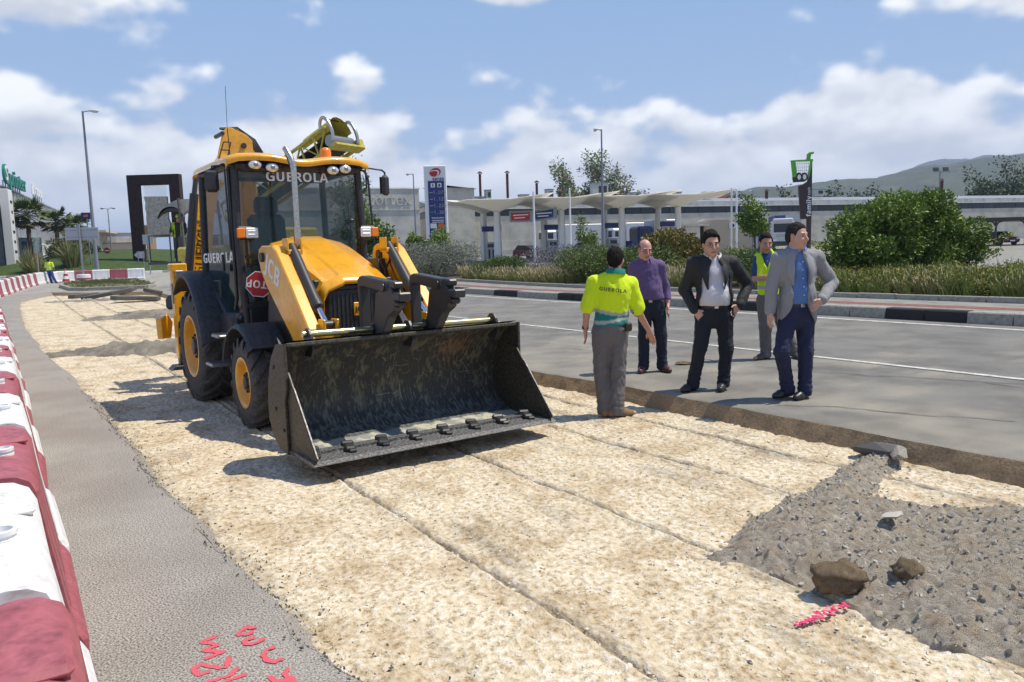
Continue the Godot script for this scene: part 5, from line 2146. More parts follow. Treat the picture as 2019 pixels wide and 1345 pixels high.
	s.net(b, folds(0.0075 * c.get("fold", 1.0), 0.75, 0.42, sd0 + 50.0), c.get("tint", null))
	put(b, c.top_name, c.top, t)
	# ---- shirt under a jacket or vest
	if c.has("inner"):
		b = MB.new()
		bb = bounds([J.neck, J.sl, J.sr, pel], 0.21)
		s = SD.new(bb[0], bb[1], 0.0125 * q)
		s.ell(chest, Vector3(0.168 * tw, 0.20, 0.114 * tw), tb, 0.06)
		s.ell(belly, Vector3(0.160 * tw, 0.18, 0.118 * tw), tb, 0.06)
		s.ell(pel + up * 0.08, Vector3(0.162 * tw, 0.10, 0.121), tb, 0.05)
		s.cone(J.sl, J.sr, 0.05, 0.05, 0.05)
		s.cone(J.neck - up * 0.035, J.neck + up * 0.012, 0.078, 0.066, 0.05)
		if c.has("inner_sleeve"):
			for e in ["l", "r"]:
				s.cone(J["s" + e], J["s" + e].lerp(J["e" + e], 0.7), 0.062, 0.066, 0.03)
		s.above(J.neck.y - (J.neck.y - pel.y) * c.get("waist", 0.80))
		s.net(b, folds(0.005, 0.9, 0.5, sd0 + 80.0))
		put(b, "shirt", c.inner, t)
		# button front
		b = MB.new()
		for k in 5:
			var p: Vector3 = J.neck.lerp(pel, 0.16 + 0.13 * k)
			var dep: float = 0.117 * tw if k < 3 else 0.119 * tw + c.get("belly", 0.0)
			b.lathe(p + fwd * (dep + 0.004), fwd, [Vector2(0.0055, 0), Vector2(0.0055, 0.004), Vector2(0, 0.004)], 8)
		var btn := put(b, "button_row", M.decalwhite, t)
		btn.set_meta("kind", "stuff")
	# ---- collar
	if c.has("collar"):
		b = MB.new()
		var rows := []
		for j in 4:
			var row := []
			for k in 25:
				var a := -2.75 + 5.5 * k / 24.0
				var d := tb.z * -cos(a) * (1.0 if fwd.dot(tb.z) > 0 else -1.0) + right * sin(a)
				var rad: float = [0.070, 0.076, 0.096, 0.108][j]
				var hgt: float = [0.01, 0.062, 0.056, 0.012][j] - 0.035 * smoothstep(1.2, 2.75, absf(a)) - (0.012 if j == 3 and absf(a) > 2.2 else 0.0)
				row.append(J.neck + d * rad * Vector3(1, 1, 1) + up * hgt)
			rows.append(row)
		b.sheet(rows, false, fwd.dot(tb.z) > 0)
		put(b, "collar", c.collar, t)
	return t

func people() -> void:
	M.weave = ntex(51, 0.2, [[0.2, Color(0.88, 0.88, 0.88)], [0.6, Color(1, 1, 1)]], 3, 256)
	for q in [["a", 0.54, 0.31, 0.225], ["b", 0.46, 0.245, 0.175], ["c", 0.57, 0.30, 0.23]]:
		var m := mat(q[1], q[2], q[3], 0.5)
		m.vertex_color_use_as_albedo = true
		m.subsurf_scatter_enabled = true
		m.subsurf_scatter_strength = 0.08
		M["skin_" + q[0]] = m
	M.eyewhite = mat(0.22, 0.19, 0.17, 0.3)
	M.iris = mat(0.02, 0.014, 0.01, 0.2)
	M.glassframe = mat(0.03, 0.025, 0.025, 0.3, 0.3)
	M.leather = mat(0.02, 0.016, 0.013, 0.45)
	var sh_brown := mat(0.085, 0.035, 0.028, 0.35)
	sh_brown.vertex_color_use_as_albedo = true
	var sh_tan := mat(0.20, 0.125, 0.065, 0.8)
	sh_tan.vertex_color_use_as_albedo = true
	var sh_black := mat(0.018, 0.018, 0.02, 0.4)
	sh_black.vertex_color_use_as_albedo = true
	var sh_grey := mat(0.07, 0.065, 0.06, 0.8)
	sh_grey.vertex_color_use_as_albedo = true
	M.sh_black = sh_black
	M.sh_grey = sh_grey
	M.greytrousers = cloth(0.135, 0.125, 0.125)
	M.greenband = cloth(0.0, 0.20, 0.17)

	# worker in the yellow and green polo shirt, seen from behind
	var white := cloth(1, 1, 1, 0.8)
	var p := person({"label": "worker seen from behind in yellow polo shirt with green band, pointing with one hand", "at": Vector3(1.04, PIT + 0.005, -7.93), "skin": "b",
		"fwd": Vector3(0.25, 0, -1), "look": Vector3(0.35, -0.12, -1), "hair": Color(0.014, 0.013, 0.012), "hairlen": 0.014,
		"J": {"head": Vector3(0.061, 1.640, -0.03), "neck": Vector3(0.053, 1.500, 0.000), "sl": Vector3(-0.165, 1.415, 0.000), "sr": Vector3(0.222, 1.39, -0.050), "el": Vector3(-0.252, 1.134, 0.020), "wl": Vector3(-0.265, 0.930, -0.040), "fl": Vector3(-0.258, 0.781, -0.060), "er": Vector3(0.303, 1.091, -0.080), "wr": Vector3(0.439, 0.870, -0.200), "fr": Vector3(0.50, 0.721, -0.25), "hl": Vector3(-0.095, 0.904, 0.000), "hr": Vector3(0.078, 0.897, -0.020), "kl": Vector3(-0.105, 0.487, -0.020), "kr": Vector3(0.064, 0.475, 0.010), "al": Vector3(-0.075, 0.087, 0.010), "ar": Vector3(0.030, 0.087, 0.060), "tl": Vector3(-0.03, 0.034, -0.180), "tr": Vector3(0.24, 0.03, 0.0)},
		"trousers": M.greytrousers, "legw": 1.1, "hem": 1.15, "shoes": sh_tan, "long": false, "top": white, "top_name": "polo_shirt", "torso": 1.06, "hemline": 0.965, "waist": 0.86, "fold": 1.15, "belly": 0.02,
		"curl_l": 0.25, "curl_r": 0.12, "thumb_l": Vector3(0.2, 0, -1), "thumb_r": Vector3(-0.7, 0.2, -0.7), "collar": M.greenband,
		"tint": func(v: Vector3) -> Color:
			var y := v.y + 0.03 * sin(v.x * 9.0 + 0.8)
			var up_ := Color(0.66, 0.86, 0.0)
			if y > 1.135 or absf(v.x - 0.03) > 0.215 and v.y > 1.06:
				return up_
			if y > 1.098:
				return Color(0.40, 0.40, 0.34)
			if v.y > 1.035 + 0.015 * sin(v.x * 12.0):
				return Color(0.0, 0.19, 0.17)
			if v.y > 1.005 + 0.015 * sin(v.x * 12.0):
				return Color(0.42, 0.42, 0.36)
			return Color(0.0, 0.19, 0.17)})
	words("GUEROLA", 0.036, 0.004, M.decalblack, p, Transform3D(Basis(Vector3.UP, -0.10) * Basis(Vector3.BACK, -0.14), Vector3(0.005, 1.345, 0.162)), "Droid Sans", true, "lettering", 1.25)
	var b := MB.new()
	b.box(Vector3(0.165, 0.955, 0.10), Vector3(0.09, 0.09, 0.05), Basis(Vector3.UP, 0.7), 0.014)
	put(b, "phone_pouch", M.leather, p)
	b = MB.new()
	b.tube([Vector3(-0.264, 0.965, -0.037), Vector3(-0.266, 0.94, -0.045)], 0.036, 14)
	put(b, "wristwatch", M.paintblack, p)

	# older man in the purple shirt
	p = person({"label": "man in a purple shirt and dark blue trousers looking down, behind the yellow-shirted worker", "at": Vector3(1.80, 0.0, -9.72), "skin": "c",
		"fwd": Vector3(-0.25, 0, 1), "look": Vector3(0.22, -0.28, 1), "hair": Color(0.13, 0.115, 0.105), "hairlen": 0.008, "bald": true, "glasses": true,
		"J": {"head": Vector3(-0.088, 1.560, 0.060), "neck": Vector3(-0.066, 1.425, 0.000), "sl": Vector3(-0.215, 1.345, 0.000), "sr": Vector3(0.105, 1.350, 0.000), "el": Vector3(-0.279, 1.087, -0.020), "wl": Vector3(-0.244, 0.871, 0.080), "fl": Vector3(-0.233, 0.735, 0.120), "er": Vector3(0.190, 1.079, -0.050), "wr": Vector3(0.202, 0.869, 0.040), "fr": Vector3(0.184, 0.735, 0.080), "hl": Vector3(-0.077, 0.853, 0.000), "hr": Vector3(0.078, 0.848, 0.000), "kl": Vector3(-0.105, 0.478, 0.030), "kr": Vector3(0.109, 0.472, 0.030), "al": Vector3(-0.111, 0.087, 0.000), "ar": Vector3(0.131, 0.087, 0.000), "tl": Vector3(-0.175, 0.031, 0.140), "tr": Vector3(0.172, 0.031, 0.120)},
		"trousers": cloth(0.012, 0.017, 0.034), "shoes": sh_brown, "top": cloth(0.135, 0.085, 0.21), "top_name": "shirt", "hemline": 0.935, "waist": 0.86, "belly": 0.03, "cuff": 0.06, "torso": 0.97,
		"curl_r": 0.5, "thumb_r": Vector3(-0.3, 0, 1), "thumb_l": Vector3(0.3, 0, 1), "collar": cloth(0.135, 0.085, 0.21), "stubble": 0.0})
	b = MB.new()
	b.box(Vector3(0.185, 0.745, 0.11), Vector3(0.02, 0.06, 0.03), Basis(Vector3.BACK, 0.3), 0.005)
	b.tube([Vector3(0.19, 0.715, 0.11), Vector3(0.205, 0.66, 0.12)], 0.004, 5)
	put(b, "pen", M.worn, p)

	# man in the black jacket, hands in pockets
	p = person({"label": "man with glasses in a black jacket and white shirt, hands in his pockets", "at": Vector3(2.12, 0.0, -8.33), "skin": "a",
		"fwd": Vector3(-0.05, 0, 1), "look": Vector3(0.05, -0.18, 1), "hair": Color(0.022, 0.017, 0.014), "hairlen": 0.022, "glasses": true, "jowl": 0.006, "headsize": 1.04, "tilt": 0.06,
		"J": {"head": Vector3(0.058, 1.605, 0.060), "neck": Vector3(0.090, 1.455, 0.000), "sl": Vector3(-0.104, 1.395, 0.000), "sr": Vector3(0.302, 1.390, -0.020), "el": Vector3(-0.190, 1.113, -0.100), "wl": Vector3(-0.115, 0.895, 0.050), "fl": Vector3(-0.045, 0.80, 0.08), "er": Vector3(0.530, 1.149, -0.150), "wr": Vector3(0.375, 0.930, 0.020), "fr": Vector3(0.285, 0.84, 0.05), "hl": Vector3(0.004, 0.840, 0.000), "hr": Vector3(0.215, 0.835, 0.000), "kl": Vector3(-0.060, 0.477, 0.060), "kr": Vector3(0.235, 0.456, 0.020), "al": Vector3(-0.129, 0.087, 0.000), "ar": Vector3(0.209, 0.087, 0.000), "tl": Vector3(-0.269, 0.031, 0.120), "tr": Vector3(0.131, 0.031, 0.160)},
		"trousers": cloth(0.010, 0.012, 0.022), "shoes": sh_black, "top": cloth(0.014, 0.015, 0.018, 0.75), "top_name": "jacket", "thick": 0.018, "torso": 1.10, "skirt": true, "hemline": 0.785, "waist": 0.83, "belly": 0.045, "inner": cloth(0.62, 0.61, 0.65), "collar": cloth(0.66, 0.65, 0.68), "cuff": 0.04,
		"curl_l": 0.5, "curl_r": 0.5, "thumb_l": Vector3(1, 0.3, 0.4), "thumb_r": Vector3(-1, 0.3, 0.4),
		"carve": func(v: Vector3) -> float:
			# open front: narrow at the collar, wide over the belt
			var w := 0.035 + 0.115 * smoothstep(1.44, 1.22, v.y) + 0.035 * smoothstep(1.15, 0.9, v.y)
			return minf(w - absf(v.x - 0.095), v.z - 0.015) if v.y < 1.50 else -1.0})
	lapels(p, Vector3(0.09, 1.455, 0), 0.085, 1.12, 0.150, cloth(0.016, 0.017, 0.02, 0.7))

	# worker in the hi-vis vest behind
	var vest := cloth(1, 1, 1, 0.7)
	person({"label": "worker in a yellow hi-vis vest over a blue T-shirt, half hidden behind the grey jacket", "at": Vector3(3.69, 0.0, -10.5), "skin": "b",
		"fwd": Vector3(-0.35, 0, 1), "look": Vector3(-0.05, -0.22, 1), "hair": Color(0.025, 0.018, 0.014), "hairlen": 0.010, "stubble": 0.25, "headsize": 1.04,
		"J": {"head": Vector3(-0.188, 1.600, 0.040), "neck": Vector3(-0.155, 1.466, 0.000), "sl": Vector3(-0.30, 1.385, 0.060), "sr": Vector3(0.055, 1.385, -0.080), "el": Vector3(-0.335, 1.13, 0.07), "wl": Vector3(-0.215, 1.16, 0.27), "fl": Vector3(-0.12, 1.235, 0.30), "er": Vector3(0.147, 1.116, -0.120), "wr": Vector3(0.098, 0.878, -0.02), "fr": Vector3(0.071, 0.755, 0.02), "hl": Vector3(-0.195, 0.827, 0.02), "hr": Vector3(-0.02, 0.821, -0.020), "kl": Vector3(-0.185, 0.453, 0.050), "kr": Vector3(0.088, 0.438, -0.020), "al": Vector3(-0.164, 0.087, 0.000), "ar": Vector3(0.256, 0.087, -0.03), "tl": Vector3(-0.355, 0.034, 0.120), "tr": Vector3(0.249, 0.031, 0.130)},
		"trousers": M.greytrousers, "legw": 1.1, "shoes": sh_grey, "long": false, "top": vest, "top_name": "vest", "thick": 0.008, "hemline": 0.90, "waist": 0.86, "inner_sleeve": true, "inner": cloth(0.02, 0.06, 0.17), "torso": 0.96,
		"curl_l": 0.3, "thumb_l": Vector3(0, 1, 0.2), "curl_r": 0.3, "thumb_r": Vector3(-0.3, 0, 1),
		"carve": func(v: Vector3) -> float:
			var w := 0.075 * smoothstep(1.22, 1.46, v.y)
			var cx := -0.165 - 0.03
			var open := minf(w - absf(v.x - cx), v.z - 0.02)
			var arms := maxf(-0.335 - v.x, v.x - 0.085)
			return maxf(open, arms),
		"tint": func(v: Vector3) -> Color:
			if absf(v.y - 1.115) < 0.024 or absf(v.y - 1.005) < 0.024:
				return Color(0.36, 0.37, 0.36)
			return Color(0.52, 0.80, 0.0)})

	# man in the grey jacket
	p = person({"label": "smiling man in a grey jacket and blue shirt, head turned towards the right", "at": Vector3(2.88, 0.0, -7.72), "skin": "a",
		"fwd": Vector3(0.12, 0, 1), "look": Vector3(0.62, -0.03, 0.85), "hair": Color(0.035, 0.03, 0.028), "hairlen": 0.014, "smile": 1.0, "stubble": 0.12,
		"J": {"head": Vector3(0.007, 1.650, 0.050), "neck": Vector3(0.018, 1.505, 0.000), "sl": Vector3(-0.165, 1.425, 0.020), "sr": Vector3(0.228, 1.430, -0.040), "el": Vector3(-0.242, 1.136, 0.020), "wl": Vector3(-0.268, 0.905, 0.060), "fl": Vector3(-0.279, 0.767, 0.080), "er": Vector3(0.425, 1.172, -0.100), "wr": Vector3(0.210, 1.015, 0.165), "fr": Vector3(0.08, 0.915, 0.21), "hl": Vector3(-0.060, 0.870, 0.020), "hr": Vector3(0.120, 0.865, -0.020), "kl": Vector3(-0.165, 0.510, 0.120), "kr": Vector3(0.112, 0.486, 0.030), "al": Vector3(-0.050, 0.110, -0.03), "ar": Vector3(0.116, 0.087, 0.000), "tl": Vector3(-0.209, 0.045, 0.060), "tr": Vector3(-0.013, 0.031, 0.120)},
		"trousers": cloth(0.016, 0.020, 0.060), "legw": 0.98, "shoes": sh_black, "lift_l": 0.012, "top": cloth(0.27, 0.268, 0.275, 0.85), "top_name": "jacket", "thick": 0.016, "torso": 1.03, "skirt": true, "hemline": 0.765, "waist": 0.82, "belly": 0.015, "inner": cloth(0.10, 0.19, 0.42), "collar": cloth(0.12, 0.21, 0.45), "cuff": 0.05,
		"curl_l": 0.35, "curl_r": 0.12, "thumb_l": Vector3(0.2, 0, 1), "thumb_r": Vector3(0.1, 1.0, 0.2),
		"carve": func(v: Vector3) -> float:
			var cx := 0.015
			var w := 0.03 + 0.06 * smoothstep(1.50, 1.28, v.y) - 0.015 * smoothstep(1.25, 1.05, v.y) + 0.10 * smoothstep(1.0, 0.76, v.y)
			return minf(w - absf(v.x - cx), v.z - 0.02) if v.y < 1.54 else -1.0})
	lapels(p, Vector3(0.018, 1.505, 0), 0.08, 1.17, 0.142, cloth(0.29, 0.287, 0.295, 0.85))
	b = MB.new()
	b.tube([Vector3(0.228, 1.026, 0.15), Vector3(0.206, 1.010, 0.172)], 0.034, 14)
	put(b, "wristwatch", M.steel, p)

func lapels(p: Node3D, neck: Vector3, half: float, low: float, depth: float, m: Material) -> void:
	for sx in [-1.0, 1.0]:
		var b := MB.new()
		var rows := []
		for k in 9:
			var f := k / 8.0
			var y := lerpf(neck.y + 0.005, low, f)
			var z := lerpf(0.055, depth + 0.012, sin(minf(f * 1.5, 1.0) * PI / 2)) + neck.z
			var x0 := lerpf(0.055, half + 0.004, minf(f * 1.4, 1.0))
			var wd := 0.058 * sin(clampf(f * 0.9 + 0.12, 0.0, 1.0) * PI) + 0.006
			if k == 2:
				wd += 0.016
			rows.append([Vector3(neck.x + sx * (x0 - 0.006), y, z), Vector3(neck.x + sx * (x0 + wd * 0.5), y, z + 0.006 - 0.012 * absf(x0)), Vector3(neck.x + sx * (x0 + wd), y + 0.006, z - 0.020 - 0.12 * wd), Vector3(neck.x + sx * (x0 + wd), y + 0.006, z - 0.028 - 0.12 * wd)])
		b.sheet(rows, false, sx > 0)
		put(b, "lapel", m, p)

# two more workers further off
func more_people() -> void:
	var hard := mat(0.42, 0.75, 0.02, 0.4)
	var vest := cloth(1, 1, 1, 0.7)
	var op := person({"label": "machine operator in a lime cap and vest standing on the milling machine", "at": Vector3(-12.25, 1.62, -28.6), "skin": "b", "coarse": 1.7,
		"fwd": Vector3(0.7, 0, 0.7), "look": Vector3(0.5, -0.5, 0.7), "hair": Color(0.02, 0.02, 0.02), "hairlen": 0.006,
		"J": {"head": Vector3(0.05, 1.55, 0.05), "neck": Vector3(0.02, 1.42, 0), "sl": Vector3(-0.19, 1.36, 0.05), "sr": Vector3(0.20, 1.36, -0.05), "el": Vector3(-0.27, 1.08, 0.08), "wl": Vector3(-0.14, 0.98, 0.28), "fl": Vector3(-0.05, 0.95, 0.38), "er": Vector3(0.28, 1.08, 0.02), "wr": Vector3(0.22, 0.98, 0.24), "fr": Vector3(0.2, 0.93, 0.34), "hl": Vector3(-0.09, 0.84, 0), "hr": Vector3(0.1, 0.84, 0), "kl": Vector3(-0.11, 0.46, 0.02), "kr": Vector3(0.12, 0.46, 0.02), "al": Vector3(-0.12, 0.087, 0), "ar": Vector3(0.13, 0.087, 0), "tl": Vector3(-0.1, 0.03, 0.16), "tr": Vector3(0.2, 0.03, 0.15)},
		"trousers": cloth(0.05, 0.055, 0.06), "shoes": M.sh_black, "top": vest, "top_name": "vest", "hemline": 0.86, "waist": 0.86, "torso": 1.05, "long": true,
		"tint": func(v: Vector3) -> Color:
			if v.x > -0.09 and v.x < 0.10 and v.z > 0.0 or absf(v.x) > 0.2:
				return Color(0.025, 0.027, 0.03)
			return Color(0.50, 0.78, 0.02)})
	var b := MB.new()
	b.ball(Vector3(0.05, 1.66, 0.045), Vector3(0.10, 0.085, 0.115), Basis(), 8)
	b.ball(Vector3(0.085, 1.635, 0.12), Vector3(0.08, 0.012, 0.09), Basis(Vector3.UP, 0.6), 6)
	put(b, "cap", hard, op)
	var fw := person({"label": "worker in yellow vest and blue trousers walking beside the far barriers", "at": onland(-32.2, -53.6), "skin": "b", "coarse": 1.9,
		"fwd": Vector3(-0.3, 0, -1), "look": Vector3(-0.4, 0, -1), "hair": Color(0.03, 0.03, 0.035), "hairlen": 0.02,
		"J": {"head": Vector3(-0.02, 1.60, 0), "neck": Vector3(-0.02, 1.47, 0), "sl": Vector3(-0.21, 1.40, 0), "sr": Vector3(0.20, 1.40, 0), "el": Vector3(-0.27, 1.13, -0.02), "wl": Vector3(-0.2, 0.98, -0.2), "fl": Vector3(-0.15, 0.95, -0.3), "er": Vector3(0.27, 1.13, -0.02), "wr": Vector3(0.2, 0.98, -0.2), "fr": Vector3(0.15, 0.95, -0.3), "hl": Vector3(-0.09, 0.88, 0), "hr": Vector3(0.09, 0.88, 0), "kl": Vector3(-0.03, 0.47, 0.02), "kr": Vector3(0.22, 0.47, 0.05), "al": Vector3(0.05, 0.087, 0), "ar": Vector3(0.40, 0.087, 0.05), "tl": Vector3(0.02, 0.03, -0.16), "tr": Vector3(0.44, 0.03, -0.1)},
		"trousers": cloth(0.02, 0.045, 0.22), "legw": 1.15, "shoes": M.sh_black, "long": false, "top": vest, "top_name": "vest", "hemline": 0.92, "waist": 0.84, "torso": 1.1, "thick": 0.01,
		"tint": func(v: Vector3) -> Color:
			if absf(v.y - 1.08) < 0.025 or absf(v.y - 1.2) < 0.02:
				return Color(0.5, 0.52, 0.45)
			return Color(0.62, 0.82, 0.02)})

# leaf-sized faces spread through lobes; each lobe is [centre, radii]
func leaves(b: MB, lobes: Array, count: int, size: float, c0: Color, c1: Color, narrow := 0.5, droop := 0.0, shell := 0.55) -> void:
	var tot := 0.0
	var w := []
	for q in lobes:
		var r: Vector3 = q[1]
		tot += pow(r.x * r.y * r.z, 0.667)
		w.append(tot)
	for k in count:
		var pick := rng.randf() * tot
		var i := 0
		while w[i] < pick:
			i += 1
		var c: Vector3 = lobes[i][0]
		var r: Vector3 = lobes[i][1]
		var d := Vector3(rng.randfn(), rng.randfn(), rng.randfn()).normalized()
		var rad := lerpf(shell, 1.0, sqrt(rng.randf())) * (1.0 + 0.16 * fn.get_noise_3d(d.x * 160.0 + c.x * 90.0, d.y * 160.0, d.z * 160.0 + c.z * 90.0) * 2.0)
		var p := c + d * r * rad
		var out := (d / r).normalized()
		var ax := Vector3(rng.randfn(), rng.randfn() * 0.7 + 0.25 - droop, rng.randfn()) * 0.8 + out * 0.8
		ax = ax.normalized()
		var sd := ax.cross(Vector3(rng.randfn(), rng.randfn(), rng.randfn())).normalized()
		var sz := size * rng.randf_range(0.6, 1.35)
		b.col = c0.lerp(c1, rng.randf())
		leaf(b, p, ax, sd, sz, sz * narrow)

func leaf(b: MB, p: Vector3, ax: Vector3, sd: Vector3, l: float, w: float) -> void:
	var nn := sd.cross(ax).normalized()
	var a := p
	var keep := b.col
	b.col = Color(keep.r * 1.5, keep.g * 1.5, keep.b * 1.5)
	var m := p + ax * l * 0.5 + nn * l * 0.06
	var e := p + ax * l
	var i := b.vert(a, nn)
	b.vert(m + sd * w * 0.5, (nn + sd * 0.25).normalized())
	b.vert(e, nn)
	b.vert(m - sd * w * 0.5, (nn - sd * 0.25).normalized())
	b.col = keep
	b.ix.append_array([i, i + 2, i + 1, i, i + 3, i + 2])

func leafmat(rough := 0.6, back := 0.35) -> StandardMaterial3D:
	var m := mat(1, 1, 1, rough)
	m.vertex_color_use_as_albedo = true
	m.cull_mode = BaseMaterial3D.CULL_DISABLED
	m.backlight_enabled = true
	m.backlight = Color(back, back, back)
	return m

func branch(b: MB, p: Vector3, d: Vector3, l: float, r: float, depth: int, tips: Array, spread := 0.55) -> void:
	var pts := [p]
	var q := p
	var dd := d
	for k in 4:
		dd = (dd + Vector3(rng.randfn(), rng.randfn() * 0.6 + 0.15, rng.randfn()) * 0.12).normalized()
		q += dd * l / 4.0
		pts.append(q)
	b.tube(pts, [r, r * 0.88, r * 0.76, r * 0.66, r * 0.56], 6 if depth > 1 else 4, false)
	tips.append([pts[2], dd])
	tips.append([q, dd])
	if depth > 0:
		for k in (3 if depth > 1 else 2):
			var nd := (dd + Vector3(rng.randfn(), rng.randfn() * 0.5 + 0.2, rng.randfn()) * spread).normalized()
			branch(b, pts[2 + k % 3], nd, l * rng.randf_range(0.55, 0.78), r * 0.5, depth - 1, tips, spread)

# a tree grown from branches, leaves gathered round its twigs
func tree(called: String, label: String, at: Vector3, h: float, crown: float, n: int, leafsize: float, c0: Color, c1: Color, cfg := {}) -> Node3D:
	var t := thing(called, label, cfg.get("category", "tree"), at, 0.0, cfg.get("group", ""))
	var b := MB.new()
	var tips := []
	var th: float = h * cfg.get("trunk", 0.35)
	var r: float = cfg.get("thick", h * 0.02)
	var lean := Vector3(rng.randf_range(-0.04, 0.04), 1, rng.randf_range(-0.04, 0.04)).normalized()
	b.tube([Vector3(0, -0.15, 0), lean * th * 0.5, lean * th], [r * 1.25, r, r * 0.85], 9, false)
	var k := 0
	var nb: int = cfg.get("limbs", 6)
	while k < nb:
		var an := TAU * k / nb + rng.randf_range(-0.3, 0.3)
		var steep: float = cfg.get("steep", 0.9)
		var d := Vector3(cos(an), steep + rng.randf_range(-0.2, 0.4), sin(an)).normalized()
		branch(b, lean * th * rng.randf_range(0.8, 1.0), d, (h - th) * rng.randf_range(0.45, 0.62) * crown, r * 0.55, 2, tips, cfg.get("spread", 0.55))
		k += 1
	branch(b, lean * th, lean, (h - th) * 0.55, r * 0.7, 2, tips, cfg.get("spread", 0.55))
	put(b, "trunk", cfg.get("bark", M.bark), t)
	var lobes := []
	var lr: float = cfg.get("lobe", 0.12) * h
	for q in tips:
		lobes.append([q[0], Vector3(lr, lr * cfg.get("tall", 0.85), lr) * rng.randf_range(0.6, 1.25)])
	b = MB.new()
	leaves(b, lobes, n, leafsize, c0, c1, cfg.get("narrow", 0.55), cfg.get("droop", 0.1), 0.15)
	put(b, "crown", M.leaf, t)
	return t

# a low shrub: lobes of leaves over a few stems
func shrub(called: String, label: String, at: Vector3, size: Vector3, n: int, leafsize: float, c0: Color, c1: Color, cfg := {}) -> Node3D:
	var t := thing(called, label, "shrub", at, 0.0, cfg.get("group", ""))
	var b := MB.new()
	for k in 7:
		var an := TAU * k / 7.0
		b.tube([Vector3(0, -0.1, 0), Vector3(cos(an) * size.x * 0.2, size.y * 0.4, sin(an) * size.z * 0.2), Vector3(cos(an) * size.x * 0.34, size.y * 0.75, sin(an) * size.z * 0.34)], [0.03, 0.02, 0.01], 5, false)
	put(b, "stem", M.bark, t)
	var lobes := []
	for k in cfg.get("lobes", 9):
		var an := rng.randf() * TAU
		var rr := sqrt(rng.randf()) * 0.36
		var s: float = rng.randf_range(0.22, 0.36)
		lobes.append([Vector3(cos(an) * size.x * rr, size.y * rng.randf_range(0.3, 0.66), sin(an) * size.z * rr), Vector3(size.x * s, size.y * s * 1.05, size.z * s)])
	lobes.append([Vector3(0, size.y * 0.36, 0), Vector3(size.x * 0.44, size.y * 0.4, size.z * 0.44)])
	b = MB.new()
	leaves(b, lobes, int(n * 1.7), leafsize * 1.1, c0, c1, cfg.get("narrow", 0.3) * 1.7, cfg.get("droop", -0.1), cfg.get("shell", 0.6))
	# shoots that stand out of the outline
	for k in cfg.get("shoots", 0):
		var q = lobes[rng.randi() % lobes.size()]
		var d := Vector3(rng.randfn() * 0.7, absf(rng.randfn()) + 0.5, rng.randfn() * 0.7).normalized()
		var p: Vector3 = q[0] + d * q[1] * 0.85
		var l: float = rng.randf_range(0.25, 0.7) * cfg.get("shoot", 1.0)
		var arch := Vector3(d.x, -0.5, d.z) * 0.35
		for j in 14:
			var f := j / 14.0
			var pp := p + d * l * f + arch * f * f * l
			b.col = c0.lerp(c1, 0.4 + 0.6 * rng.randf())
			var sd := Vector3(rng.randfn(), rng.randfn(), rng.randfn()).normalized()
			leaf(b, pp, (d + sd * 0.9).normalized(), sd.cross(d).normalized(), leafsize * 1.1, leafsize * cfg.get("narrow", 0.3) * 1.1)
	put(b, "foliage", M.leaf, t)
	return t

func tuft_mesh(seed_: int, blades: int, h: float, c0: Color, c1: Color, seed_heads: bool) -> ArrayMesh:
	var b := MB.new()
	var r := RandomNumberGenerator.new()
	r.seed = seed_
	for k in blades:
		var an := r.randf() * TAU
		var lean := r.randf_range(0.1, 0.65)
		var d := Vector3(cos(an) * lean, 1, sin(an) * lean).normalized()
		var sd := d.cross(Vector3(cos(an + 1.3), 0, sin(an + 1.3))).normalized()
		var l := h * r.randf_range(0.5, 1.1)
		var p := Vector3(r.randfn() * 0.06, 0, r.randfn() * 0.06)
		b.col = c0.lerp(c1, r.randf())
		var m := p + d * l * 0.55
		var e := p + d * l + Vector3(cos(an), -0.6, sin(an)) * l * lean * 0.35
		var w := 0.008
		var nn := sd.cross(d).normalized()
		var i := b.vert(p - sd * w, nn)
		b.vert(p + sd * w, nn)
		b.vert(m + sd * w * 0.8, nn)
		b.vert(m - sd * w * 0.8, nn)
		b.vert(e, nn)
		b.ix.append_array([i, i + 2, i + 1, i, i + 3, i + 2, i + 3, i + 4, i + 2])
		if seed_heads and r.randf() < 0.5:
			b.col = Color(0.42, 0.33, 0.16).lerp(Color(0.5, 0.42, 0.24), r.randf())
			leaf(b, e - d * 0.05, d, sd, 0.11, 0.025)
	return b.mesh()

func scatter(called: String, mesh_: Mesh, m: Material, spots: Array, label := "") -> void:
	var mm := MultiMesh.new()
	mm.transform_format = MultiMesh.TRANSFORM_3D
	mm.mesh = mesh_
	mm.instance_count = spots.size()
	for k in spots.size():
		mm.set_instance_transform(k, spots[k])
	var o := MultiMeshInstance3D.new()
	o.multimesh = mm
	o.material_override = m
	o.name = numbered(called)
	add_child(o)
	o.set_meta("kind", "stuff")
	if label:
		o.set_meta("label", label)

func spot(p: Vector3, s: float) -> Transform3D:
	return Transform3D(Basis(Vector3.UP, rng.randf() * TAU).scaled(Vector3(s, s * rng.randf_range(0.8, 1.2), s)), p)

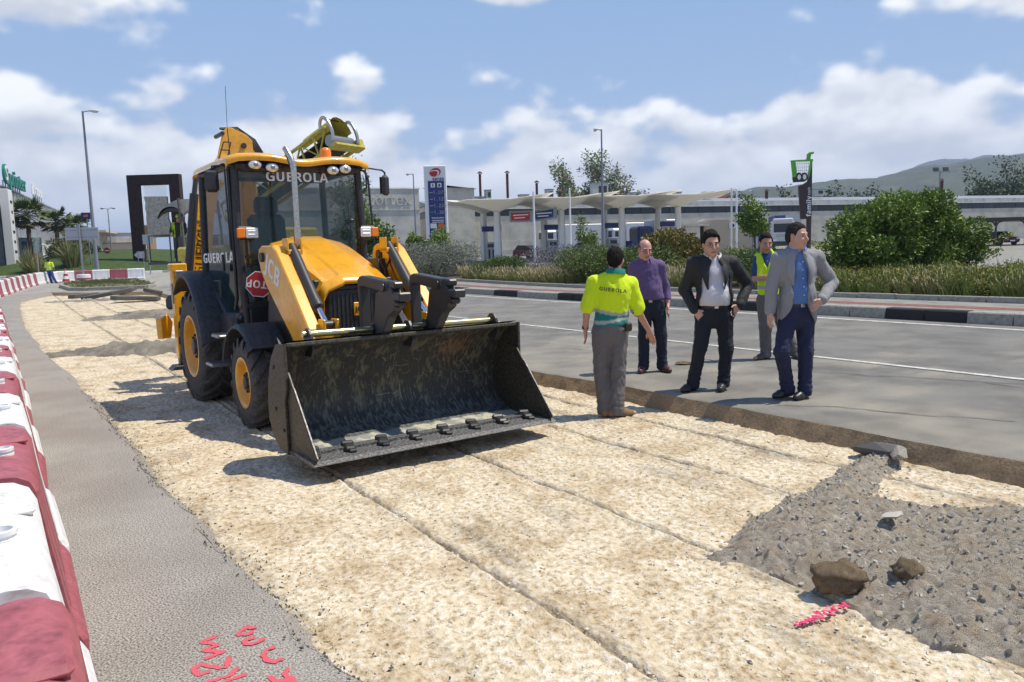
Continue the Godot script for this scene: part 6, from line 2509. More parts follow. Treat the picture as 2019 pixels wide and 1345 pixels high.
func vegetation() -> void:
	M.leaf = leafmat()
	M.bark = grained(mat(0.12, 0.09, 0.065, 0.95), M.speck, 3.0)
	M.palebark = grained(mat(0.26, 0.22, 0.18, 0.95), M.speck, 3.0)
	var sage0 := Color(0.085, 0.10, 0.075)
	var sage1 := Color(0.19, 0.20, 0.165)
	var grn0 := Color(0.025, 0.05, 0.012)
	var grn1 := Color(0.085, 0.135, 0.03)
	var yel0 := Color(0.09, 0.115, 0.022)
	var yel1 := Color(0.22, 0.24, 0.05)
	# the planted strip beyond the footpath, from left to right
	shrub("lavender_bush", "large rounded grey-green bush at the left end of the planted strip", stl(-35.9, 18.9, 0.25), Vector3(4.2, 1.9, 3.0), 15000, 0.085, sage0, sage1, {"narrow": 0.16, "lobes": 14})
	shrub("rosemary_bush", "low dark green bush just right of the large grey bush", stl(-30.4, 19.4, 0.25), Vector3(3.0, 1.15, 2.4), 8000, 0.08, grn0, grn1, {"narrow": 0.2, "lobes": 10})
	shrub("rosemary_bush", "dark green bush below the filling station sign, left of the grey bush", stl(-40.0, 20.5, 0.3), Vector3(2.6, 1.3, 2.4), 5000, 0.09, grn0, grn1, {"narrow": 0.25})
	shrub("lavender_bush", "low greyish lavender row behind the dark green bush", stl(-30.0, 23.5, 0.3), Vector3(5.0, 1.5, 2.4), 9000, 0.08, Color(0.10, 0.105, 0.10), Color(0.19, 0.18, 0.22), {"narrow": 0.18, "lobes": 14})
	shrub("rosemary_bush", "wide bright green bush behind the yellow-shirted worker", stl(-23.6, 20.4, 0.25), Vector3(4.4, 1.5, 2.8), 14000, 0.085, Color(0.035, 0.06, 0.014), Color(0.12, 0.16, 0.03), {"narrow": 0.2, "lobes": 13, "shoots": 60})
	shrub("broom_bush", "olive green bush between the yellow-shirted worker and the black jacket", stl(-19.0, 21.8, 0.25), Vector3(3.2, 1.4, 2.6), 10000, 0.08, yel0, Color(0.17, 0.17, 0.05), {"narrow": 0.25, "lobes": 10, "shoots": 50})
	shrub("photinia_bush", "bush with reddish yellow tips above the man in purple", stl(-25.9, 26.2, 0.35), Vector3(3.2, 2.0, 2.6), 9000, 0.12, Color(0.065, 0.08, 0.014), Color(0.17, 0.125, 0.028), {"narrow": 0.45, "lobes": 11, "shoots": 40})
	shrub("rosemary_bush", "dark green bush behind the man in the black jacket", stl(-15.6, 20.6, 0.25), Vector3(3.6, 1.35, 2.6), 11000, 0.08, grn0, grn1, {"narrow": 0.22, "lobes": 12, "shoots": 40})
	shrub("rosemary_bush", "green bush between the hi-vis vest and the grey jacket", stl(-14.2, 24.5, 0.3), Vector3(3.0, 1.5, 2.6), 7000, 0.09, grn0, grn1, {"narrow": 0.25, "lobes": 10, "shoots": 30})
	shrub("lavender_bush", "lavender bush with pale purple tips behind the tall green bush", stl(-7.5, 27.5, 0.35), Vector3(6.0, 1.25, 2.6), 9000, 0.085, Color(0.10, 0.11, 0.085), Color(0.18, 0.15, 0.22), {"narrow": 0.18, "lobes": 14})
	big_bush()
	# grasses and weeds in front of the shrubs
	var tufts := [tuft_mesh(1, 26, 0.55, Color(0.10, 0.12, 0.025), Color(0.28, 0.26, 0.09), true), tuft_mesh(2, 30, 0.42, Color(0.09, 0.14, 0.02), Color(0.22, 0.26, 0.05), false), tuft_mesh(3, 22, 0.62, Color(0.20, 0.18, 0.07), Color(0.36, 0.30, 0.14), true)]
	var sp := [[], [], []]
	for k in 5200:
		var s := rng.randf_range(-36.0, 3.0)
		var tt := rng.randf_range(2.75, 6.2 if s < -16.0 else 9.0)
		var p := stl(s, kerb_t(s) + tt, 0.30)
		var near_right := s > -15.0
		var den := fn.get_noise_2d(s * 22.0, tt * 22.0)
		if not near_right and den < 0.05:
			continue
		var which := 0 if rng.randf() < 0.5 else (1 if rng.randf() < 0.6 else 2)
		if near_right:
			which = 1 if rng.randf() < 0.72 else 0
		sp[which].append(spot(p, rng.randf_range(0.7, 1.35)))
	for k in 3:
		scatter(["dry_grass", "green_grass", "straw_grass"][k], tufts[k], M.leaf, sp[k], ["dry grass", "green weeds", "straw-coloured grass"][k] + " growing in the planted strip beyond the footpath")
	# yellow flowers right of the grey jacket
	var fb := MB.new()
	for k in 5:
		var an := TAU * k / 5
		fb.col = Color(0.62, 0.42, 0.01)
		leaf(fb, Vector3(0, 0, 0), Vector3(cos(an), 0.5, sin(an)).normalized(), Vector3(-sin(an), 0, cos(an)), 0.022, 0.016)
	fb.col = Color(0.05, 0.09, 0.015)
	fb.tube([Vector3(0, 0, 0), Vector3(0.01, -0.2, 0)], 0.003, 3, false)
	var fl := []
	for k in 900:
		var s := rng.randfn() * 2.2 - 11.0
		var tt := rng.randf_range(3.0, 6.5)
		fl.append(spot(stl(s, kerb_t(s) + tt, 0.30 + rng.randf_range(0.30, 0.62)), rng.randf_range(0.9, 1.5)))
	scatter("yellow_flowers", fb.mesh(), M.leaf, fl, "small yellow flowers among the weeds under the tall bush")
	var wsp := []
	var weeds := MB.new()
	leaves(weeds, [[Vector3(0, 0.22, 0), Vector3(0.24, 0.22, 0.24)], [Vector3(0.12, 0.38, 0.05), Vector3(0.14, 0.16, 0.14)], [Vector3(-0.1, 0.34, -0.06), Vector3(0.13, 0.17, 0.13)]], 240, 0.06, Color(0.07, 0.10, 0.015), Color(0.20, 0.21, 0.04), 0.4, -0.3, 0.2)
	for k in 760:
		var s := rng.randf_range(-14.5, 3.0)
		wsp.append(spot(stl(s, kerb_t(s) + rng.randf_range(2.9, 8.5), 0.28), rng.randf_range(0.7, 1.25)))
	scatter("weeds", weeds.mesh(), M.leaf, wsp, "olive green weeds in the planted strip on the right")

	# small trees
	tree("young_tree", "round-crowned young street tree beside the hi-vis worker's head", onland(12.55, -39.0, 0.0), 3.9, 0.5, 7000, 0.13, Color(0.045, 0.09, 0.012), Color(0.14, 0.21, 0.03), {"trunk": 0.58, "thick": 0.06, "lobe": 0.095, "narrow": 0.6})
	tree("sapling", "slender sapling with pale green leaves in front of the white lorry", onland(5.2, -50.0, 0.0), 3.4, 0.55, 1500, 0.17, Color(0.05, 0.09, 0.015), Color(0.15, 0.20, 0.04), {"trunk": 0.38, "thick": 0.04, "lobe": 0.09, "limbs": 5, "steep": 1.6, "narrow": 0.6})
	# poplars behind the factory
	tree("poplar_tree", "tall thin-leaved poplar on the left, behind the factory roof", onland(12.0, -131.0), 14.5, 0.52, 16000, 0.5, Color(0.09, 0.115, 0.045), Color(0.20, 0.20, 0.10), {"trunk": 0.25, "thick": 0.22, "lobe": 0.075, "steep": 2.6, "limbs": 9, "tall": 1.6, "bark": M.palebark, "spread": 0.4})
	tree("poplar_tree", "greener poplar in the middle, behind the lamp post on the factory roof", onland(16.0, -133.0), 16.0, 0.5, 18000, 0.5, Color(0.07, 0.11, 0.035), Color(0.17, 0.20, 0.08), {"trunk": 0.25, "thick": 0.22, "lobe": 0.075, "steep": 2.8, "limbs": 9, "tall": 1.6, "bark": M.palebark, "spread": 0.4})
	tree("poplar_tree", "almost bare brownish poplar on the right, behind the factory roof", onland(19.8, -130.0), 15.6, 0.55, 9000, 0.42, Color(0.13, 0.115, 0.075), Color(0.22, 0.19, 0.13), {"trunk": 0.22, "thick": 0.22, "lobe": 0.05, "steep": 2.4, "limbs": 11, "tall": 1.6, "bark": M.palebark, "spread": 0.4})
	# trees by the totem sign
	tree("leafy_tree", "leafy green tree seen just right of the loader cab", onland(-7.9, -40.5), 5.4, 0.62, 12000, 0.18, Color(0.04, 0.075, 0.012), Color(0.11, 0.16, 0.03), {"trunk": 0.3, "thick": 0.09, "lobe": 0.11})
	tree("cypress_tree", "dark slanting cypress in front of the grey factory wall", onland(-8.2, -52.0), 3.9, 0.55, 6500, 0.12, Color(0.014, 0.03, 0.012), Color(0.045, 0.07, 0.025), {"trunk": 0.12, "thick": 0.10, "lobe": 0.085, "steep": 1.5, "tall": 1.5, "narrow": 0.25})
	tree("poplar_tree", "thin pale poplar showing between cab roof and mirror", onland(-11.4, -57.0), 8.8, 0.42, 1600, 0.17, Color(0.08, 0.12, 0.05), Color(0.18, 0.21, 0.11), {"trunk": 0.25, "thick": 0.10, "lobe": 0.06, "steep": 2.6, "limbs": 7, "tall": 1.5, "bark": M.palebark})
	shrub("sign_shrub", "light green shrub left of the price sign", onland(-6.95, -56.0), Vector3(1.5, 2.9, 1.5), 2600, 0.15, Color(0.07, 0.11, 0.018), Color(0.17, 0.21, 0.04), {"narrow": 0.5, "lobes": 8})
	shrub("sign_shrub", "light green shrub with upright shoots in front of the price sign", onland(-5.2, -56.0), Vector3(1.9, 3.0, 1.6), 3400, 0.16, Color(0.07, 0.12, 0.018), Color(0.18, 0.23, 0.04), {"narrow": 0.45, "lobes": 9, "shoots": 26, "shoot": 1.6})

# the tall bush on the right: arching boughs clothed in leaves
func big_bush() -> void:
	var t := thing("bush", "tall spreading green bush with arching branches right of the grey jacket", "shrub", stl(-13.2, 23.6, 0.3))
	var b := MB.new()
	var fol := MB.new()
	var c0 := Color(0.042, 0.080, 0.010)
	var c1 := Color(0.145, 0.205, 0.026)
	var lobes := []
	for i in 11:
		var u := -1.7 + 0.35 * i
		var top := 2.2 - 0.30 * u * u
		for j in 6:
			var hgt := lerpf(0.4, maxf(top - 0.35, 0.5), rng.randf())
			if j == 5:
				hgt = top - 0.4
			lobes.append([Vector3(0.9, 0, -0.42) * (u + rng.randf_range(-0.15, 0.15)) + Vector3(0.42, 0, 0.9) * (rng.randf_range(-0.75, 0.75) if j < 5 else 0.0) + Vector3(0, maxf(hgt, 0.35), 0), Vector3(1, 0.9, 1) * rng.randf_range(0.28, 0.46)])
	leaves(fol, lobes, 56000, 0.085, c0, c1, 0.5, 0.0, 0.3)
	for k in 70:
		var an := rng.randf() * TAU
		var reach := rng.randf_range(0.2, 1.0)
		var right_ := Vector3(0.9, 0, -0.42)
		var dep := Vector3(0.42, 0, 0.9)
		var base := right_ * rng.randf_range(-1.5, 1.7) + dep * rng.randf_range(-0.5, 0.5)
		var rise := rng.randf_range(0.6, 1.75) * (1.0 - 0.30 * absf(base.x) / 1.6)
		var out := (right_ * cos(an) * 1.35 + dep * sin(an) * 0.8) * reach
		var pts := []
		var rad := []
		var shade := rng.randf()
		for j in 9:
			var f := j / 8.0
			var p := base + out * (f * 0.35 + f * f * 0.85) + Vector3(0, rise * (1.55 * f - 0.62 * f * f * reach) - 0.1, 0)
			p += Vector3(fn.get_noise_2d(k * 70.0, j * 60.0), 0, fn.get_noise_2d(k * 70.0 + 400.0, j * 60.0)) * 0.25 * f
			pts.append(p)
			rad.append(lerpf(0.028, 0.004, f))
		b.tube(pts, rad, 5, false)
		for j in 260:
			var f := 1.0 - 0.84 * pow(rng.randf(), 1.25)
			var x := f * 8.0
			var i := mini(int(x), 7)
			var p: Vector3 = pts[i].lerp(pts[i + 1], x - i)
			var dirv: Vector3 = (pts[i + 1] - pts[i]).normalized()
			var sp := Vector3(rng.randfn(), rng.randfn(), rng.randfn()) * lerpf(0.20, 0.035, f)
			fol.col = c0.lerp(c1, clampf(rng.randf() * 0.8 + 0.3 * shade - 0.05, 0.0, 1.0))
			if f > 0.93:
				fol.col = fol.col.lerp(Color(0.24, 0.26, 0.04), 0.6)
			var ax := (dirv * 0.7 + Vector3(rng.randfn(), rng.randfn(), rng.randfn()) * 0.7).normalized()
			var sd := ax.cross(Vector3(rng.randfn(), rng.randfn(), rng.randfn())).normalized()
			leaf(fol, p + sp, ax, sd, rng.randf_range(0.05, 0.095), rng.randf_range(0.025, 0.042))
	t.scale = Vector3.ONE * 1.34
	put(b, "branches", M.bark, t)
	put(fol, "foliage", M.leaf, t)

func extra_materials() -> void:
	M.lamphead = mat(0.55, 0.56, 0.58, 0.4)
	M.kerbred = blotched(grained(mat(0.30, 0.10, 0.11, 0.8), M.speck, 2.0), M.grime, 0.6)
	M.turfdry = blotched(grained(mat(0.17, 0.165, 0.07, 0.98), M.speck, 1.2), M.grime, 0.5)
	M.signblue = mat(0.012, 0.025, 0.14, 0.4)
	M.signorange = mat(0.75, 0.14, 0.02, 0.4)
	M.wallgrey = blotched(grained(mat(0.74, 0.73, 0.69, 0.9), M.speck, 0.5), M.blot, 0.05)
	M.wallcream = blotched(grained(mat(0.80, 0.76, 0.66, 0.9), M.speck, 0.5), M.blot, 0.06)
	M.fascia = grained(mat(0.80, 0.77, 0.69, 0.8), M.blot, 0.1)
	M.roofsheet = grained(mat(0.28, 0.30, 0.33, 0.5, 0.2), M.blot, 0.2)
	M.darkglass = mat(0.025, 0.035, 0.042, 0.15)
	M.darkglass2 = mat(0.045, 0.055, 0.06, 0.2)
	M.rust = grained(mat(0.10, 0.042, 0.028, 0.9), M.grime, 0.8)
	M.whitepaint = mat(0.80, 0.80, 0.79, 0.45)
	M.membrane = mat(0.80, 0.79, 0.75, 0.7)
	M.membrane.backlight_enabled = true
	M.membrane.backlight = Color(0.7, 0.69, 0.66)
	M.shopmetal = grained(mat(0.40, 0.41, 0.44, 0.45, 0.3), M.blot, 0.1)
	M.shopglass = mat(0.02, 0.045, 0.12, 0.12)
	M.signgreen = mat(0.0, 0.20, 0.14, 0.45)
	M.limegreen = mat(0.10, 0.42, 0.02, 0.5)
	M.brownpaint = mat(0.042, 0.022, 0.022, 0.5)
	M.logored = mat(0.50, 0.015, 0.025, 0.4)
	M.totemblue = mat(0.018, 0.035, 0.17, 0.4)
	M.digit = mat(0.42, 0.44, 0.38, 0.5)
	M.beige = grained(mat(0.70, 0.60, 0.48, 0.9), M.speck, 0.6)
	M.tile = mat(0.42, 0.17, 0.08, 0.9)
	M.carred = mat(0.11, 0.006, 0.012, 0.25)
	M.carblack = mat(0.012, 0.013, 0.016, 0.2)
	M.carwhite = mat(0.55, 0.56, 0.58, 0.3)
	M.truckblue = mat(0.02, 0.05, 0.22, 0.4)

func surroundings() -> void:
	extra_materials()

func frame_on(a: Vector3, b: Vector3) -> Transform3D:
	# x along the wall from a to b, z out of it towards the viewer's side
	var x := Vector3(b.x - a.x, 0, b.z - a.z).normalized()
	return Transform3D(Basis(x, Vector3.UP, x.cross(Vector3.UP)), a)

func at_frame(called: String, label: String, category: String, f: Transform3D) -> Node3D:
	var t := thing(called, label, category)
	t.transform = f
	return t

func part(parent: Node, called: String, m: Material, at: Vector3, size: Vector3, b := Basis(), bev := 0.0) -> MeshInstance3D:
	var mb := MB.new()
	mb.box(at, size, b, bev)
	return put(mb, called, m, parent)

func barrier_shape() -> ArrayMesh:
	var b := MB.new()
	# cross-section from one foot over the top to the other; stations along the length
	var sec := [[0.225, 0.0], [0.228, 0.10], [0.205, 0.145], [0.185, 0.165], [0.135, 0.50], [0.118, 0.66], [0.112, 0.73], [0.092, 0.775], [0.05, 0.797], [0.0, 0.803]]
	var ring := []
	for k in sec.size():
		ring.append(Vector2(sec[k][0], sec[k][1]))
	for k in range(sec.size() - 2, -1, -1):
		ring.append(Vector2(-sec[k][0], sec[k][1]))
	var rows := []
	var zs := [[-0.565, 0.90, 1.0], [-0.55, 0.97, 1.0], [-0.53, 1.0, 1.0], [-0.47, 1.0, 1.0], [-0.455, 0.90, 0.995], [-0.36, 0.90, 0.995], [-0.345, 1.0, 1.0], [-0.06, 1.0, 1.0], [-0.045, 0.93, 1.0], [0.045, 0.93, 1.0], [0.06, 1.0, 1.0], [0.345, 1.0, 1.0], [0.36, 0.90, 0.995], [0.455, 0.90, 0.995], [0.47, 1.0, 1.0], [0.53, 1.0, 1.0], [0.55, 0.97, 1.0], [0.565, 0.90, 1.0]]
	for q in zs:
		var row := []
		for p in ring:
			var inset: float = q[1] if p.y > 0.16 and p.y < 0.70 else (1.0 if absf(q[0]) < 0.54 else q[1])
			row.append(Vector3(p.x * inset, p.y * float(q[2]), q[0]))
		rows.append(row)
	var cnt := ring.size()
	for j in cnt - 1:
		if j >= 6 and j < cnt - 7:
			continue
		var two := []
		for row in rows:
			two.append([row[j], row[j + 1]])
		b.sheet(two, false, false)
	var arc := []
	for row in rows:
		arc.append(row.slice(6, cnt - 6))
	b.sheet(arc, false, false)
	for e in [0, rows.size() - 1]:
		var pts: Array = rows[e].duplicate()
		if e == 0:
			pts.reverse()
		for k in range(1, pts.size() - 1):
			b.tri(pts[0], pts[k + 1], pts[k])
	return b.mesh()

func street() -> void:
	var W := Color(1, 1, 1)
	var scuff := ntex(61, 0.02, [[0.15, Color(0.84, 0.82, 0.79)], [0.32, Color(0.96, 0.95, 0.94)], [0.5, W]], 5, 512)
	M.barrier_white = grained(mat(0.76, 0.76, 0.76, 0.4), scuff, 1.0)
	M.barrier_red = blotched(grained(mat(0.42, 0.115, 0.135, 0.55), ntex(62, 0.02, [[0.15, Color(0.86, 0.8, 0.8)], [0.45, Color(0.95, 0.93, 0.93)], [0.7, Color(1, 1, 1)]], 5, 512), 1.3), M.blot, 2.7)
	M.galv = grained(mat(0.36, 0.38, 0.42, 0.45, 0.5), M.blot, 0.8)
	M.greypaint = mat(0.20, 0.22, 0.26, 0.5)
	M.signback = mat(0.42, 0.44, 0.47, 0.5, 0.3)
	M.conered = grained(mat(0.55, 0.04, 0.04, 0.6), M.speck, 3.0)
	M.corten = blotched(grained(mat(0.045, 0.022, 0.018, 0.9), M.speck, 0.8), M.grime, 0.2)
	M.travertine = blotched(grained(mat(0.66, 0.60, 0.51, 0.95), ntex(63, 0.03, [[0.2, Color(0.66, 0.63, 0.6)], [0.5, Color(0.9, 0.9, 0.88)], [0.75, W]], 5, 512), 0.5), M.blot, 0.3)
	var shape := barrier_shape()
	var cap := MB.new()
	cap.lathe(Vector3(0, 0.795, 0.13), Vector3.UP, [Vector2(0.042, 0), Vector2(0.042, 0.012), Vector2(0.037, 0.014), Vector2(0.037, 0.022), Vector2(0.042, 0.024), Vector2(0.042, 0.036), Vector2(0.030, 0.038), Vector2(0.028, 0.01), Vector2(0, 0.008)], 14)
	var capm := cap.mesh()
	var rib := MB.new()
	rib.box(Vector3(0, 0.80, -0.22), Vector3(0.19, 0.030, 0.20), Basis(), 0.014)
	var ribm := rib.mesh()
	var lug := MB.new()
	lug.lathe(Vector3(0, 0.08, -0.585), Vector3.UP, [Vector2(0.06, 0), Vector2(0.06, 0.62), Vector2(0.045, 0.65), Vector2(0, 0.655)], 14)
	var lugm := lug.mesh()
	var ord := ["nearest", "second", "third", "fourth", "fifth", "sixth", "seventh", "eighth", "ninth", "tenth", "eleventh", "twelfth", "thirteenth", "fourteenth", "fifteenth", "sixteenth", "seventeenth"]
	for k in 15:
		var s := -1.52 - 1.2 * k
		var red := k % 2 == 0
		var t := -0.055 - 0.012 * k + rng.randf_range(-0.015, 0.015)
		barrier(shape, capm, ribm, lugm, stl(s, t), atan2(AL.x, AL.z) + rng.randf_range(-0.02, 0.02), red, "%s water-filled barrier, %s from the camera in the near row" % ["red" if red else "white", ord[k]], "barriers of the near row")
	# far row: along the road first, then across it
	var path := Curve3D.new()
	for q in [[-24.9, -36.6], [-26.4, -39.7], [-28.5, -43.9], [-30.6, -48.3], [-32.3, -52.2], [-32.75, -53.8], [-32.3, -55.0], [-31.0, -55.7], [-29.0, -56.4], [-27.0, -56.9]]:
		path.add_point(Vector3(q[0], 0, q[1]))
	var L := path.get_baked_length()
	var cols := "wrwrwrwrwrwrwrwwwwrwrw"
	var k := 0
	var run := [0, 0]
	while (k + 1) * 1.17 < L and k < cols.length():
		var a := path.sample_baked(k * 1.17)
		var b2 := path.sample_baked((k + 1) * 1.17)
		var c := (a + b2) * 0.5
		var red: bool = cols[k] == "r"
		var n: int = run[1 if red else 0]
		run[1 if red else 0] += 1
		barrier(shape, capm, ribm, lugm, onland(c.x, c.z), atan2(b2.x - a.x, b2.z - a.z), red, "%s barrier, %s %s one from the left in the far curving row" % ["red" if red else "white", "first" if n == 0 else ord[n], "red" if red else "white"], "barriers of the far row")
		k += 1

	cone(onland(-31.35, -54.0))
	# concrete drum that holds a signpost, and the signpost
	var d := thing("concrete_drum", "round concrete base painted faded red and white, under a signpost", "drum", onland(-30.2, -54.2))
	var mb := MB.new()
	mb.lathe(Vector3.ZERO, Vector3.UP, [Vector2(0.46, 0), Vector2(0.46, 0.30)], 24)
	put(mb, "red_ring", M.barrier_red, d)
	mb = MB.new()
	mb.lathe(Vector3.ZERO, Vector3.UP, [Vector2(0.455, 0.30), Vector2(0.44, 0.52), Vector2(0.40, 0.55), Vector2(0, 0.55)], 24)
	put(mb, "white_ring", M.barrier_white, d)
	d = thing("direction_sign", "wide grey back of a road sign on a pale post beside the tall lamp", "sign", onland(-30.2, -54.2, 0.55))
	mb = MB.new()
	mb.tube([Vector3(0, 0, 0), Vector3(-0.02, 3.5, 0)], 0.075, 10)
	put(mb, "post", M.galv, d)
	part(d, "panel", M.signback, Vector3(0.10, 2.85, -0.12), Vector3(2.35, 0.85, 0.05), Basis(), 0.01)
	for x in [-0.5, 0.5]:
		part(d, "rail", M.galv, Vector3(0.1, 2.85 + x * 0.5, -0.085), Vector3(2.2, 0.05, 0.03))

	# lamp posts
	lamp_post("tall grey street lamp on the left by the far barriers", onland(-31.12, -57.76), 12.4, 1.15, 0.0, 1)
	lamp_post("street lamp rising behind the worker in the yellow shirt", onland(6.75, -55.0), 9.6, 0.55, PI, 1)
	lamp_post("street lamp left of the filling station price sign", onland(-8.7, -72.0), 8.4, 0.65, PI, 1)
	lamp_post("distant street lamp with two arms on the left", onland(-49.2, -95.0), 7.3, 0.9, 0.0, 2)
	lamp_post("small street lamp beyond the factory near the hills", onland(30.5, -96.0), 7.2, 0.5, PI, 1)

	roundabout()

func barrier(shape: Mesh, capm: Mesh, ribm: Mesh, lugm: Mesh, at: Vector3, turn: float, red: bool, label: String, group: String) -> void:
	var o := thing("water_barrier", label, "barrier", at, turn, group)
	var m: Material = M.barrier_red if red else M.barrier_white
	put(shape, "barrier_body", m, o)
	put(ribm, "top_rib", m, o)
	put(lugm, "coupling", m, o)
	put(capm, "filler_cap", M.barrier_white, o)

func cone(at: Vector3) -> void:
	var c := thing("traffic_cone", "red and white traffic cone by the far barriers", "traffic cone", at)
	part(c, "base", M.conered, Vector3(0, 0.03, 0), Vector3(0.62, 0.06, 0.62), Basis(), 0.015)
	var p := [[0.25, 0.06], [0.205, 0.27], [0.16, 0.46], [0.12, 0.64], [0.075, 0.85], [0.035, 1.02]]
	for k in 5:
		var b := MB.new()
		var prof := [Vector2(p[k][0], p[k][1]), Vector2(p[k + 1][0], p[k + 1][1])]
		if k == 4:
			prof.append(Vector2(0, 1.02))
		b.lathe(Vector3.ZERO, Vector3.UP, prof, 20)
		put(b, "band", M.conered if k % 2 == 0 else M.barrier_white, c)

func lamp_post(label: String, at: Vector3, h: float, arm: float, turn: float, heads: int) -> void:
	var o := thing("street_lamp", label, "street lamp", at, turn)
	var b := MB.new()
	var r := h * 0.0115
	b.tube([Vector3(0, 0, 0), Vector3(0, 1.2, 0)], [r * 1.15, r * 1.1], 12)
	b.tube([Vector3(0, 1.2, 0), Vector3(0, h, 0)], [r, r * 0.45], 12)
	put(b, "post", M.greypaint, o)
	for k in heads:
		var s := 1.0 if k == 0 else -1.0
		var up := 0.0 if heads == 1 else 0.1
		b = MB.new()
		b.tube([Vector3(0, h - 0.1, 0), Vector3(s * 0.18, h - 0.02 + up, 0), Vector3(s * arm * 0.5, h + up, 0)], 0.035, 8)
		put(b, "arm", M.greypaint, o)
		b = MB.new()
		b.ball(Vector3(s * arm * 0.72, h + 0.0 + up, 0), Vector3(arm * 0.34, 0.10, 0.15), Basis(Vector3.BACK, -0.06 * s), 8)
		b.ball(Vector3(s * arm * 0.82, h - 0.06 + up, 0), Vector3(arm * 0.20, 0.10, 0.12), Basis(), 8)
		put(b, "lamp_head", M.lamphead, o)

func fan_palm(label: String, at: Vector3, h: float, r: float) -> void:
	var t := thing("palm_tree", label, "palm tree", at, 0.0, "palms on the roundabout")
	var b := MB.new()
	var pts := []
	var rad := []
	for k in 13:
		pts.append(Vector3(0.03 * sin(k * 0.7), h * k / 12.0, 0.03 * cos(k)))
		rad.append((0.26 if k % 2 == 0 else 0.22) * (1.0 - 0.15 * k / 12.0))
	b.tube(pts, rad, 10)
	put(b, "trunk", M.bark, t)
	b = MB.new()
	for k in 46:
		var an := rng.randf() * TAU
		var el := rng.randf_range(-0.75, 1.25)
		var d := Vector3(cos(an) * cos(el), sin(el), sin(an) * cos(el))
		var stem := r * rng.randf_range(0.40, 0.62)
		var base := Vector3(0, h, 0)
		var hub := base + d * stem
		b.col = Color(0.04, 0.06, 0.02)
		b.tube([base, hub], 0.018, 4, false)
		var side := d.cross(Vector3.UP).normalized()
		var upv := side.cross(d).normalized()
		for j in 13:
			var f := (j / 12.0 - 0.5) * 2.5
			var fd := (d * cos(f) + (side * 0.9 + upv * 0.25 * rng.randf_range(-1, 1)) * sin(f)).normalized()
			b.col = Color(0.035, 0.06, 0.015).lerp(Color(0.10, 0.13, 0.04), rng.randf())
			if el < -0.45:
				b.col = Color(0.11, 0.09, 0.045)
			var tip := hub + fd * r * 0.5 - Vector3(0, 0.12 * r * absf(f), 0)
			leaf(b, hub, (tip - hub).normalized(), upv.cross(fd).normalized(), (tip - hub).length(), r * 0.075)
	put(b, "crown", M.leaf, t)

func flax(label: String, at: Vector3, r: float, h: float, n: int) -> void:
	var t := thing("flax_plant", label, "plant", at)
	var b := MB.new()
	for k in n:
		var an := rng.randf() * TAU
		var lean := rng.randf_range(0.05, 1.0)
		var out := Vector3(cos(an), 0, sin(an))
		var base := out * rng.randf_range(0.0, 0.35) * r
		var l := h * rng.randf_range(0.7, 1.15)
		var prev := base
		var w := 0.055
		var sd := out.cross(Vector3.UP).normalized()
		b.col = Color(0.09, 0.11, 0.03).lerp(Color(0.34, 0.33, 0.14), rng.randf())
		for j in 5:
			var f := (j + 1) / 5.0
			var p := base + out * r * lean * (f * 0.55 + 0.55 * f * f) + Vector3(0, l * (f * (1.25 - 0.35 * lean) - 0.45 * lean * f * f), 0)
			var w2 := w * (1.0 - f * f)
			b.quad(prev - sd * w, prev + sd * w, p + sd * w2, p - sd * w2)
			prev = p
			w = w2
	put(b, "blades", M.leaf, t)

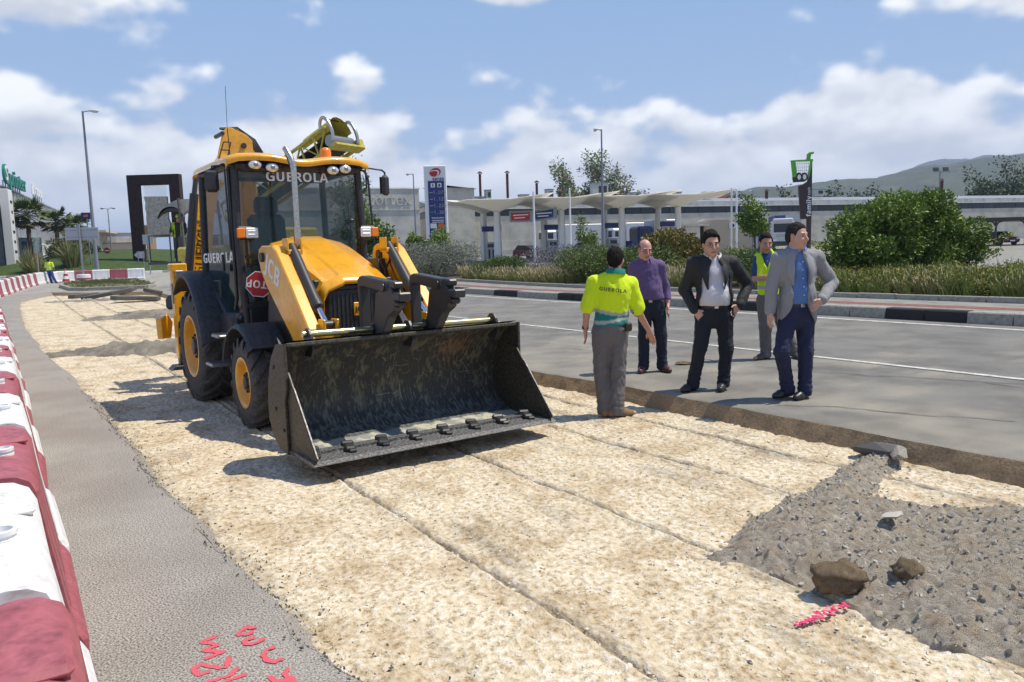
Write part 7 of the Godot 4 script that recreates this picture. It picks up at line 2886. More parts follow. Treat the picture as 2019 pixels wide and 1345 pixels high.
func roundabout() -> void:
	# grassed mound
	var b := MB.new()
	var c := Vector3(-43.5, 0, -88.0)
	var rows := []
	for i in 16:
		var f := i / 15.0
		var row := []
		for j in 64:
			var an := TAU * j / 64
			var r := 19.0 * f
			var p := c + Vector3(cos(an) * r, 0, sin(an) * r)
			var y := 2.35 * pow(cos(minf(f, 1.0) * PI / 2), 1.2) + fn.get_noise_2d(p.x * 12.0, p.z * 12.0) * 0.12 * (1.0 - f)
			row.append(onland(p.x, p.z, y - 0.05 + (0.0 if i < 15 else -0.1)))
		rows.append(row)
	b.sheet(rows, true, false)
	setting(put(b, "grass_mound", M.turf))
	# its painted kerb: red, white and grey stones
	var kr := setting(thing("roundabout_kerb", "", "")) as Node3D
	for j in 74:
		var an := TAU * j / 74
		var p := c + Vector3(cos(an), 0, sin(an)) * 19.4
		if p.z < -84.0:
			continue
		var o := part(kr, "kerb_stone", [M.barrier_white, M.kerbred, M.barrier_white, M.kerbstone][j % 4], onland(p.x, p.z, 0.09), Vector3(0.35, 0.22, 1.62), Basis(Vector3.UP, -an), 0.02)
	# small kerbed island in front with grass
	var isl := []
	for q in [[-29.6, -50.6], [-27.4, -46.6], [-24.4, -42.4], [-23.2, -41.9], [-20.2, -42.4], [-20.4, -43.8], [-22.4, -47.6], [-25.8, -53.0], [-28.6, -54.6], [-29.9, -53.2]]:
		isl.append(Vector2(q[0], q[1]))
	var ik := setting(thing("traffic_island_kerb", "", "")) as Node3D
	for k in isl.size():
		var p: Vector2 = isl[k]
		var q: Vector2 = isl[(k + 1) % isl.size()]
		var n := maxi(int((q - p).length() / 1.0), 1)
		for j in n:
			var e := p.lerp(q, (j + 0.5) / n)
			part(ik, "kerb_stone", M.kerbstone, onland(e.x, e.y, 0.06), Vector3(0.18, 0.26, (q - p).length() / n - 0.015), Basis(Vector3.UP, atan2(q.x - p.x, q.y - p.y)), 0.02)
	b = MB.new()
	var cen := Vector2.ZERO
	for p in isl:
		cen += p / isl.size()
	rows = []
	for i in 6:
		var row := []
		for k in isl.size() * 4:
			var p: Vector2 = isl[k / 4].lerp(isl[(k / 4 + 1) % isl.size()], (k % 4) / 4.0)
			var e := cen.lerp(p, i / 5.0)
			row.append(onland(e.x, e.y, 0.15 + 0.06 * (1.0 - i / 5.0) + 0.05 * fn.get_noise_2d(e.x * 40.0, e.y * 40.0)))
		rows.append(row)
	b.sheet(rows, true, true)
	setting(put(b, "island_turf", M.turfdry))
	var sp := []
	for k in 900:
		var p: Vector2 = isl[rng.randi() % isl.size()].lerp(isl[rng.randi() % isl.size()], rng.randf()).lerp(cen, rng.randf() * 0.9)
		sp.append(spot(onland(p.x, p.y, 0.16), rng.randf_range(0.25, 0.5)))
	scatter("island_grass", tuft_mesh(7, 20, 0.4, Color(0.07, 0.10, 0.02), Color(0.20, 0.19, 0.07), false), M.leaf, sp, "short dry grass on the small traffic island")

	# plants on the mound
	fan_palm("tallest fan palm, nearest the sports shop", onland(-52.3, -84.0, 0.9), 5.4, 2.3)
	fan_palm("middle fan palm on the roundabout", onland(-51.6, -88.0, 1.2), 4.4, 2.0)
	fan_palm("rightmost fan palm, behind the blank sign panel", onland(-50.5, -90.5, 1.4), 3.6, 1.9)
	fan_palm("small low palm between the two taller palms' trunks", onland(-48.6, -86.5, 1.5), 2.4, 1.5)
	shrub("pine_shrub", "dense dark green shrub below the palms", onland(-46.6, -82.0, 0.6), Vector3(5.6, 3.4, 4.0), 9000, 0.16, Color(0.03, 0.045, 0.012), Color(0.09, 0.10, 0.03), {"narrow": 0.3, "lobes": 12})
	flax("sword-leaved plant left of the far worker", onland(-45.3, -72.6, 0.2), 1.9, 2.5, 190)
	flax("larger yellow-green sword-leaved plant right of the far worker", onland(-42.4, -74.4, 0.6), 2.2, 3.1, 230)
	flax("low sword-leaved plant behind the far worker", onland(-44.0, -71.4, 0.1), 1.6, 1.9, 120)

	# corten frame with a hanging stone slab
	var s := thing("frame_sculpture", "large rusty steel frame sculpture with a rough stone slab hanging inside", "sculpture", Vector3(-35.45, land(-78.0) + 1.2, -78.0))
	part(s, "left_upright", M.corten, Vector3(-2.1, 4.2, 0), Vector3(1.05, 8.4, 0.8), Basis(), 0.02)
	part(s, "right_upright", M.corten, Vector3(2.1, 4.2, 0), Vector3(1.05, 8.4, 0.8), Basis(), 0.02)
	part(s, "top_beam", M.corten, Vector3(0, 7.9, 0), Vector3(3.14, 1.0, 0.8), Basis(), 0.02)
	b = MB.new()
	var poly := PackedVector2Array([Vector2(-1.18, 6.28), Vector2(1.18, 6.22)])
	for k in 7:
		poly.append(Vector2(1.18 + 0.12 * fn.get_noise_2d(k * 60.0, 3.0) + (0.1 if k > 3 else 0.0), 5.6 - k * 0.52))
	poly.append(Vector2(1.12, 2.2))
	poly.append(Vector2(-0.98, 2.15))
	for k in 7:
		poly.append(Vector2(-1.08 - 0.16 * fn.get_noise_2d(k * 70.0, 33.0), 2.5 + k * 0.52))
	b.slab(poly, Transform3D(), -0.14, 0.14, 0.03)
	put(b, "stone_slab", M.travertine, s)
	for k in 17:
		b = MB.new()
		var x := -1.05 + 2.1 * k / 16.0
		b.tube([Vector3(x, 6.2, 0), Vector3(x, 7.42, 0)], 0.012, 4)
		put(b, "cable", M.signback, s)

	# signs by the roundabout
	s = thing("chevron_sign", "low grey back of an arrow sign on two posts", "sign", onland(-33.0, -68.4))
	b = MB.new()
	b.slab(PackedVector2Array([Vector2(-0.45, 1.72), Vector2(-0.12, 1.42), Vector2(0.46, 1.42), Vector2(0.46, 2.02), Vector2(-0.12, 2.02)]), Transform3D(), -0.02, 0.02)
	put(b, "panel", M.signback, s)
	for x in [-0.08, 0.40]:
		b = MB.new()
		b.tube([Vector3(x, 0, 0.05), Vector3(x, 2.05, 0.05)], 0.035, 8)
		put(b, "post", M.greypaint, s)
	s = thing("road_sign", "pale blue-grey rectangular sign back on a tall post in front of the stone slab", "sign", onland(-31.7, -67.6))
	b = MB.new()
	b.tube([Vector3(0, 0, 0.06), Vector3(0, 3.5, 0.06)], 0.05, 8)
	put(b, "post", M.galv, s)
	part(s, "panel", M.signback, Vector3(-0.02, 3.05, 0), Vector3(0.95, 0.82, 0.03), Basis(), 0.01)
	s = thing("no_entry_sign", "small round red no-entry sign on a post beyond the mound", "sign", onland(-41.9, -80.0, 0.0))
	b = MB.new()
	b.tube([Vector3(0, 0, -0.05), Vector3(0, 2.45, -0.05)], 0.035, 8)
	put(b, "post", M.galv, s)
	b = MB.new()
	b.lathe(Vector3(0, 2.2, 0), Vector3.BACK, [Vector2(0.32, -0.01), Vector2(0.32, 0.01), Vector2(0, 0.01)], 24)
	put(b, "disc", M.signred, s)
	part(s, "bar", M.decalwhite, Vector3(0, 2.2, 0.016), Vector3(0.44, 0.10, 0.01))
	s = thing("blue_sign", "small blue signboard with an orange logo above the palms", "sign", onland(-41.0, -75.0, 0.3))
	b = MB.new()
	b.tube([Vector3(0, 0, -0.08), Vector3(0, 5.4, -0.08)], 0.06, 8)
	put(b, "post", M.greypaint, s)
	part(s, "board", M.signblue, Vector3(0, 5.3, 0), Vector3(0.95, 0.62, 0.12), Basis(), 0.01)
	b = MB.new()
	b.slab(PackedVector2Array([Vector2(-0.22, -0.1), Vector2(0.22, -0.1), Vector2(0.22, 0.1), Vector2(0.08, 0.13), Vector2(-0.08, 0.06), Vector2(-0.22, 0.1)]), Transform3D(Basis(), Vector3(0, 5.3, 0.065)), 0, 0.012)
	put(b, "logo", M.signorange, s)
	s = thing("bollard_post", "thin pale post beside the sword-leaved plants", "post", onland(-40.6, -66.0))
	b = MB.new()
	b.tube([Vector3(0, 0, 0), Vector3(0, 2.6, 0)], 0.05, 8)
	put(b, "post", M.galv, s)

func station() -> void:
	factory()
	# tulip canopies, two to an island
	var cols := [[-2.45, -76.0, -1.05, -72.0], [3.55, -76.5, 5.0, -72.5], [9.6, -77.0, 10.75, -73.0], [15.1, -77.5, 16.2, -73.5]]
	var nth := ["first", "second", "third", "fourth"]
	for k in 4:
		var q: Array = cols[k]
		canopy("rear tulip canopy of the %s pump island from the left" % nth[k], onland(q[0], q[1]), 4.1, 5.35)
		canopy("front tulip canopy of the %s pump island from the left" % nth[k], onland(q[2], q[3]), 4.1, 5.3)
		pump("fuel pump on the %s island from the left" % nth[k], onland(lerpf(q[0], q[2], 0.45), lerpf(q[1], q[3], 0.45)))
		setting(part(self, "pump_island", M.concrete, onland(lerpf(q[0], q[2], 0.5), lerpf(q[1], q[3], 0.5), 0.05), Vector3(1.5, 0.18, 7.0), Basis(Vector3.UP, 0.34), 0.03))
	totem()
	# white poles
	for q in [[2.0, -60.0, 5.7, "white flagpole in front of the banner"], [5.3, -66.0, 6.2, "white flagpole right of the banner"], [20.3, -70.0, 6.1, "left of the two white poles before the beige kiosk"], [20.75, -70.0, 6.0, "right of the two white poles before the beige kiosk"]]:
		var t := thing("flagpole", q[3], "pole", onland(q[0], q[1]))
		var b := MB.new()
		b.tube([Vector3.ZERO, Vector3(0, q[2], 0)], [0.10, 0.07], 10)
		put(b, "post", M.whitepaint, t)
		b = MB.new()
		b.ball(Vector3(0, q[2], 0), Vector3(0.08, 0.08, 0.08), Basis(), 5)
		put(b, "cap", M.whitepaint, t)
	banner()
	# vehicles
	car("dark red hatchback parked at the first pump", onland(2.2, -82.0), 0.65, M.carred)
	car("black car beyond the third pump island", onland(14.5, -84.0), 1.2, M.carblack)
	car("dark grey car low in front of the white lorry", onland(9.4, -90.0), 1.3, M.carblack)
	lorry("white box lorry parked behind the second and third pumps", onland(8.6, -97.0), 7.4, M.carwhite, M.carwhite, 1.0)
	lorry("white box lorry parked behind the fourth pump", onland(16.2, -98.0), 5.4, M.carwhite, M.carwhite, 1.0)
	lorry("small lorry with blue cab between third and fourth islands", onland(15.6, -83.0), 2.6, M.truckblue, M.carwhite, 1.0)
	truck_front("white and blue truck facing us beside the young tree", onland(31.0, -86.0))
	kiosk()
	bins()
	family_sign()
	carport()
	hills()

func factory() -> void:
	var a := onland(-10.6, -104.0, 0.0)
	var e := Vector3(118.0, a.y, -142.0)
	var f := frame_on(a, e)
	var t := at_frame("factory_building", "long low factory with a dark window band and rooftop chimneys behind the filling station", "building", f)
	var L := 132.0
	part(t, "wall", M.wallcream, Vector3(L * 0.5, 2.7, -7.0), Vector3(L, 5.4, 14.0))
	part(t, "parapet", M.fascia, Vector3(L * 0.5, 6.72, -6.95), Vector3(L + 0.1, 0.72, 14.2))
	part(t, "window_recess", M.darkmetal, Vector3(L * 0.5, 5.88, -7.3), Vector3(L - 0.2, 0.97, 13.4))
	var n := 55
	for k in n:
		var w := (L - 1.0) / n
		part(t, "window", M.darkglass if (k * 7) % 5 else M.darkglass2, Vector3(0.5 + w * (k + 0.5), 5.88, -0.42), Vector3(w - 0.09, 0.95, 0.05))
	# sloping roof sheet
	var b := MB.new()
	b.quad(Vector3(-0.2, 7.08, 0.2), Vector3(L + 0.2, 7.08, 0.2), Vector3(L + 0.2, 8.1, -8.0), Vector3(-0.2, 8.1, -8.0))
	b.quad(Vector3(L + 0.2, 7.08, -16.0), Vector3(-0.2, 7.08, -16.0), Vector3(-0.2, 8.1, -8.0), Vector3(L + 0.2, 8.1, -8.0))
	b.tri(Vector3(-0.2, 7.08, -16.0), Vector3(-0.2, 7.08, 0.2), Vector3(-0.2, 8.1, -8.0))
	put(b, "roof", M.roofsheet, t)
	for q in [[8.6, 11.7, 0.19], [12.7, 11.8, 0.20], [17.2, 10.4, 0.19], [20.8, 9.0, 0.22], [56.5, 9.0, 0.25], [92.0, 10.6, 0.3]]:
		b = MB.new()
		b.tube([Vector3(q[0], 7.2, -5.5), Vector3(q[0], q[1], -5.5)], q[2], 12)
		var ch := put(b, "chimney", M.rust, t)
		b = MB.new()
		b.lathe(Vector3(q[0], q[1] + 0.12, -5.5), Vector3.UP, [Vector2(0.45, 0), Vector2(0.06, 0.28), Vector2(0, 0.28)], 12)
		for j in 3:
			var an := TAU * j / 3
			b.tube([Vector3(q[0] + cos(an) * q[2], q[1] - 0.1, -5.5 + sin(an) * q[2]), Vector3(q[0] + cos(an) * 0.3, q[1] + 0.16, -5.5 + sin(an) * 0.3)], 0.02, 4)
		put(b, "chimney_cap", M.rust, ch)
	for q in [[9.6, 8.6, 0.8, 1.5], [8.2, 8.0, 1.6, 0.8], [15.0, 8.2, 1.4, 0.9], [19.0, 8.6, 1.1, 1.6], [27.0, 9.2, 2.6, 2.2], [33.0, 8.4, 1.3, 0.9], [40.0, 8.4, 1.3, 0.9], [45.5, 8.4, 1.4, 0.9], [66.0, 8.6, 1.8, 1.1]]:
		var rb := part(t, "roof_vent", M.wallgrey, Vector3(q[0], q[1], -5.2), Vector3(q[2], q[3], 1.0), Basis(), 0.03)
		part(rb, "vent_opening", M.darkmetal, Vector3(q[0] + q[2] * 0.15, q[1] + q[3] * 0.08, -4.69), Vector3(q[2] * 0.5, q[3] * 0.45, 0.02))
		part(rb, "vent_lid", M.roofsheet, Vector3(q[0], q[1] + q[3] * 0.5 + 0.04, -5.2), Vector3(q[2] * 1.15, 0.08, 1.15))
	# low fence strip and rendered plinth at the foot
	part(t, "plinth", M.wallgrey, Vector3(L * 0.5, 0.3, 0.06), Vector3(L, 0.9, 0.1))
	# wing on the left with the firm's name in relief
	var wg := at_frame("factory_wing", "tall pale factory wing with relief lettering left of the price sign", "building", frame_on(onland(-27.0, -91.0), onland(-11.2, -98.0)))
	part(wg, "wall", M.wallgrey, Vector3(8.6, 4.45, -8.0), Vector3(17.3, 8.9, 16.0))
	part(wg, "coping", M.fascia, Vector3(8.6, 8.95, -8.0), Vector3(17.5, 0.16, 16.2))
	part(wg, "string_course", M.wallgrey, Vector3(8.6, 6.3, 0.05), Vector3(17.3, 0.14, 0.12))
	words("otortex", 1.25, 0.14, M.wallgrey, wg, Transform3D(Basis(), Vector3(12.9, 7.5, 0.07)), "Droid Sans", false, "lettering", 1.15)
	var sh := at_frame("roof_shed", "small pale rooftop shed right of the price sign", "building", frame_on(onland(-9.3, -100.5), onland(-4.0, -102.4)))
	part(sh, "wall", M.wallcream, Vector3(2.6, 4.6, -3.0), Vector3(5.2, 8.9, 6.0))
	b = MB.new()
	b.quad(Vector3(-0.3, 9.5, 0.3), Vector3(5.5, 8.9, 0.3), Vector3(5.5, 8.9, -6.3), Vector3(-0.3, 9.5, -6.3))
	put(b, "roof", M.roofsheet, sh)
	# railing in front
	var fe := thing("mesh_fence", "thin grey fence in front of the factory wall", "fence", Vector3.ZERO)
	for k in 15:
		var x := -17.0 + 2.6 * k
		var z := -86.0 - 0.30 * (x + 17.0)
		b = MB.new()
		b.tube([onland(x, z), onland(x, z, 2.0)], 0.035, 6)
		put(b, "post", M.galv, fe)
		if k < 14:
			for y in [0.25, 1.1, 1.95]:
				b = MB.new()
				b.tube([onland(x, z, y), onland(x + 2.6, z - 0.78, y)], 0.016, 4)
				put(b, "rail", M.galv, fe)

func canopy(label: String, at: Vector3, half: float, h: float) -> void:
	var t := thing("tulip_canopy", label, "canopy", at, 0.34)
	var b := MB.new()
	b.tube([Vector3(0, 0, 0), Vector3(0, h - 0.5, 0)], [0.42, 0.32], 4)
	put(b, "column", M.whitepaint, t)
	b = MB.new()
	b.box(Vector3(0, h - 0.45, 0), Vector3(0.55, 0.14, 0.55), Basis(), 0.03)
	put(b, "column_collar", M.darkmetal, t)
	for side in 2:
		b = MB.new()
		var rows := []
		for i in 17:
			var row := []
			for j in 17:
				var x := -1.0 + 2.0 * i / 16.0
				var z := -1.0 + 2.0 * j / 16.0
				var r := maxf(absf(x), absf(z))
				var rd := minf(1.0, Vector2(x, z).length())
				var y := h - 0.75 + 1.25 * pow(rd, 0.8) + 0.30 * x * z - 0.25 * pow(r, 4.0) * (1.0 - absf(x * z))
				row.append(Vector3(x * half, y + (0.05 if side == 0 else 0.0), z * half))
			rows.append(row)
		b.sheet(rows, false, side == 1)
		put(b, "membrane_top" if side == 0 else "membrane_underside", M.membrane, t)

func pump(label: String, at: Vector3) -> void:
	var t := thing("fuel_pump", label, "fuel pump", at, 0.34)
	part(t, "cabinet", M.signback, Vector3(0, 0.95, 0), Vector3(0.95, 1.9, 0.55), Basis(), 0.04)
	part(t, "display", M.darkglass, Vector3(0, 1.55, 0.285), Vector3(0.7, 0.35, 0.02))
	part(t, "panel", M.darkmetal, Vector3(-0.2, 0.75, 0.285), Vector3(0.18, 0.9, 0.02))
	part(t, "panel", M.darkmetal, Vector3(0.2, 0.75, 0.285), Vector3(0.18, 0.9, 0.02))
	part(t, "price_board", M.totemblue, Vector3(0.0, 3.15, 0.2), Vector3(1.75, 0.5, 0.12), Basis(), 0.02)
	part(t, "board_end", M.signback, Vector3(1.0, 3.2, 0.2), Vector3(0.25, 0.6, 0.14), Basis(), 0.02)
	var b := MB.new()
	b.tube([Vector3(-0.6, 0, 0), Vector3(-0.6, 3.4, 0)], 0.06, 6)
	put(b, "board_post", M.galv, t)
	b = MB.new()
	b.tube([Vector3(0.5, 1.5, 0.1), Vector3(0.72, 1.0, 0.2), Vector3(0.62, 0.45, 0.25), Vector3(0.5, 0.9, 0.3)], 0.025, 5)
	put(b, "hose", M.hose, t)

func totem() -> void:
	var t := thing("price_totem", "tall white and blue filling station price sign with a red swoosh logo", "sign", onland(-5.75, -62.0), 0.05)
	part(t, "frame", M.whitepaint, Vector3(0, 4.05, 0), Vector3(1.78, 8.1, 0.5), Basis(), 0.05)
	part(t, "blue_panel", M.totemblue, Vector3(0.05, 3.45, 0.26), Vector3(1.28, 6.9, 0.03))
	# red oval with a white sweep
	var b := MB.new()
	var ov := PackedVector2Array()
	for k in 28:
		ov.append(Vector2(cos(TAU * k / 28) * 0.46, sin(TAU * k / 28) * 0.33).rotated(0.25))
	b.slab(ov, Transform3D(Basis(), Vector3(0.02, 7.56, 0.25)), 0, 0.03)
	var lg := put(b, "logo", M.logored, t)
	b = MB.new()
	b.slab(PackedVector2Array([Vector2(-0.38, 0.08), Vector2(-0.1, 0.13), Vector2(0.14, 0.10), Vector2(0.22, -0.02), Vector2(0.14, -0.20), Vector2(0.02, -0.31), Vector2(0.10, -0.31), Vector2(0.26, -0.18), Vector2(0.34, 0.0), Vector2(0.27, 0.15), Vector2(0.08, 0.20), Vector2(-0.2, 0.18), Vector2(-0.36, 0.14)]), Transform3D(Basis(), Vector3(0.02, 7.54, 0.285)), 0, 0.012)
	put(b, "logo_sweep", M.decalwhite, lg)
	words("saras", 0.26, 0.03, M.totemblue, t, Transform3D(Basis(), Vector3(0.24, 7.06, 0.262)), "Droid Sans", true, "lettering", 1.0)
	for x in [-0.2, 0.32]:
		part(t, "pictogram", M.decalwhite, Vector3(x, 6.55, 0.28), Vector3(0.33, 0.33, 0.012))
		part(t, "pictogram_mark", M.darkmetal, Vector3(x, 6.54, 0.29), Vector3(0.09 if x < 0 else 0.16, 0.2, 0.008))
	var prices := ["1.079", "1.129", "1.229", "1.369"]
	for k in 4:
		words(prices[k], 0.26, 0.012, M.digit, t, Transform3D(Basis(), Vector3(0.30, 5.98 - 0.52 * k, 0.285)), "Droid Sans Mono", true, "price", 0.95)
		part(t, "fuel_label", M.signback if k < 3 else M.limegreen, Vector3(-0.36, 5.98 - 0.52 * k, 0.28), Vector3(0.26, 0.05, 0.01))
	words("Autoservicio", 0.12, 0.01, M.decalwhite, t, Transform3D(Basis(), Vector3(0.1, 3.98, 0.285)), "Droid Sans", true, "lettering", 1.0)
	for k in 2:
		part(t, "text_line", M.decalwhite, Vector3(0.1, 3.78 - 0.14 * k, 0.28), Vector3(0.95, 0.05, 0.008))
	part(t, "poster", M.decalwhite, Vector3(-0.27, 3.35, 0.28), Vector3(0.5, 0.38, 0.012))
	part(t, "poster", M.signorange, Vector3(0.33, 3.36, 0.28), Vector3(0.44, 0.38, 0.012))
	part(t, "card_logo", M.logored, Vector3(0.0, 2.9, 0.28), Vector3(0.2, 0.16, 0.012))
	part(t, "card_logo", M.decalwhite, Vector3(-0.35, 2.9, 0.28), Vector3(0.2, 0.12, 0.012))

func banner() -> void:
	var t := thing("banner", "hanging pale banner with red and navy blocks between two canopy columns", "banner", Vector3(0.1, 0, -71.0))
	var b := MB.new()
	var rows := []
	for i in 3:
		var row := []
		for j in 13:
			var f := j / 12.0
			row.append(Vector3(4.4 * f, 4.35 + 0.52 * i + 0.25 * f - 0.12 * sin(f * PI), 0.12 * sin(f * 9.0)))
		rows.append(row)
	b.sheet(rows)
	put(b, "cloth", M.bannerblue, t)
	for k in 2:
		b = MB.new()
		var x0 := 0.15 + 2.15 * k
		rows = []
		for i in 2:
			var row := []
			for j in 7:
				var f := (x0 + 1.75 * j / 6.0) / 4.4
				row.append(Vector3(4.4 * f, 4.52 + 0.72 * i + 0.25 * f - 0.12 * sin(f * PI), 0.12 * sin(f * 9.0) + 0.02))
			rows.append(row)
		b.sheet(rows)
		put(b, "printed_block", M.logored if k == 0 else M.totemblue, t)
		for j in 2:
			part(t, "text_line", M.decalwhite, Vector3(x0 + 0.9 - 0.1 * j, 5.05 - 0.26 * j + 0.1 * k - 0.06, 0.16), Vector3(1.4 - 0.4 * j, 0.09, 0.01), Basis(Vector3.BACK, 0.03))

# a parked car, front towards +z
func car(label: String, at: Vector3, turn: float, m: Material) -> void:
	var t := thing("parked_car", label, "car", at, turn)
	var F := side_frame()
	var b := MB.new()
	b.slab(zy([[-1.95, 0.30], [1.9, 0.28], [2.0, 0.45], [1.96, 0.66], [1.75, 0.80], [0.95, 0.92], [-1.85, 0.96], [-1.99, 0.7]]), F, -0.84, 0.84, 0.06)
	put(b, "body", m, t)
	b = MB.new()
	b.slab(zy([[1.0, 0.90], [0.32, 1.40], [-1.3, 1.46], [-1.82, 1.0], [-1.85, 0.92]]), F, -0.72, 0.72, 0.05)
	put(b, "cabin", m, t)
	b = MB.new()
	b.slab(zy([[0.82, 0.96], [0.28, 1.33], [-1.25, 1.38], [-1.62, 1.0]]), F, -0.745, 0.745)
	put(b, "side_window", M.darkglass, t)
	b = MB.new()
	b.quad(Vector3(-0.64, 0.95, 1.0), Vector3(0.64, 0.95, 1.0), Vector3(0.58, 1.38, 0.38), Vector3(-0.58, 1.38, 0.38))
	put(b, "windscreen", M.darkglass, t)
	for s in [-1.0, 1.0]:
		part(t, "headlight", M.lampdish, Vector3(s * 0.62, 0.68, 1.93), Vector3(0.34, 0.13, 0.12), Basis(), 0.03)
		for z in [-1.25, 1.25]:
			b = MB.new()
			b.tube([Vector3(s * 0.66, 0.31, z), Vector3(s * 0.86, 0.31, z)], 0.31, 16)
			var w := put(b, "wheel", M.rubber, t)
			b = MB.new()
			b.tube([Vector3(s * 0.80, 0.31, z), Vector3(s * 0.87, 0.31, z)], 0.19, 12)
			put(b, "hubcap", M.worn, w)
	part(t, "number_plate", M.decalwhite, Vector3(0, 0.45, 2.0), Vector3(0.5, 0.11, 0.02))

func lorry(label: String, at: Vector3, l: float, cabm: Material, boxm: Material, dir: float) -> void:
	var t := thing("parked_lorry", label, "lorry", at, 0.3)
	part(t, "box_body", boxm, Vector3(0.8, 2.35, 0), Vector3(l, 2.7, 2.4), Basis(), 0.05)
	var x := 0.8 - l * 0.5 - 1.0
	part(t, "cab", cabm, Vector3(x, 1.85, 0), Vector3(1.7, 2.4, 2.3), Basis(), 0.2)
	part(t, "cab_window", M.darkglass, Vector3(x - 0.1, 2.35, 1.155), Vector3(0.8, 0.7, 0.02))
	part(t, "windscreen", M.darkglass, Vector3(x - 0.86, 2.35, 0), Vector3(0.02, 0.8, 1.9))
	part(t, "underframe", M.paintblack, Vector3(0.4, 0.8, 0), Vector3(l + 1.5, 0.25, 1.6))
	for wx in [x, 0.8 + l * 0.3, 0.8 + l * 0.3 + 1.1]:
		var b := MB.new()
		b.tube([Vector3(wx, 0.5, -1.15), Vector3(wx, 0.5, 1.18)], 0.5, 16)
		put(b, "wheel", M.rubber, t)

func truck_front(label: String, at: Vector3) -> void:
	var t := thing("parked_truck", label, "truck", at, -0.2)
	part(t, "cab", M.carwhite, Vector3(-0.4, 1.95, 0), Vector3(2.3, 2.5, 2.0), Basis(), 0.12)
	part(t, "windscreen", M.darkglass, Vector3(-0.4, 2.45, 1.005), Vector3(2.0, 0.95, 0.03), Basis(), 0.01)
	part(t, "visor", M.carwhite, Vector3(-0.4, 3.25, 0.7), Vector3(2.1, 0.5, 0.8), Basis(), 0.1)
	part(t, "bumper", M.paintblack, Vector3(-0.4, 0.72, 1.0), Vector3(2.35, 0.5, 0.3), Basis(), 0.05)
	part(t, "grille", M.signback, Vector3(-0.4, 1.6, 1.01), Vector3(1.5, 0.3, 0.03))
	for s in [-1.0, 1.0]:
		part(t, "headlight", M.lampdish, Vector3(-0.4 + s * 0.85, 1.1, 1.02), Vector3(0.4, 0.22, 0.05), Basis(), 0.02)
		var b := MB.new()
		b.tube([Vector3(-0.4 + s * 0.8, 0.5, 0.3), Vector3(-0.4 + s * 1.12, 0.5, 0.3)], 0.5, 16)
		put(b, "wheel", M.rubber, t)
	part(t, "curtain_body", M.truckblue, Vector3(0.3, 2.5, -4.2), Vector3(2.5, 2.9, 6.0), Basis(), 0.04)
	part(t, "body_front", M.signback, Vector3(1.0, 2.6, -1.16), Vector3(1.7, 2.7, 0.1))

func kiosk() -> void:
	var t := thing("station_kiosk", "beige filling station kiosk with air conditioners on its wall", "building", onland(23.0, -82.0), -0.12)
	part(t, "wall", M.beige, Vector3(0.4, 1.75, -2.5), Vector3(5.0, 3.5, 5.0))
	part(t, "roof_edge", M.fascia, Vector3(0.4, 3.55, -2.5), Vector3(5.2, 0.14, 5.2))
	for x in [0.9, 2.3]:
		var ac := part(t, "air_conditioner", M.whitepaint, Vector3(x, 2.85, 0.17), Vector3(0.8, 0.6, 0.32), Basis(), 0.03)
		var b := MB.new()
		b.lathe(Vector3(x - 0.1, 2.85, 0.33), Vector3.BACK, [Vector2(0.22, 0), Vector2(0.22, 0.015), Vector2(0, 0.015)], 16)
		put(b, "fan_grille", M.darkmetal, ac)
	t = thing("shop_annex", "low white filling station shop with dark windows beside the beige kiosk", "building", onland(18.3, -82.5), -0.12)
	part(t, "wall", M.whitepaint, Vector3(0, 1.45, -2.5), Vector3(4.4, 2.9, 5.0))
	part(t, "flat_roof", M.fascia, Vector3(0.3, 3.0, -2.0), Vector3(5.4, 0.2, 6.0))
	for x in [-0.9, 0.9]:
		part(t, "window", M.darkglass, Vector3(x, 1.55, 0.02), Vector3(1.5, 1.3, 0.05))
	t = thing("vending_machine", "grey and blue vending box beside the kiosk wall", "vending machine", onland(26.2, -80.5), 0.0)
	part(t, "cabinet", M.signback, Vector3(0, 0.95, 0), Vector3(0.8, 1.9, 0.6), Basis(), 0.03)
	part(t, "front_panel", M.truckblue, Vector3(0.12, 1.05, 0.31), Vector3(0.5, 1.5, 0.03))

func bins() -> void:
	var t := thing("blue_bin", "dark blue bin beside the third pump", "bin", onland(12.2, -80.0), 0.2)
	part(t, "box", M.totemblue, Vector3(0, 0.75, 0), Vector3(1.0, 1.5, 0.9), Basis(), 0.03)
	part(t, "lid", M.totemblue, Vector3(0, 1.53, 0), Vector3(1.05, 0.08, 0.95), Basis(), 0.02)
	t = thing("red_post_box", "narrow red box left of the third pump island", "bin", onland(8.9, -75.0), 0.2)
	part(t, "box", M.logored, Vector3(0, 0.55, 0), Vector3(0.45, 1.1, 0.45), Basis(), 0.03)
	part(t, "lid", M.logored, Vector3(0, 1.13, 0), Vector3(0.5, 0.07, 0.5), Basis(), 0.02)

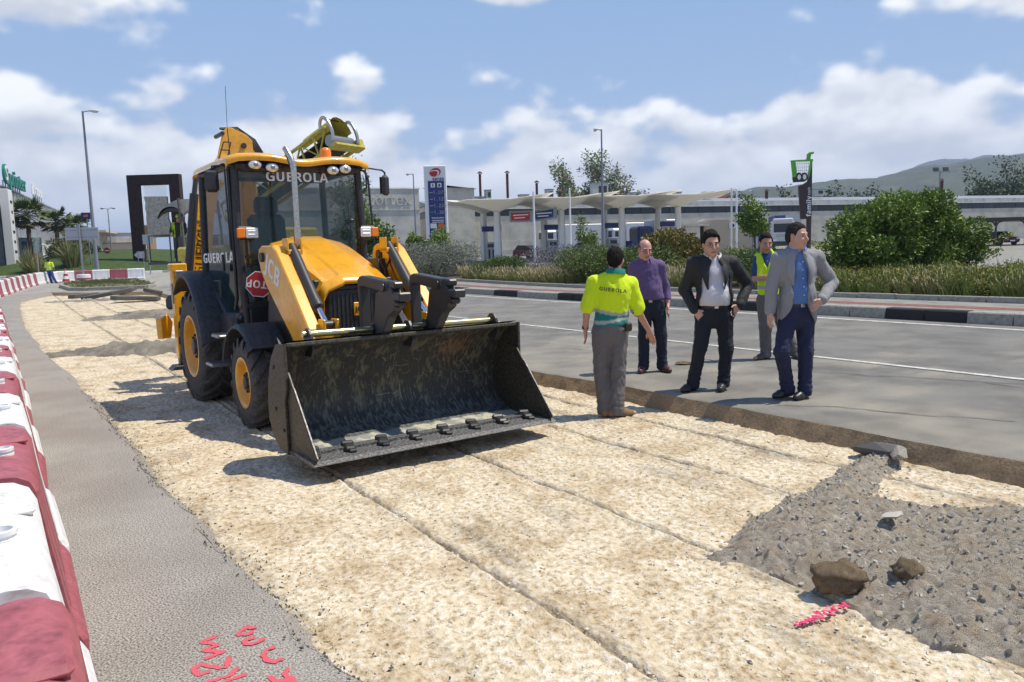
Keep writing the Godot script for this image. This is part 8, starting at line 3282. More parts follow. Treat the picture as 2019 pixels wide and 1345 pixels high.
func family_sign() -> void:
	var t := thing("supermarket_sign", "brown pylon sign topped by a green shopping cart shape", "sign", onland(23.3, -60.0), 0.0)
	var b := MB.new()
	b.box(Vector3(0.13, 2.0, 0), Vector3(0.32, 4.0, 0.25), Basis(), 0.02)
	put(b, "post", M.brownpaint, t)
	b = MB.new()
	b.slab(PackedVector2Array([Vector2(-0.72, 5.55), Vector2(-0.42, 5.62), Vector2(-0.05, 5.85), Vector2(0.18, 6.3), Vector2(0.27, 7.3), Vector2(0.30, 7.3), Vector2(0.30, 2.98), Vector2(-0.50, 2.98)]), Transform3D(), -0.14, 0.14, 0.02)
	put(b, "pylon", M.brownpaint, t)
	# cart basket: a frame of bars
	b = MB.new()
	b.slab(PackedVector2Array([Vector2(-1.30, 7.42), Vector2(-0.98, 7.42), Vector2(-0.86, 6.2), Vector2(-1.16, 6.2)]), Transform3D(), -0.12, 0.12, 0.02)
	b.slab(PackedVector2Array([Vector2(0.20, 7.42), Vector2(0.34, 7.42), Vector2(0.12, 6.2), Vector2(-0.02, 6.2)]), Transform3D(), -0.12, 0.12, 0.02)
	b.slab(PackedVector2Array([Vector2(-1.32, 7.40), Vector2(0.36, 7.40), Vector2(0.36, 7.55), Vector2(-1.32, 7.50)]), Transform3D(), -0.13, 0.13, 0.02)
	b.slab(PackedVector2Array([Vector2(-0.10, 7.5), Vector2(0.16, 7.5), Vector2(0.2, 7.9), Vector2(0.42, 7.95), Vector2(0.42, 8.1), Vector2(0.10, 8.08), Vector2(-0.06, 7.95)]), Transform3D(), -0.12, 0.12, 0.02)
	put(b, "cart_frame", M.limegreen, t)
	for k in 7:
		part(t, "basket_bar", M.decalwhite, Vector3(-0.84 + 0.15 * k, 6.85, 0), Vector3(0.035, 1.12, 0.05), Basis(Vector3.BACK, 0.02 * (k - 3)))
	for k in 4:
		part(t, "basket_rail", M.decalwhite, Vector3(-0.38, 6.45 + 0.26 * k, 0.01), Vector3(1.1, 0.035, 0.05))
	b = MB.new()
	b.slab(PackedVector2Array([Vector2(-1.18, 6.22), Vector2(0.05, 6.22), Vector2(-0.05, 6.0), Vector2(-0.25, 5.85), Vector2(-1.1, 5.82)]), Transform3D(), -0.13, 0.13, 0.02)
	put(b, "cart_base", M.brownpaint, t)
	for x in [-0.72, -0.30]:
		b = MB.new()
		b.xf = Transform3D(Basis.from_scale(Vector3(0.75, 1.1, 1)), Vector3(x, 6.22, 0.0))
		b.lathe(Vector3.ZERO, Vector3.BACK, [Vector2(0.30, -0.14), Vector2(0.30, 0.15), Vector2(0.0, 0.15)], 22)
		var wh := put(b, "cart_wheel", M.brownpaint, t)
		b = MB.new()
		b.xf = Transform3D(Basis.from_scale(Vector3(0.75, 1.1, 1)), Vector3(x, 6.20, 0.0))
		b.lathe(Vector3.ZERO, Vector3.BACK, [Vector2(0.18, 0.15), Vector2(0.18, 0.17), Vector2(0.0, 0.17)], 20)
		put(b, "wheel_disc", M.decalwhite, wh)
	words("family", 0.34, 0.02, M.decalwhite, t, Transform3D(Basis(Vector3.BACK, PI / 2), Vector3(0.06, 3.95, 0.15)), "Droid Sans", true, "lettering", 1.1)
	words("cash", 0.20, 0.02, M.decalwhite, t, Transform3D(Basis(Vector3.BACK, PI / 2), Vector3(0.06, 5.12, 0.15)), "Droid Sans", false, "lettering", 1.1)

func carport() -> void:
	var t := thing("carport", "dark parking shelter with arched openings at the right edge", "shelter", onland(49.5, -76.0), 0.06)
	part(t, "roof", M.darkmetal, Vector3(2.0, 2.62, -2.5), Vector3(13.0, 0.35, 5.2), Basis(), 0.03)
	part(t, "roof_edge", M.brownpaint, Vector3(2.0, 2.68, 0.12), Vector3(13.1, 0.24, 0.06))
	for k in 5:
		var x := -4.2 + 3.1 * k
		var b := MB.new()
		b.tube([Vector3(x, 0, -0.3), Vector3(x, 2.5, -0.3)], 0.10, 8)
		put(b, "post", M.darkmetal, t)
		b = MB.new()
		b.tube([Vector3(x, 1.9, -0.3), Vector3(x + 0.25, 2.3, -0.3), Vector3(x + 0.7, 2.5, -0.3)], 0.07, 6)
		put(b, "brace", M.darkmetal, t)
		b = MB.new()
		b.tube([Vector3(x, 1.9, -0.3), Vector3(x - 0.25, 2.3, -0.3), Vector3(x - 0.7, 2.5, -0.3)], 0.07, 6)
		put(b, "brace", M.darkmetal, t)
	car("black car under the parking shelter, left of the red one", onland(46.6, -78.0), 0.1, M.carblack)
	car("dark red car under the parking shelter at the right edge", onland(49.9, -78.2), 0.1, M.carred)
	# yellow bay lines on the forecourt
	for k in 3:
		var b := MB.new()
		var z := -62.0 - 4.0 * k
		b.quad(onland(30.0, z, 0.006), onland(46.0, z - 1.0, 0.006), onland(46.0, z - 1.2, 0.006), onland(30.0, z - 0.2, 0.006))
		setting(put(b, "bay_line", M.yellowpaint))
	t = thing("floodlight_mast", "mast with two floodlights above the tall bush", "light mast", onland(66.0, -118.0))
	var b := MB.new()
	b.tube([Vector3.ZERO, Vector3(0, 10.6, 0)], [0.14, 0.09], 8)
	put(b, "post", M.greypaint, t)
	part(t, "cross_arm", M.greypaint, Vector3(0.3, 10.5, 0), Vector3(2.6, 0.1, 0.1))
	for x in [-0.7, 0.8]:
		part(t, "floodlight", M.darkmetal, Vector3(x, 10.9, 0.1), Vector3(0.8, 0.5, 0.3), Basis(Vector3.RIGHT, -0.3), 0.03)

func hills() -> void:
	M.hill = blotched(grained(mat(0.10, 0.115, 0.08, 1.0), ntex(71, 0.06, [[0.2, Color(0.5, 0.55, 0.45)], [0.5, Color(0.85, 0.88, 0.8)], [0.75, Color(1.25, 1.2, 1.0)]], 5, 512), 0.006), M.grime, 0.0016)
	M.mountain = blotched(grained(mat(0.11, 0.115, 0.10, 1.0), M.grime, 0.0012), M.blot, 0.0004)
	ridge("green_hill", M.hill, [[120, 10.0], [200, 52.0], [281, 84.0], [400, 94.0], [528, 103.0], [620, 110.0], [681, 120.0], [780, 130.0], [867, 140.0], [1000, 152.0], [1300, 150.0], [1600, 90.0]], -1300.0, 500.0, 3.0, 4.0)
	ridge("blue_mountain", M.mountain, [[1000, 20.0], [1120, 150.0], [1252, 222.0], [1380, 250.0], [1480, 266.0], [1620, 268.0], [1733, 285.0], [2000, 305.0], [2400, 250.0], [2800, 120.0]], -2600.0, 800.0, 11.0, 10.0)
	ridge("left_hill", M.hill, [[-1300, 10.0], [-1000, 20.0], [-700, 24.0], [-450, 19.0], [-200, 16.0], [0, 15.0], [200, 12.0]], -1300.0, 300.0, 5.0, 2.0)
	# dark trees and pale houses at the foot of the hill
	var spots := [[45.5, -150.0, 5.0], [49.0, -152.0, 4.2], [54.0, -150.0, 5.2], [63.0, -152.0, 6.2], [73.0, -158.0, 6.4], [93.0, -150.0, 9.0], [97.0, -152.0, 10.0], [103.0, -154.0, 9.0], [128.0, -170.0, 8.0], [134.0, -172.0, 9.5]]
	var nth := ["first", "second", "third", "fourth", "fifth", "sixth", "seventh", "eighth", "ninth", "tenth"]
	for k in spots.size():
		var q: Array = spots[k]
		tree("distant_tree", "dark round tree above the factory roof, %s from the left" % nth[k], onland(q[0], q[1]), q[2] + 5.0, 0.6, 2600, 0.6, Color(0.02, 0.035, 0.015), Color(0.06, 0.08, 0.03), {"trunk": 0.4, "thick": 0.2, "lobe": 0.13, "group": "trees beyond the factory"})
	for q in [[52.0, -190.0, "orange-roofed pale house left of the green cart sign"], [73.0, -205.0, "orange-roofed house just right of the brown pylon"], [150.0, -220.0, "orange-roofed house above the parking shelter"]]:
		var t := thing("distant_house", q[2], "house", onland(q[0], q[1]), 0.2)
		part(t, "wall", M.beige, Vector3(0, 5.4, 0), Vector3(9, 10.8, 7))
		var b := MB.new()
		b.slab(PackedVector2Array([Vector2(-5, 10.8), Vector2(5, 10.8), Vector2(0, 12.6)]), Transform3D(), -4.0, 4.0)
		put(b, "roof", M.tile, t)
		for x in [-2.4, 2.4]:
			part(t, "window", M.darkglass, Vector3(x, 8.6, 3.52), Vector3(1.3, 1.5, 0.06))

func ridge(called: String, m: Material, tops: Array, z: float, depth: float, rough: float, amp: float) -> void:
	var b := MB.new()
	var rows := []
	var x0: float = tops[0][0]
	var x1: float = tops[-1][0]
	for i in 14:
		var f := i / 13.0
		var row := []
		for j in 110:
			var x := lerpf(x0, x1, j / 109.0)
			var h := lerps(tops, x) + amp * 1.4 * fn.get_noise_2d(x * 0.9, 5.0) + amp * 0.7 * fn.get_noise_2d(x * 3.5, 9.0)
			var y := h * sin(f * PI / 2) + amp * 2.0 * fn.get_noise_2d(x * 0.6, f * 400.0) * sin(f * PI)
			row.append(Vector3(x * lerpf(0.86, 1.0, f), y - 2.0, z + depth * (1.0 - f)))
		rows.append(row)
	b.sheet(rows)
	setting(put(b, called, m))

func left_side() -> void:
	# sports shop: a long metal hall whose facade runs away to the right
	var f := frame_on(onland(-49.4, -73.0), onland(-71.2, -123.5))
	var t := at_frame("sports_shop", "grey metal-clad sports shop with green roof lettering at the left edge", "building", f)
	var L := 55.0
	var H := 9.3
	part(t, "wall", M.shopmetal, Vector3(L * 0.5 + 3.4, H * 0.5, -9.0), Vector3(L - 6.8, H, 18.0))
	part(t, "wall_end", M.shopmetal, Vector3(-9.0, H * 0.5, -9.0), Vector3(18.0, H, 18.0))
	part(t, "lintel", M.shopmetal, Vector3(3.4, H - 1.15, -9.0), Vector3(6.8, 2.3, 18.0))
	part(t, "glass_front", M.shopglass, Vector3(3.4, 3.5, -2.2), Vector3(6.8, 7.0, 0.1))
	for k in 4:
		part(t, "mullion", M.darkmetal, Vector3(0.6 + 1.9 * k, 3.5, -2.1), Vector3(0.1, 7.0, 0.12))
	for k in 26:
		part(t, "cladding_seam", M.signback, Vector3(7.6 + 1.85 * k, H * 0.5, 0.02), Vector3(0.05, H - 0.1, 0.05))
	part(t, "roof_trim", M.signback, Vector3(L * 0.5 - 9.0, H + 0.06, -9.0), Vector3(L + 18.3, 0.14, 18.3))
	part(t, "white_base_wall", M.whitepaint, Vector3(28.0, 1.9, 0.35), Vector3(24.0, 3.8, 0.6))
	var py := part(t, "pylon", M.whitepaint, Vector3(7.1, 4.5, 0.6), Vector3(2.0, 8.7, 0.8), Basis(), 0.03)
	for k in 7:
		part(py, "lettering", M.paintblack, Vector3(7.1, 7.6 - 1.02 * k, 1.02), Vector3([0.9, 0.6, 0.7, 1.0, 0.8, 1.2, 1.1][k], 0.26, 0.03))
	var sg := Node3D.new()
	sg.name = "roof_sign"
	t.add_child(sg)
	var b := MB.new()
	b.lathe(Vector3(9.8, H + 1.45, 0.3), Vector3.BACK, [Vector2(1.0, -0.12), Vector2(1.0, 0.12), Vector2(0, 0.12)], 28)
	put(b, "disc", M.signgreen, sg)
	words("S", 1.5, 0.08, M.decalwhite, sg, Transform3D(Basis(), Vector3(9.8, H + 1.45, 0.45)))
	words("Sprinter", 1.6, 0.25, M.signgreen, sg, Transform3D(Basis(), Vector3(15.4, H + 1.2, 0.3)), "Droid Sans", true, "lettering", 1.3)
	for k in 8:
		part(sg, "stay", M.greypaint, Vector3(8.4 + 1.3 * k, H + 0.3, 0.25), Vector3(0.12, 0.7, 0.12))
	var s2 := Node3D.new()
	s2.name = "roof_sign"
	t.add_child(s2, true)
	for k in 5:
		part(s2, "letter", M.decalwhite, Vector3(27.0 + 1.5 * k, H + 1.3 - 0.05 * k, 0.2), Vector3(0.8 if k % 2 == 0 else 0.3, 1.5 if k == 0 else 1.0, 0.2), Basis(Vector3.BACK, 0.12 * ((k % 3) - 1)), 0.05)
		part(s2, "stay", M.greypaint, Vector3(27.0 + 1.5 * k, H + 0.35, 0.2), Vector3(0.08, 0.7, 0.08))
	t = thing("poster_board", "colourful advertising board at the foot of the sports shop", "board", onland(-53.2, -85.5, 0.2), 0.8)
	part(t, "panel", M.bannerblue, Vector3(0, 2.2, 0), Vector3(2.2, 3.0, 0.1))
	part(t, "printed_block", M.logored, Vector3(0.3, 1.6, 0.06), Vector3(0.8, 0.7, 0.02))
	part(t, "printed_block", M.totemblue, Vector3(-0.4, 2.8, 0.06), Vector3(0.9, 0.9, 0.02))
	part(t, "leg", M.galv, Vector3(-0.9, 0.4, 0), Vector3(0.08, 0.8, 0.08))
	part(t, "leg", M.galv, Vector3(0.9, 0.4, 0), Vector3(0.08, 0.8, 0.08))

	# buildings beyond the roundabout
	t = thing("white_hall", "white windowless hall behind the tall street lamp", "building", onland(-62.5, -122.0), 0.5)
	part(t, "wall", M.carwhite, Vector3(0, 2.6, -4), Vector3(5.6, 5.2, 9.0))
	part(t, "parapet", M.whitepaint, Vector3(0, 5.25, -4), Vector3(5.8, 0.14, 9.2))
	part(t, "window", M.darkglass, Vector3(2.1, 2.2, 0.53), Vector3(0.9, 1.8, 0.06))
	t = thing("beige_house", "low beige house with dark window slots left of the tall street lamp", "building", onland(-63.6, -112.0), 0.3)
	part(t, "wall", M.wallcream, Vector3(0, 2.0, -4), Vector3(7.0, 4.0, 8.0))
	part(t, "overhang", M.beige, Vector3(1.4, 5.2, -4), Vector3(6.4, 0.3, 8.6))
	part(t, "upper_storey", M.wallgrey, Vector3(1.0, 4.5, -4.6), Vector3(4.4, 1.2, 6.4))
	for k in 3:
		part(t, "window", M.darkglass, Vector3(-0.6 + 1.3 * k, 1.9, 0.02), Vector3(0.55, 2.4, 0.06))
	t = thing("ochre_tower", "narrow ochre wall tower left of the steel frame", "building", onland(-60.2, -126.0), 0.2)
	part(t, "wall", M.ochre, Vector3(0, 3.2, -2), Vector3(2.6, 6.4, 4.0))
	part(t, "coping", M.beige, Vector3(0, 6.45, -2), Vector3(2.8, 0.12, 4.2))
	t = thing("beige_terrace", "low beige terrace wall at the foot of the ochre tower", "building", onland(-58.6, -116.0), 0.3)
	part(t, "wall", M.beige, Vector3(0, 1.7, -2), Vector3(6.0, 3.4, 4.0))
	part(t, "coping", M.ochre, Vector3(0, 3.46, -2), Vector3(6.2, 0.14, 4.2))
	part(t, "roof_cabin", M.fascia, Vector3(0.5, 3.9, -2), Vector3(2.4, 1.0, 2.4))
	t = thing("ribbed_shed", "pale ribbed metal shed behind the hanging stone slab", "building", onland(-42.5, -118.0), 0.2)
	part(t, "wall", M.carwhite, Vector3(0, 2.1, -3), Vector3(9.0, 4.2, 6.0))
	for k in 15:
		part(t, "rib", M.whitepaint, Vector3(-4.2 + 0.6 * k, 2.1, 0.03), Vector3(0.12, 4.2, 0.08))
	tree("distant_tree", "small dark tree seen under the hanging stone slab", onland(-45.0, -108.0), 3.2, 0.7, 1500, 0.25, Color(0.03, 0.05, 0.02), Color(0.08, 0.11, 0.04), {"trunk": 0.3, "thick": 0.12, "lobe": 0.14})

# road planer standing behind the loader: tall discharge conveyor in front, driver's canopy behind
func milling_machine() -> void:
	M.paleyellow = blotched(grained(mat(0.58, 0.49, 0.07, 0.5), M.grime, 0.9), M.blot, 0.5)
	M.belt = grained(mat(0.04, 0.038, 0.036, 0.9), M.grime, 1.2)
	M.canopygrey = grained(mat(0.10, 0.10, 0.10, 0.7), M.grime, 0.8)
	var t := thing("milling_machine", "pale yellow road milling machine with a raised conveyor, behind the loader", "milling machine", Vector3(-10.4, PIT, -27.4), 0.0)
	var d := Vector3(0.84, 0, 0.54).normalized()     # the way it faces
	var x := Vector3.UP.cross(d).normalized()
	var B := Basis(x, Vector3.UP, d)
	var bd := Node3D.new()
	bd.name = "machine_body"
	t.add_child(bd)
	part(bd, "hull", M.paleyellow, d * 1.6 + Vector3(0, 1.55, 0), Vector3(2.1, 1.5, 5.0), B, 0.08)
	part(bd, "engine_hood", M.paleyellow, d * 3.0 + Vector3(0, 2.45, 0), Vector3(1.9, 0.7, 2.3), B, 0.08)
	part(bd, "milling_drum_box", M.darkmetal, d * 1.0 + Vector3(0, 0.62, 0), Vector3(2.3, 0.9, 1.5), B, 0.05)
	for k in 6:
		var h := part(bd, "hazard_stripe", M.decalwhite if k % 2 else M.logored, d * 4.13 + x * (-0.75 + 0.3 * k) + Vector3(0, 1.75, 0), Vector3(0.28, 0.5, 0.02), B)
	# driver's platform with rails
	part(bd, "platform", M.darkmetal, d * -1.6 + Vector3(0, 1.75, 0), Vector3(2.2, 0.1, 1.9), B, 0.02)
	part(bd, "control_desk", M.darkmetal, d * -1.05 + Vector3(0, 2.25, 0), Vector3(1.5, 0.9, 0.35), B, 0.05)
	var b := MB.new()
	for sx in [-1.05, 1.05]:
		for sz in [-2.45, -1.2]:
			b.tube([d * sz + x * sx + Vector3(0, 1.75, 0), d * sz + x * sx + Vector3(0, 2.75, 0)], 0.025, 6)
		b.tube([d * -2.45 + x * sx + Vector3(0, 2.75, 0), d * -1.2 + x * sx + Vector3(0, 2.75, 0)], 0.025, 6)
	b.tube([d * -2.45 + x * -1.05 + Vector3(0, 2.75, 0), d * -2.45 + x * 1.05 + Vector3(0, 2.75, 0)], 0.025, 6)
	put(b, "guard_rail", M.canopygrey, bd)
	# canopy: a shallow shell on two posts
	b = MB.new()
	var rows := []
	for i in 9:
		var row := []
		for j in 9:
			var u := -1.0 + i / 4.0
			var v := -1.0 + j / 4.0
			row.append(d * (-1.45 + 0.75 * u) + x * (0.8 * v) + Vector3(0, 4.05 - 0.16 * u * u * u * u - 0.30 * pow(absf(v), 3.0) - 0.16 * u * u, 0))
		rows.append(row)
	b.sheet(rows, false, true)
	var lowr := []
	for row in rows:
		var r2 := []
		for p in row:
			r2.append(p - Vector3(0, 0.10, 0))
		lowr.append(r2)
	b.sheet(lowr, false, false)
	for e in [0, 8]:
		b.sheet([rows[e], lowr[e]], false, e == 0)
	put(b, "canopy", M.canopygrey, bd)
	for sx in [-0.8, 0.8]:
		b = MB.new()
		b.tube([d * -0.7 + x * sx + Vector3(0, 1.8, 0), d * -0.9 + x * sx + Vector3(0, 4.0, 0)], 0.05, 8)
		put(b, "canopy_post", M.canopygrey, bd)
	# crawler legs
	for sx in [-0.85, 0.85]:
		for sz in [-1.2, 3.3]:
			var c: Vector3 = d * sz + x * sx
			var tr := Node3D.new()
			tr.name = "crawler_track"
			t.add_child(tr, true)
			part(tr, "leg_column", M.paleyellow, c + Vector3(0, 0.9, 0), Vector3(0.3, 1.1, 0.3), B, 0.03)
			part(tr, "track", M.rubber, c + Vector3(0, 0.31, 0), Vector3(0.32, 0.58, 1.5), B, 0.2)
	# conveyor: open girder with a belt inside, rising to the right
	var cv := Node3D.new()
	cv.name = "conveyor"
	t.add_child(cv)
	var o := t.position
	var p0 := Vector3(-7.9, 2.7, -22.6) - o
	var p1 := Vector3(-4.25, 4.42, -20.4) - o
	var cd := (p1 - p0).normalized()
	var cx := cd.cross(Vector3.UP).normalized()
	var cu := cx.cross(cd).normalized()
	for s in [-0.42, 0.42]:
		b = MB.new()
		b.bar(p0 + cx * s + cu * 0.0, p1 + cx * s, 0.07, 0.10, cu, 0.01)
		b.bar(p0 + cx * s + cu * 0.55, p1 + cx * s + cu * 0.55, 0.06, 0.08, cu, 0.01)
		put(b, "girder_chord", M.paleyellow, cv)
		b = MB.new()
		for k in 9:
			var f0 := k / 9.0
			var f1 := (k + 1) / 9.0
			var a: Vector3 = p0.lerp(p1, f0) + cx * s
			var e: Vector3 = p0.lerp(p1, f1) + cx * s
			b.bar(a, a + cu * 0.55, 0.04, 0.05, cx)
			if k % 2 == 0:
				b.bar(a, e + cu * 0.55, 0.03, 0.04, cx)
			else:
				b.bar(a + cu * 0.55, e, 0.03, 0.04, cx)
		put(b, "girder_lattice", M.paleyellow, cv)
	b = MB.new()
	b.bar(p0 + cu * 0.34, p1 + cu * 0.34, 0.72, 0.04, cu)
	b.bar(p0 + cu * 0.08, p1 + cu * 0.08, 0.72, 0.04, cu)
	put(b, "belt", M.belt, cv)
	b = MB.new()
	b.tube([p1 - cd * 0.05 + cu * 0.21 - cx * 0.40, p1 - cd * 0.05 + cu * 0.21 + cx * 0.40], 0.15, 16)
	put(b, "head_roller", M.worn, cv)
	# hood over the mouth and the guard hoops
	b = MB.new()
	rows = []
	for i in 5:
		var row := []
		for j in 9:
			var an := PI * j / 8.0
			row.append(p1 + cd * (-1.0 + 0.28 * i) + cx * cos(an) * 0.38 + cu * (0.42 + 0.42 * sin(an)))
		rows.append(row)
	b.sheet(rows, false, true)
	put(b, "mouth_hood", M.paleyellow, cv)
	for s in [-0.46, 0.46]:
		b = MB.new()
		var hoop := []
		for k in 15:
			var an := -0.9 + 3.7 * k / 14.0
			hoop.append(p1 + cx * s + cd * (0.02 + 0.18 * cos(an)) + cu * (0.42 + 0.38 * sin(an)))
		b.tube(hoop, 0.045, 8)
		put(b, "guard_hoop", M.exhaust, cv)
	b = MB.new()
	b.tube([p1 - cx * 0.46 + cu * 0.80, p1 + cx * 0.46 + cu * 0.80], 0.018, 6)
	put(b, "hoop_tie", M.darkmetal, cv)
	part(cv, "mouth_frame", M.paleyellow, p1 + cu * -0.04 + cd * 0.12, Vector3(1.1, 0.09, 0.3), Basis(cx, cu, -cd), 0.02)
	part(cv, "side_motor", M.paleyellow, p1 - cx * 0.62 + cu * 0.14, Vector3(0.2, 0.3, 0.3), Basis(cx, cu, -cd), 0.03)
	b = MB.new()
	b.tube([p1 - cd * 1.0 - cx * 0.5 + cu * 0.55, p1 - cd * 0.95 - cx * 0.52 + cu * 1.05], 0.02, 6)
	b.ball(p1 - cd * 0.95 - cx * 0.52 + cu * 1.08, Vector3(0.09, 0.12, 0.09), Basis(), 6)
	put(b, "work_lamp", M.darkmetal, cv)

func stone_mesh(seed_: int, squash: float, n := 9) -> ArrayMesh:
	var r := RandomNumberGenerator.new()
	r.seed = seed_
	var b := MB.new()
	var pts := PackedVector3Array()
	for k in n:
		var d := Vector3(r.randfn(), r.randfn(), r.randfn()).normalized()
		pts.append(Vector3(d.x, d.y * squash, d.z) * r.randf_range(0.7, 1.0) * 0.5)
	# hull by brute force over the few points
	for i in n:
		for j in range(i + 1, n):
			for k in range(j + 1, n):
				var nn := (pts[j] - pts[i]).cross(pts[k] - pts[i])
				if nn.length_squared() < 1e-9:
					continue
				var pos := 0
				var neg := 0
				for m in n:
					var e := nn.dot(pts[m] - pts[i])
					if e > 1e-6:
						pos += 1
					elif e < -1e-6:
						neg += 1
				if pos == 0:
					b.tri(pts[i], pts[j], pts[k])
				elif neg == 0:
					b.tri(pts[i], pts[k], pts[j])
	return b.mesh()

const HEAP := [[1.06, -4.14], [1.55, -4.78], [2.0, -5.2], [2.55, -5.78], [2.85, -6.12], [3.3, -6.3], [3.1, -5.9], [2.7, -5.45], [2.42, -4.98], [2.8, -4.78], [3.3, -4.75], [4.2, -4.4], [4.4, -2.4], [2.6, -2.3], [2.1, -2.9], [1.8, -3.1], [1.62, -3.5], [1.38, -3.82]]

# height of the heap of spoil: it climbs from its outline, with a rim on the left and a scooped middle
func pile_height(x: float, z: float) -> float:
	var p := Vector2(x, z)
	var best := 9.0
	var inside := false
	for k in HEAP.size():
		var a := Vector2(HEAP[k][0], HEAP[k][1])
		var b := Vector2(HEAP[(k + 1) % HEAP.size()][0], HEAP[(k + 1) % HEAP.size()][1])
		var ab := b - a
		best = minf(best, (p - a - ab * clampf((p - a).dot(ab) / ab.length_squared(), 0.0, 1.0)).length())
		if (a.y > z) != (b.y > z) and x < (b.x - a.x) * (z - a.y) / (b.y - a.y) + a.x:
			inside = not inside
	best += fn.get_noise_2d(x * 260.0, z * 260.0) * 0.10
	if not inside:
		return -best
	var h := 0.17 * (1.0 - exp(-best / 0.28))
	h -= 0.11 * exp(-pow((x - 2.35) / 0.45, 2.0) - pow((z + 4.15) / 0.32, 2.0))
	h += 0.05 * exp(-pow((x - 1.62) / 0.25, 2.0) - pow((z + 4.25) / 0.35, 2.0))
	return h

func rubble() -> void:
	var grit_ := FastNoiseLite.new()
	grit_.seed = 77
	grit_.frequency = 1.0
	grit_.fractal_octaves = 4
	# heap of milled asphalt
	var b := MB.new()
	var n := 210
	var rows := []
	var cols := []
	for i in n:
		var row := []
		for j in n:
			var x := lerpf(0.9, 4.3, float(i) / (n - 1))
			var z := lerpf(-6.4, -2.4, float(j) / (n - 1))
			var h := pile_height(x, z)
			var g := grit_.get_noise_2d(x * 6.0, z * 6.0)
			var g2 := grit_.get_noise_2d(x * 22.0 + 9.0, z * 22.0)
			h += (g * 0.034 + g2 * 0.030 + grit_.get_noise_2d(x * 60.0, z * 60.0) * 0.014) * clampf(h * 14.0 + 0.1, 0.0, 1.0)
			row.append(Vector3(x, PIT + maxf(h, -0.2) - 0.004, z))
			var c := Color(0.60, 0.54, 0.46).lerp(Color(1.0, 0.92, 0.80), clampf(0.5 + g2 * 1.3, 0.0, 1.0))
			c = c.lerp(Color(0.80, 0.62, 0.42), clampf(g * 1.6 - 0.15, 0.0, 0.6))
			cols.append(c)
		rows.append(row)
	b.sheet(rows, false, false)
	for k in cols.size():
		b.c[k] = cols[k]
	var heap := put(b, "asphalt_heap", M.rubble)
	tag(heap, "grey heap of broken asphalt and grit in the lower right corner", "rubble heap")
	heap.set_meta("kind", "stuff")
	# stones on and around the heap
	var sm := [stone_mesh(1, 0.7), stone_mesh(2, 0.55), stone_mesh(3, 0.8)]
	var sets := [[], [], []]
	for k in 16000:
		var x := rng.randf_range(0.9, 4.2)
		var z := rng.randf_range(-6.3, -2.4)
		var h := pile_height(x, z)
		if h < -0.16 or (h < 0.0 and rng.randf() < 0.55 - h * 4.0):
			continue
		var s := 0.007 + 0.036 * pow(rng.randf(), 5.0)
		h += (grit_.get_noise_2d(x * 6.0, z * 6.0) * 0.030 + grit_.get_noise_2d(x * 22.0 + 9.0, z * 22.0) * 0.024) * clampf(h * 14.0 + 0.1, 0.0, 1.0)
		sets[k % 3].append(Transform3D(Basis.from_euler(Vector3(rng.randf() * 6.0, rng.randf() * 6.0, rng.randf() * 6.0)).scaled(Vector3.ONE * s), Vector3(x, PIT + maxf(h, 0.0) - 0.006 + s * 0.2, z)))
	M.gritstone = grained(mat(0.58, 0.54, 0.48, 0.95), M.speck, 6.0)
	M.palestone = grained(mat(0.80, 0.745, 0.64, 0.95), M.speck, 6.0)
	M.tanstone = grained(mat(0.56, 0.43, 0.28, 0.95), M.speck, 6.0)
	M.brownstone = grained(mat(0.42, 0.37, 0.30, 0.95), M.speck, 6.0)
	M.darkstone = grained(mat(0.15, 0.145, 0.14, 0.95), M.speck, 6.0)
	for k in 3:
		scatter("heap_grit", sm[k], [M.gritstone, M.brownstone, M.gritstone][k], sets[k], "loose stones on the asphalt heap")
	# stones bedded in the pit floor
	var nz0 := FastNoiseLite.new()
	nz0.seed = 21
	nz0.frequency = 1.0
	nz0.fractal_octaves = 3
	var pale := []
	var tan := []
	var dark := []
	for k in 46000:
		var s := -0.8 - 12.0 * pow(rng.randf(), 1.5)
		var t := rng.randf_range(0.6, 5.9)
		var el := t - pit_left(s)
		if el < 0.0:
			continue
		var sz := 0.007 + 0.030 * pow(rng.randf(), 3.2)
		var p := stl(s, t, PIT - 0.002)
		var tr := Transform3D(Basis.from_euler(Vector3(rng.randf() * 6.0, rng.randf() * 6.0, rng.randf() * 6.0)).scaled(Vector3(1, 0.65, 1) * sz), p + Vector3(0, nz0.get_noise_2d(p.x * 0.9, p.z * 0.9) * 0.022 + nz0.get_noise_2d(p.x * 7.0 + 9.0, p.z * 7.0) * 0.012, 0))
		if rng.randf() < exp(-el / 0.18) * 0.9 or rng.randf() < 0.025:
			dark.append(tr)
		elif rng.randf() < 0.7:
			pale.append(tr)
		else:
			tan.append(tr)
	for k in 2200:
		var s := -1.2 - 10.0 * pow(rng.randf(), 1.5)
		var e := pit_left(s)
		var t := e + absf(rng.randfn()) * 0.2 - 0.05
		var sz := 0.005 + 0.017 * pow(rng.randf(), 3.0)
		dark.append(Transform3D(Basis.from_euler(Vector3(rng.randf() * 6.0, rng.randf() * 6.0, rng.randf() * 6.0)).scaled(Vector3.ONE * sz), stl(s, t, (0.0 if t < e else lerpf(-0.02, PIT, clampf((t - e) / 0.16, 0.0, 1.0))) + sz * 0.25)))
	scatter("pale_stones", sm[0], M.palestone, pale, "pale stones in the dug-out floor")
	scatter("tan_stones", sm[1], M.tanstone, tan, "brown stones in the dug-out floor")
	scatter("asphalt_crumbs", sm[2], M.darkstone, dark, "dark asphalt crumbs along the edge of the dug-out strip")
	# single lumps one can pick out
	lump("rounded brown lump of earth at the front of the rubble heap", Vector3(1.60, PIT + 0.10, -3.64), Vector3(0.13, 0.075, 0.09), M.earthlump, 5)
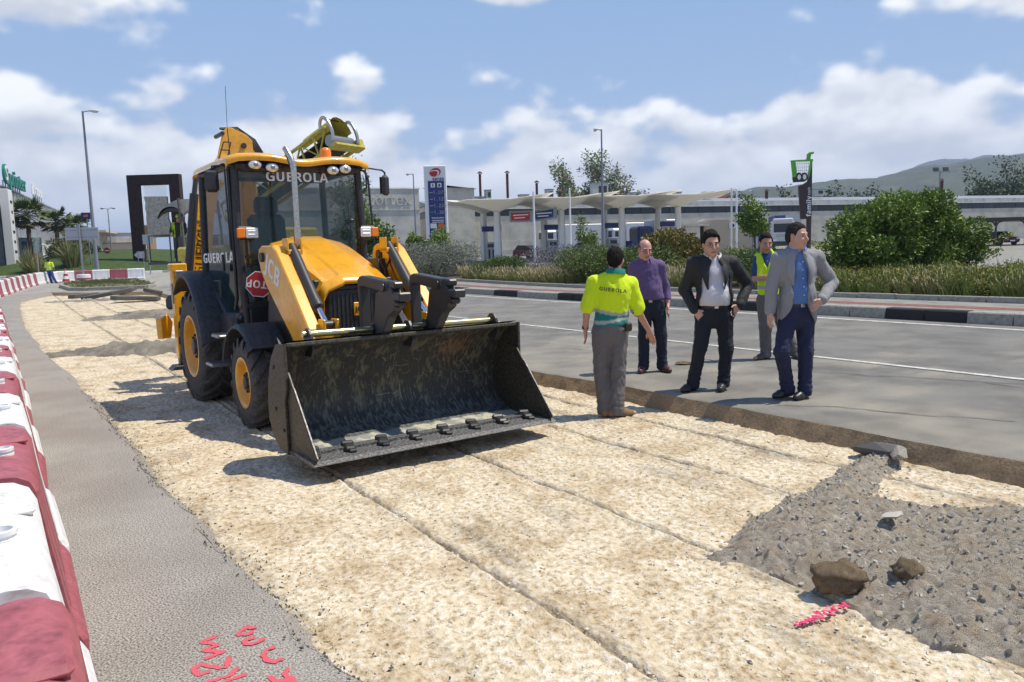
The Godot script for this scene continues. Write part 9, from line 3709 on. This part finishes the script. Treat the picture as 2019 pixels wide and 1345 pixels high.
	lump("smaller brown lump beside the rounded one in the rubble heap", Vector3(1.93, PIT + 0.14, -3.62), Vector3(0.07, 0.05, 0.06), M.earthlump, 8)
	lump("flat grey asphalt chunk at the right edge of the picture", Vector3(2.5, PIT + 0.15, -3.25), Vector3(0.24, 0.08, 0.18), M.tarstrip, 11)
	lump("flat pale chunk lying high on the rubble heap", Vector3(2.22, PIT + 0.15, -4.35), Vector3(0.09, 0.02, 0.05), M.gritstone, 14)
	lump("dark broken asphalt lump at the foot of the road edge", Vector3(2.95, PIT + 0.09, -6.02), Vector3(0.22, 0.08, 0.15), M.darkstone, 17)
	lump("small earth clod on the road left of the man in black", Vector3(2.32, 0.012, -10.25), Vector3(0.11, 0.03, 0.08), M.earthlump, 21)
	lump("collapsed slab of road edge above the rubble heap", Vector3(3.02, -0.08, -5.84), Vector3(0.17, 0.05, 0.09), M.tarstrip, 24)
	# broken slabs of asphalt in the far part of the pit
	var slabs := [[-19.4, -36.6, 2.6, 1.1, 0.25, 0.16, 0.5, "long tilted asphalt slab in the far part of the pit"], [-16.9, -34.3, 2.3, 1.3, 0.17, -0.06, 0.3, "flat asphalt slab, nearest of the far broken slabs"], [-19.2, -38.4, 1.3, 0.7, 0.32, 0.3, 0.9, "upended dark asphalt piece behind the far slabs"], [-17.6, -37.4, 1.0, 0.6, 0.3, -0.25, 0.2, "small broken asphalt piece on top of the far slabs"], [-21.6, -38.6, 1.8, 0.9, 0.12, 0.05, 0.7, "leftmost broken asphalt piece in the far pit"]]
	for q in slabs:
		var poly := PackedVector2Array()
		for k in 9:
			var an := TAU * k / 9
			poly.append(Vector2(cos(an) * q[2] * 0.5, sin(an) * q[3] * 0.5) * rng.randf_range(0.62, 1.12))
		b = MB.new()
		b.slab(poly, Transform3D(Basis(Vector3.RIGHT, -PI / 2), Vector3.ZERO), -0.09, 0.09, 0.02)
		var o := put(b, "asphalt_slab", M.slabtop)
		o.transform = Transform3D(Basis(Vector3.UP, q[6]) * Basis(Vector3.BACK, q[5]), Vector3(q[0], land(q[1]) + PIT + q[4], q[1]))
		tag(o, q[7], "rubble", "broken slabs in the far pit")
	# low spoil ridges left across the pit behind the loader
	ridge_of_spoil("low ridge of grey spoil across the pit behind the loader's wheels", Vector3(-9.4, 0, -15.2), Vector3(-6.2, 0, -15.4), 0.9, 0.20)
	ridge_of_spoil("further ridge of grey spoil across the pit, beyond the first", Vector3(-14.0, 0, -24.8), Vector3(-10.2, 0, -25.4), 1.1, 0.24)
	ridge_of_spoil("farthest flat spread of grey spoil in the pit", Vector3(-22.0, 0, -35.6), Vector3(-17.6, 0, -36.2), 1.0, 0.10)

func lump(label: String, at: Vector3, r: Vector3, m: Material, seed_: int) -> void:
	if m != M.earthlump:
		var h := put(stone_mesh(seed_ + 30, 1.0, 16), "rubble_lump", m)
		h.transform = Transform3D(Basis(Vector3.UP, seed_ * 0.7) * Basis.from_scale(r * 2.2), at)
		tag(h, label, "rubble", "single lumps of rubble")
		return
	var b := MB.new()
	var rows := []
	for i in 13:
		var row := []
		for j in 22:
			var ph := PI * i / 12.0
			var th := TAU * j / 22.0
			var d := Vector3(sin(ph) * cos(th), cos(ph), sin(ph) * sin(th))
			var k := 1.0 + 0.45 * fn.get_noise_3d(d.x * 120.0 + seed_ * 40.0, d.y * 120.0, d.z * 120.0) + 0.16 * fn.get_noise_3d(d.x * 500.0, d.y * 500.0 + seed_, d.z * 500.0)
			row.append(d * r * k)
		rows.append(row)
	b.sheet(rows, true, false)
	var o := put(b, "rubble_lump", m)
	o.position = at
	tag(o, label, "rubble", "single lumps of rubble")

func ridge_of_spoil(label: String, a: Vector3, c: Vector3, w: float, h: float) -> void:
	var b := MB.new()
	var rows := []
	var cols := []
	var side := (c - a).normalized().cross(Vector3.UP)
	for i in 60:
		var f := i / 59.0
		var row := []
		for j in 22:
			var u := -1.0 + 2.0 * j / 21.0
			var p := a.lerp(c, f) + side * u * w * (0.75 + 0.5 * fn.get_noise_2d(f * 500.0, 7.0))
			var g := fn.get_noise_2d(p.x * 160.0, p.z * 160.0)
			var g2 := fn.get_noise_2d(p.x * 600.0, p.z * 600.0)
			var y := h * (1.0 - u * u) * (0.35 + 0.65 * smoothstep(0.0, 0.6, f)) * sin(clampf(f * 8.0, 0.0, PI / 2)) + (g * 0.10 + g2 * 0.05) * (1.0 - absf(u)) - 0.02
			row.append(onland(p.x, p.z, PIT + y))
			cols.append(Color(0.36, 0.33, 0.28).lerp(Color(0.62, 0.58, 0.50), clampf(0.4 + g * 1.5 + g2, 0.0, 1.0)))
		rows.append(row)
	b.sheet(rows, false, true)
	for k in cols.size():
		b.c[k] = cols[k]
	var o := put(b, "spoil_ridge", M.rubble)
	tag(o, label, "rubble")
	o.set_meta("kind", "stuff")
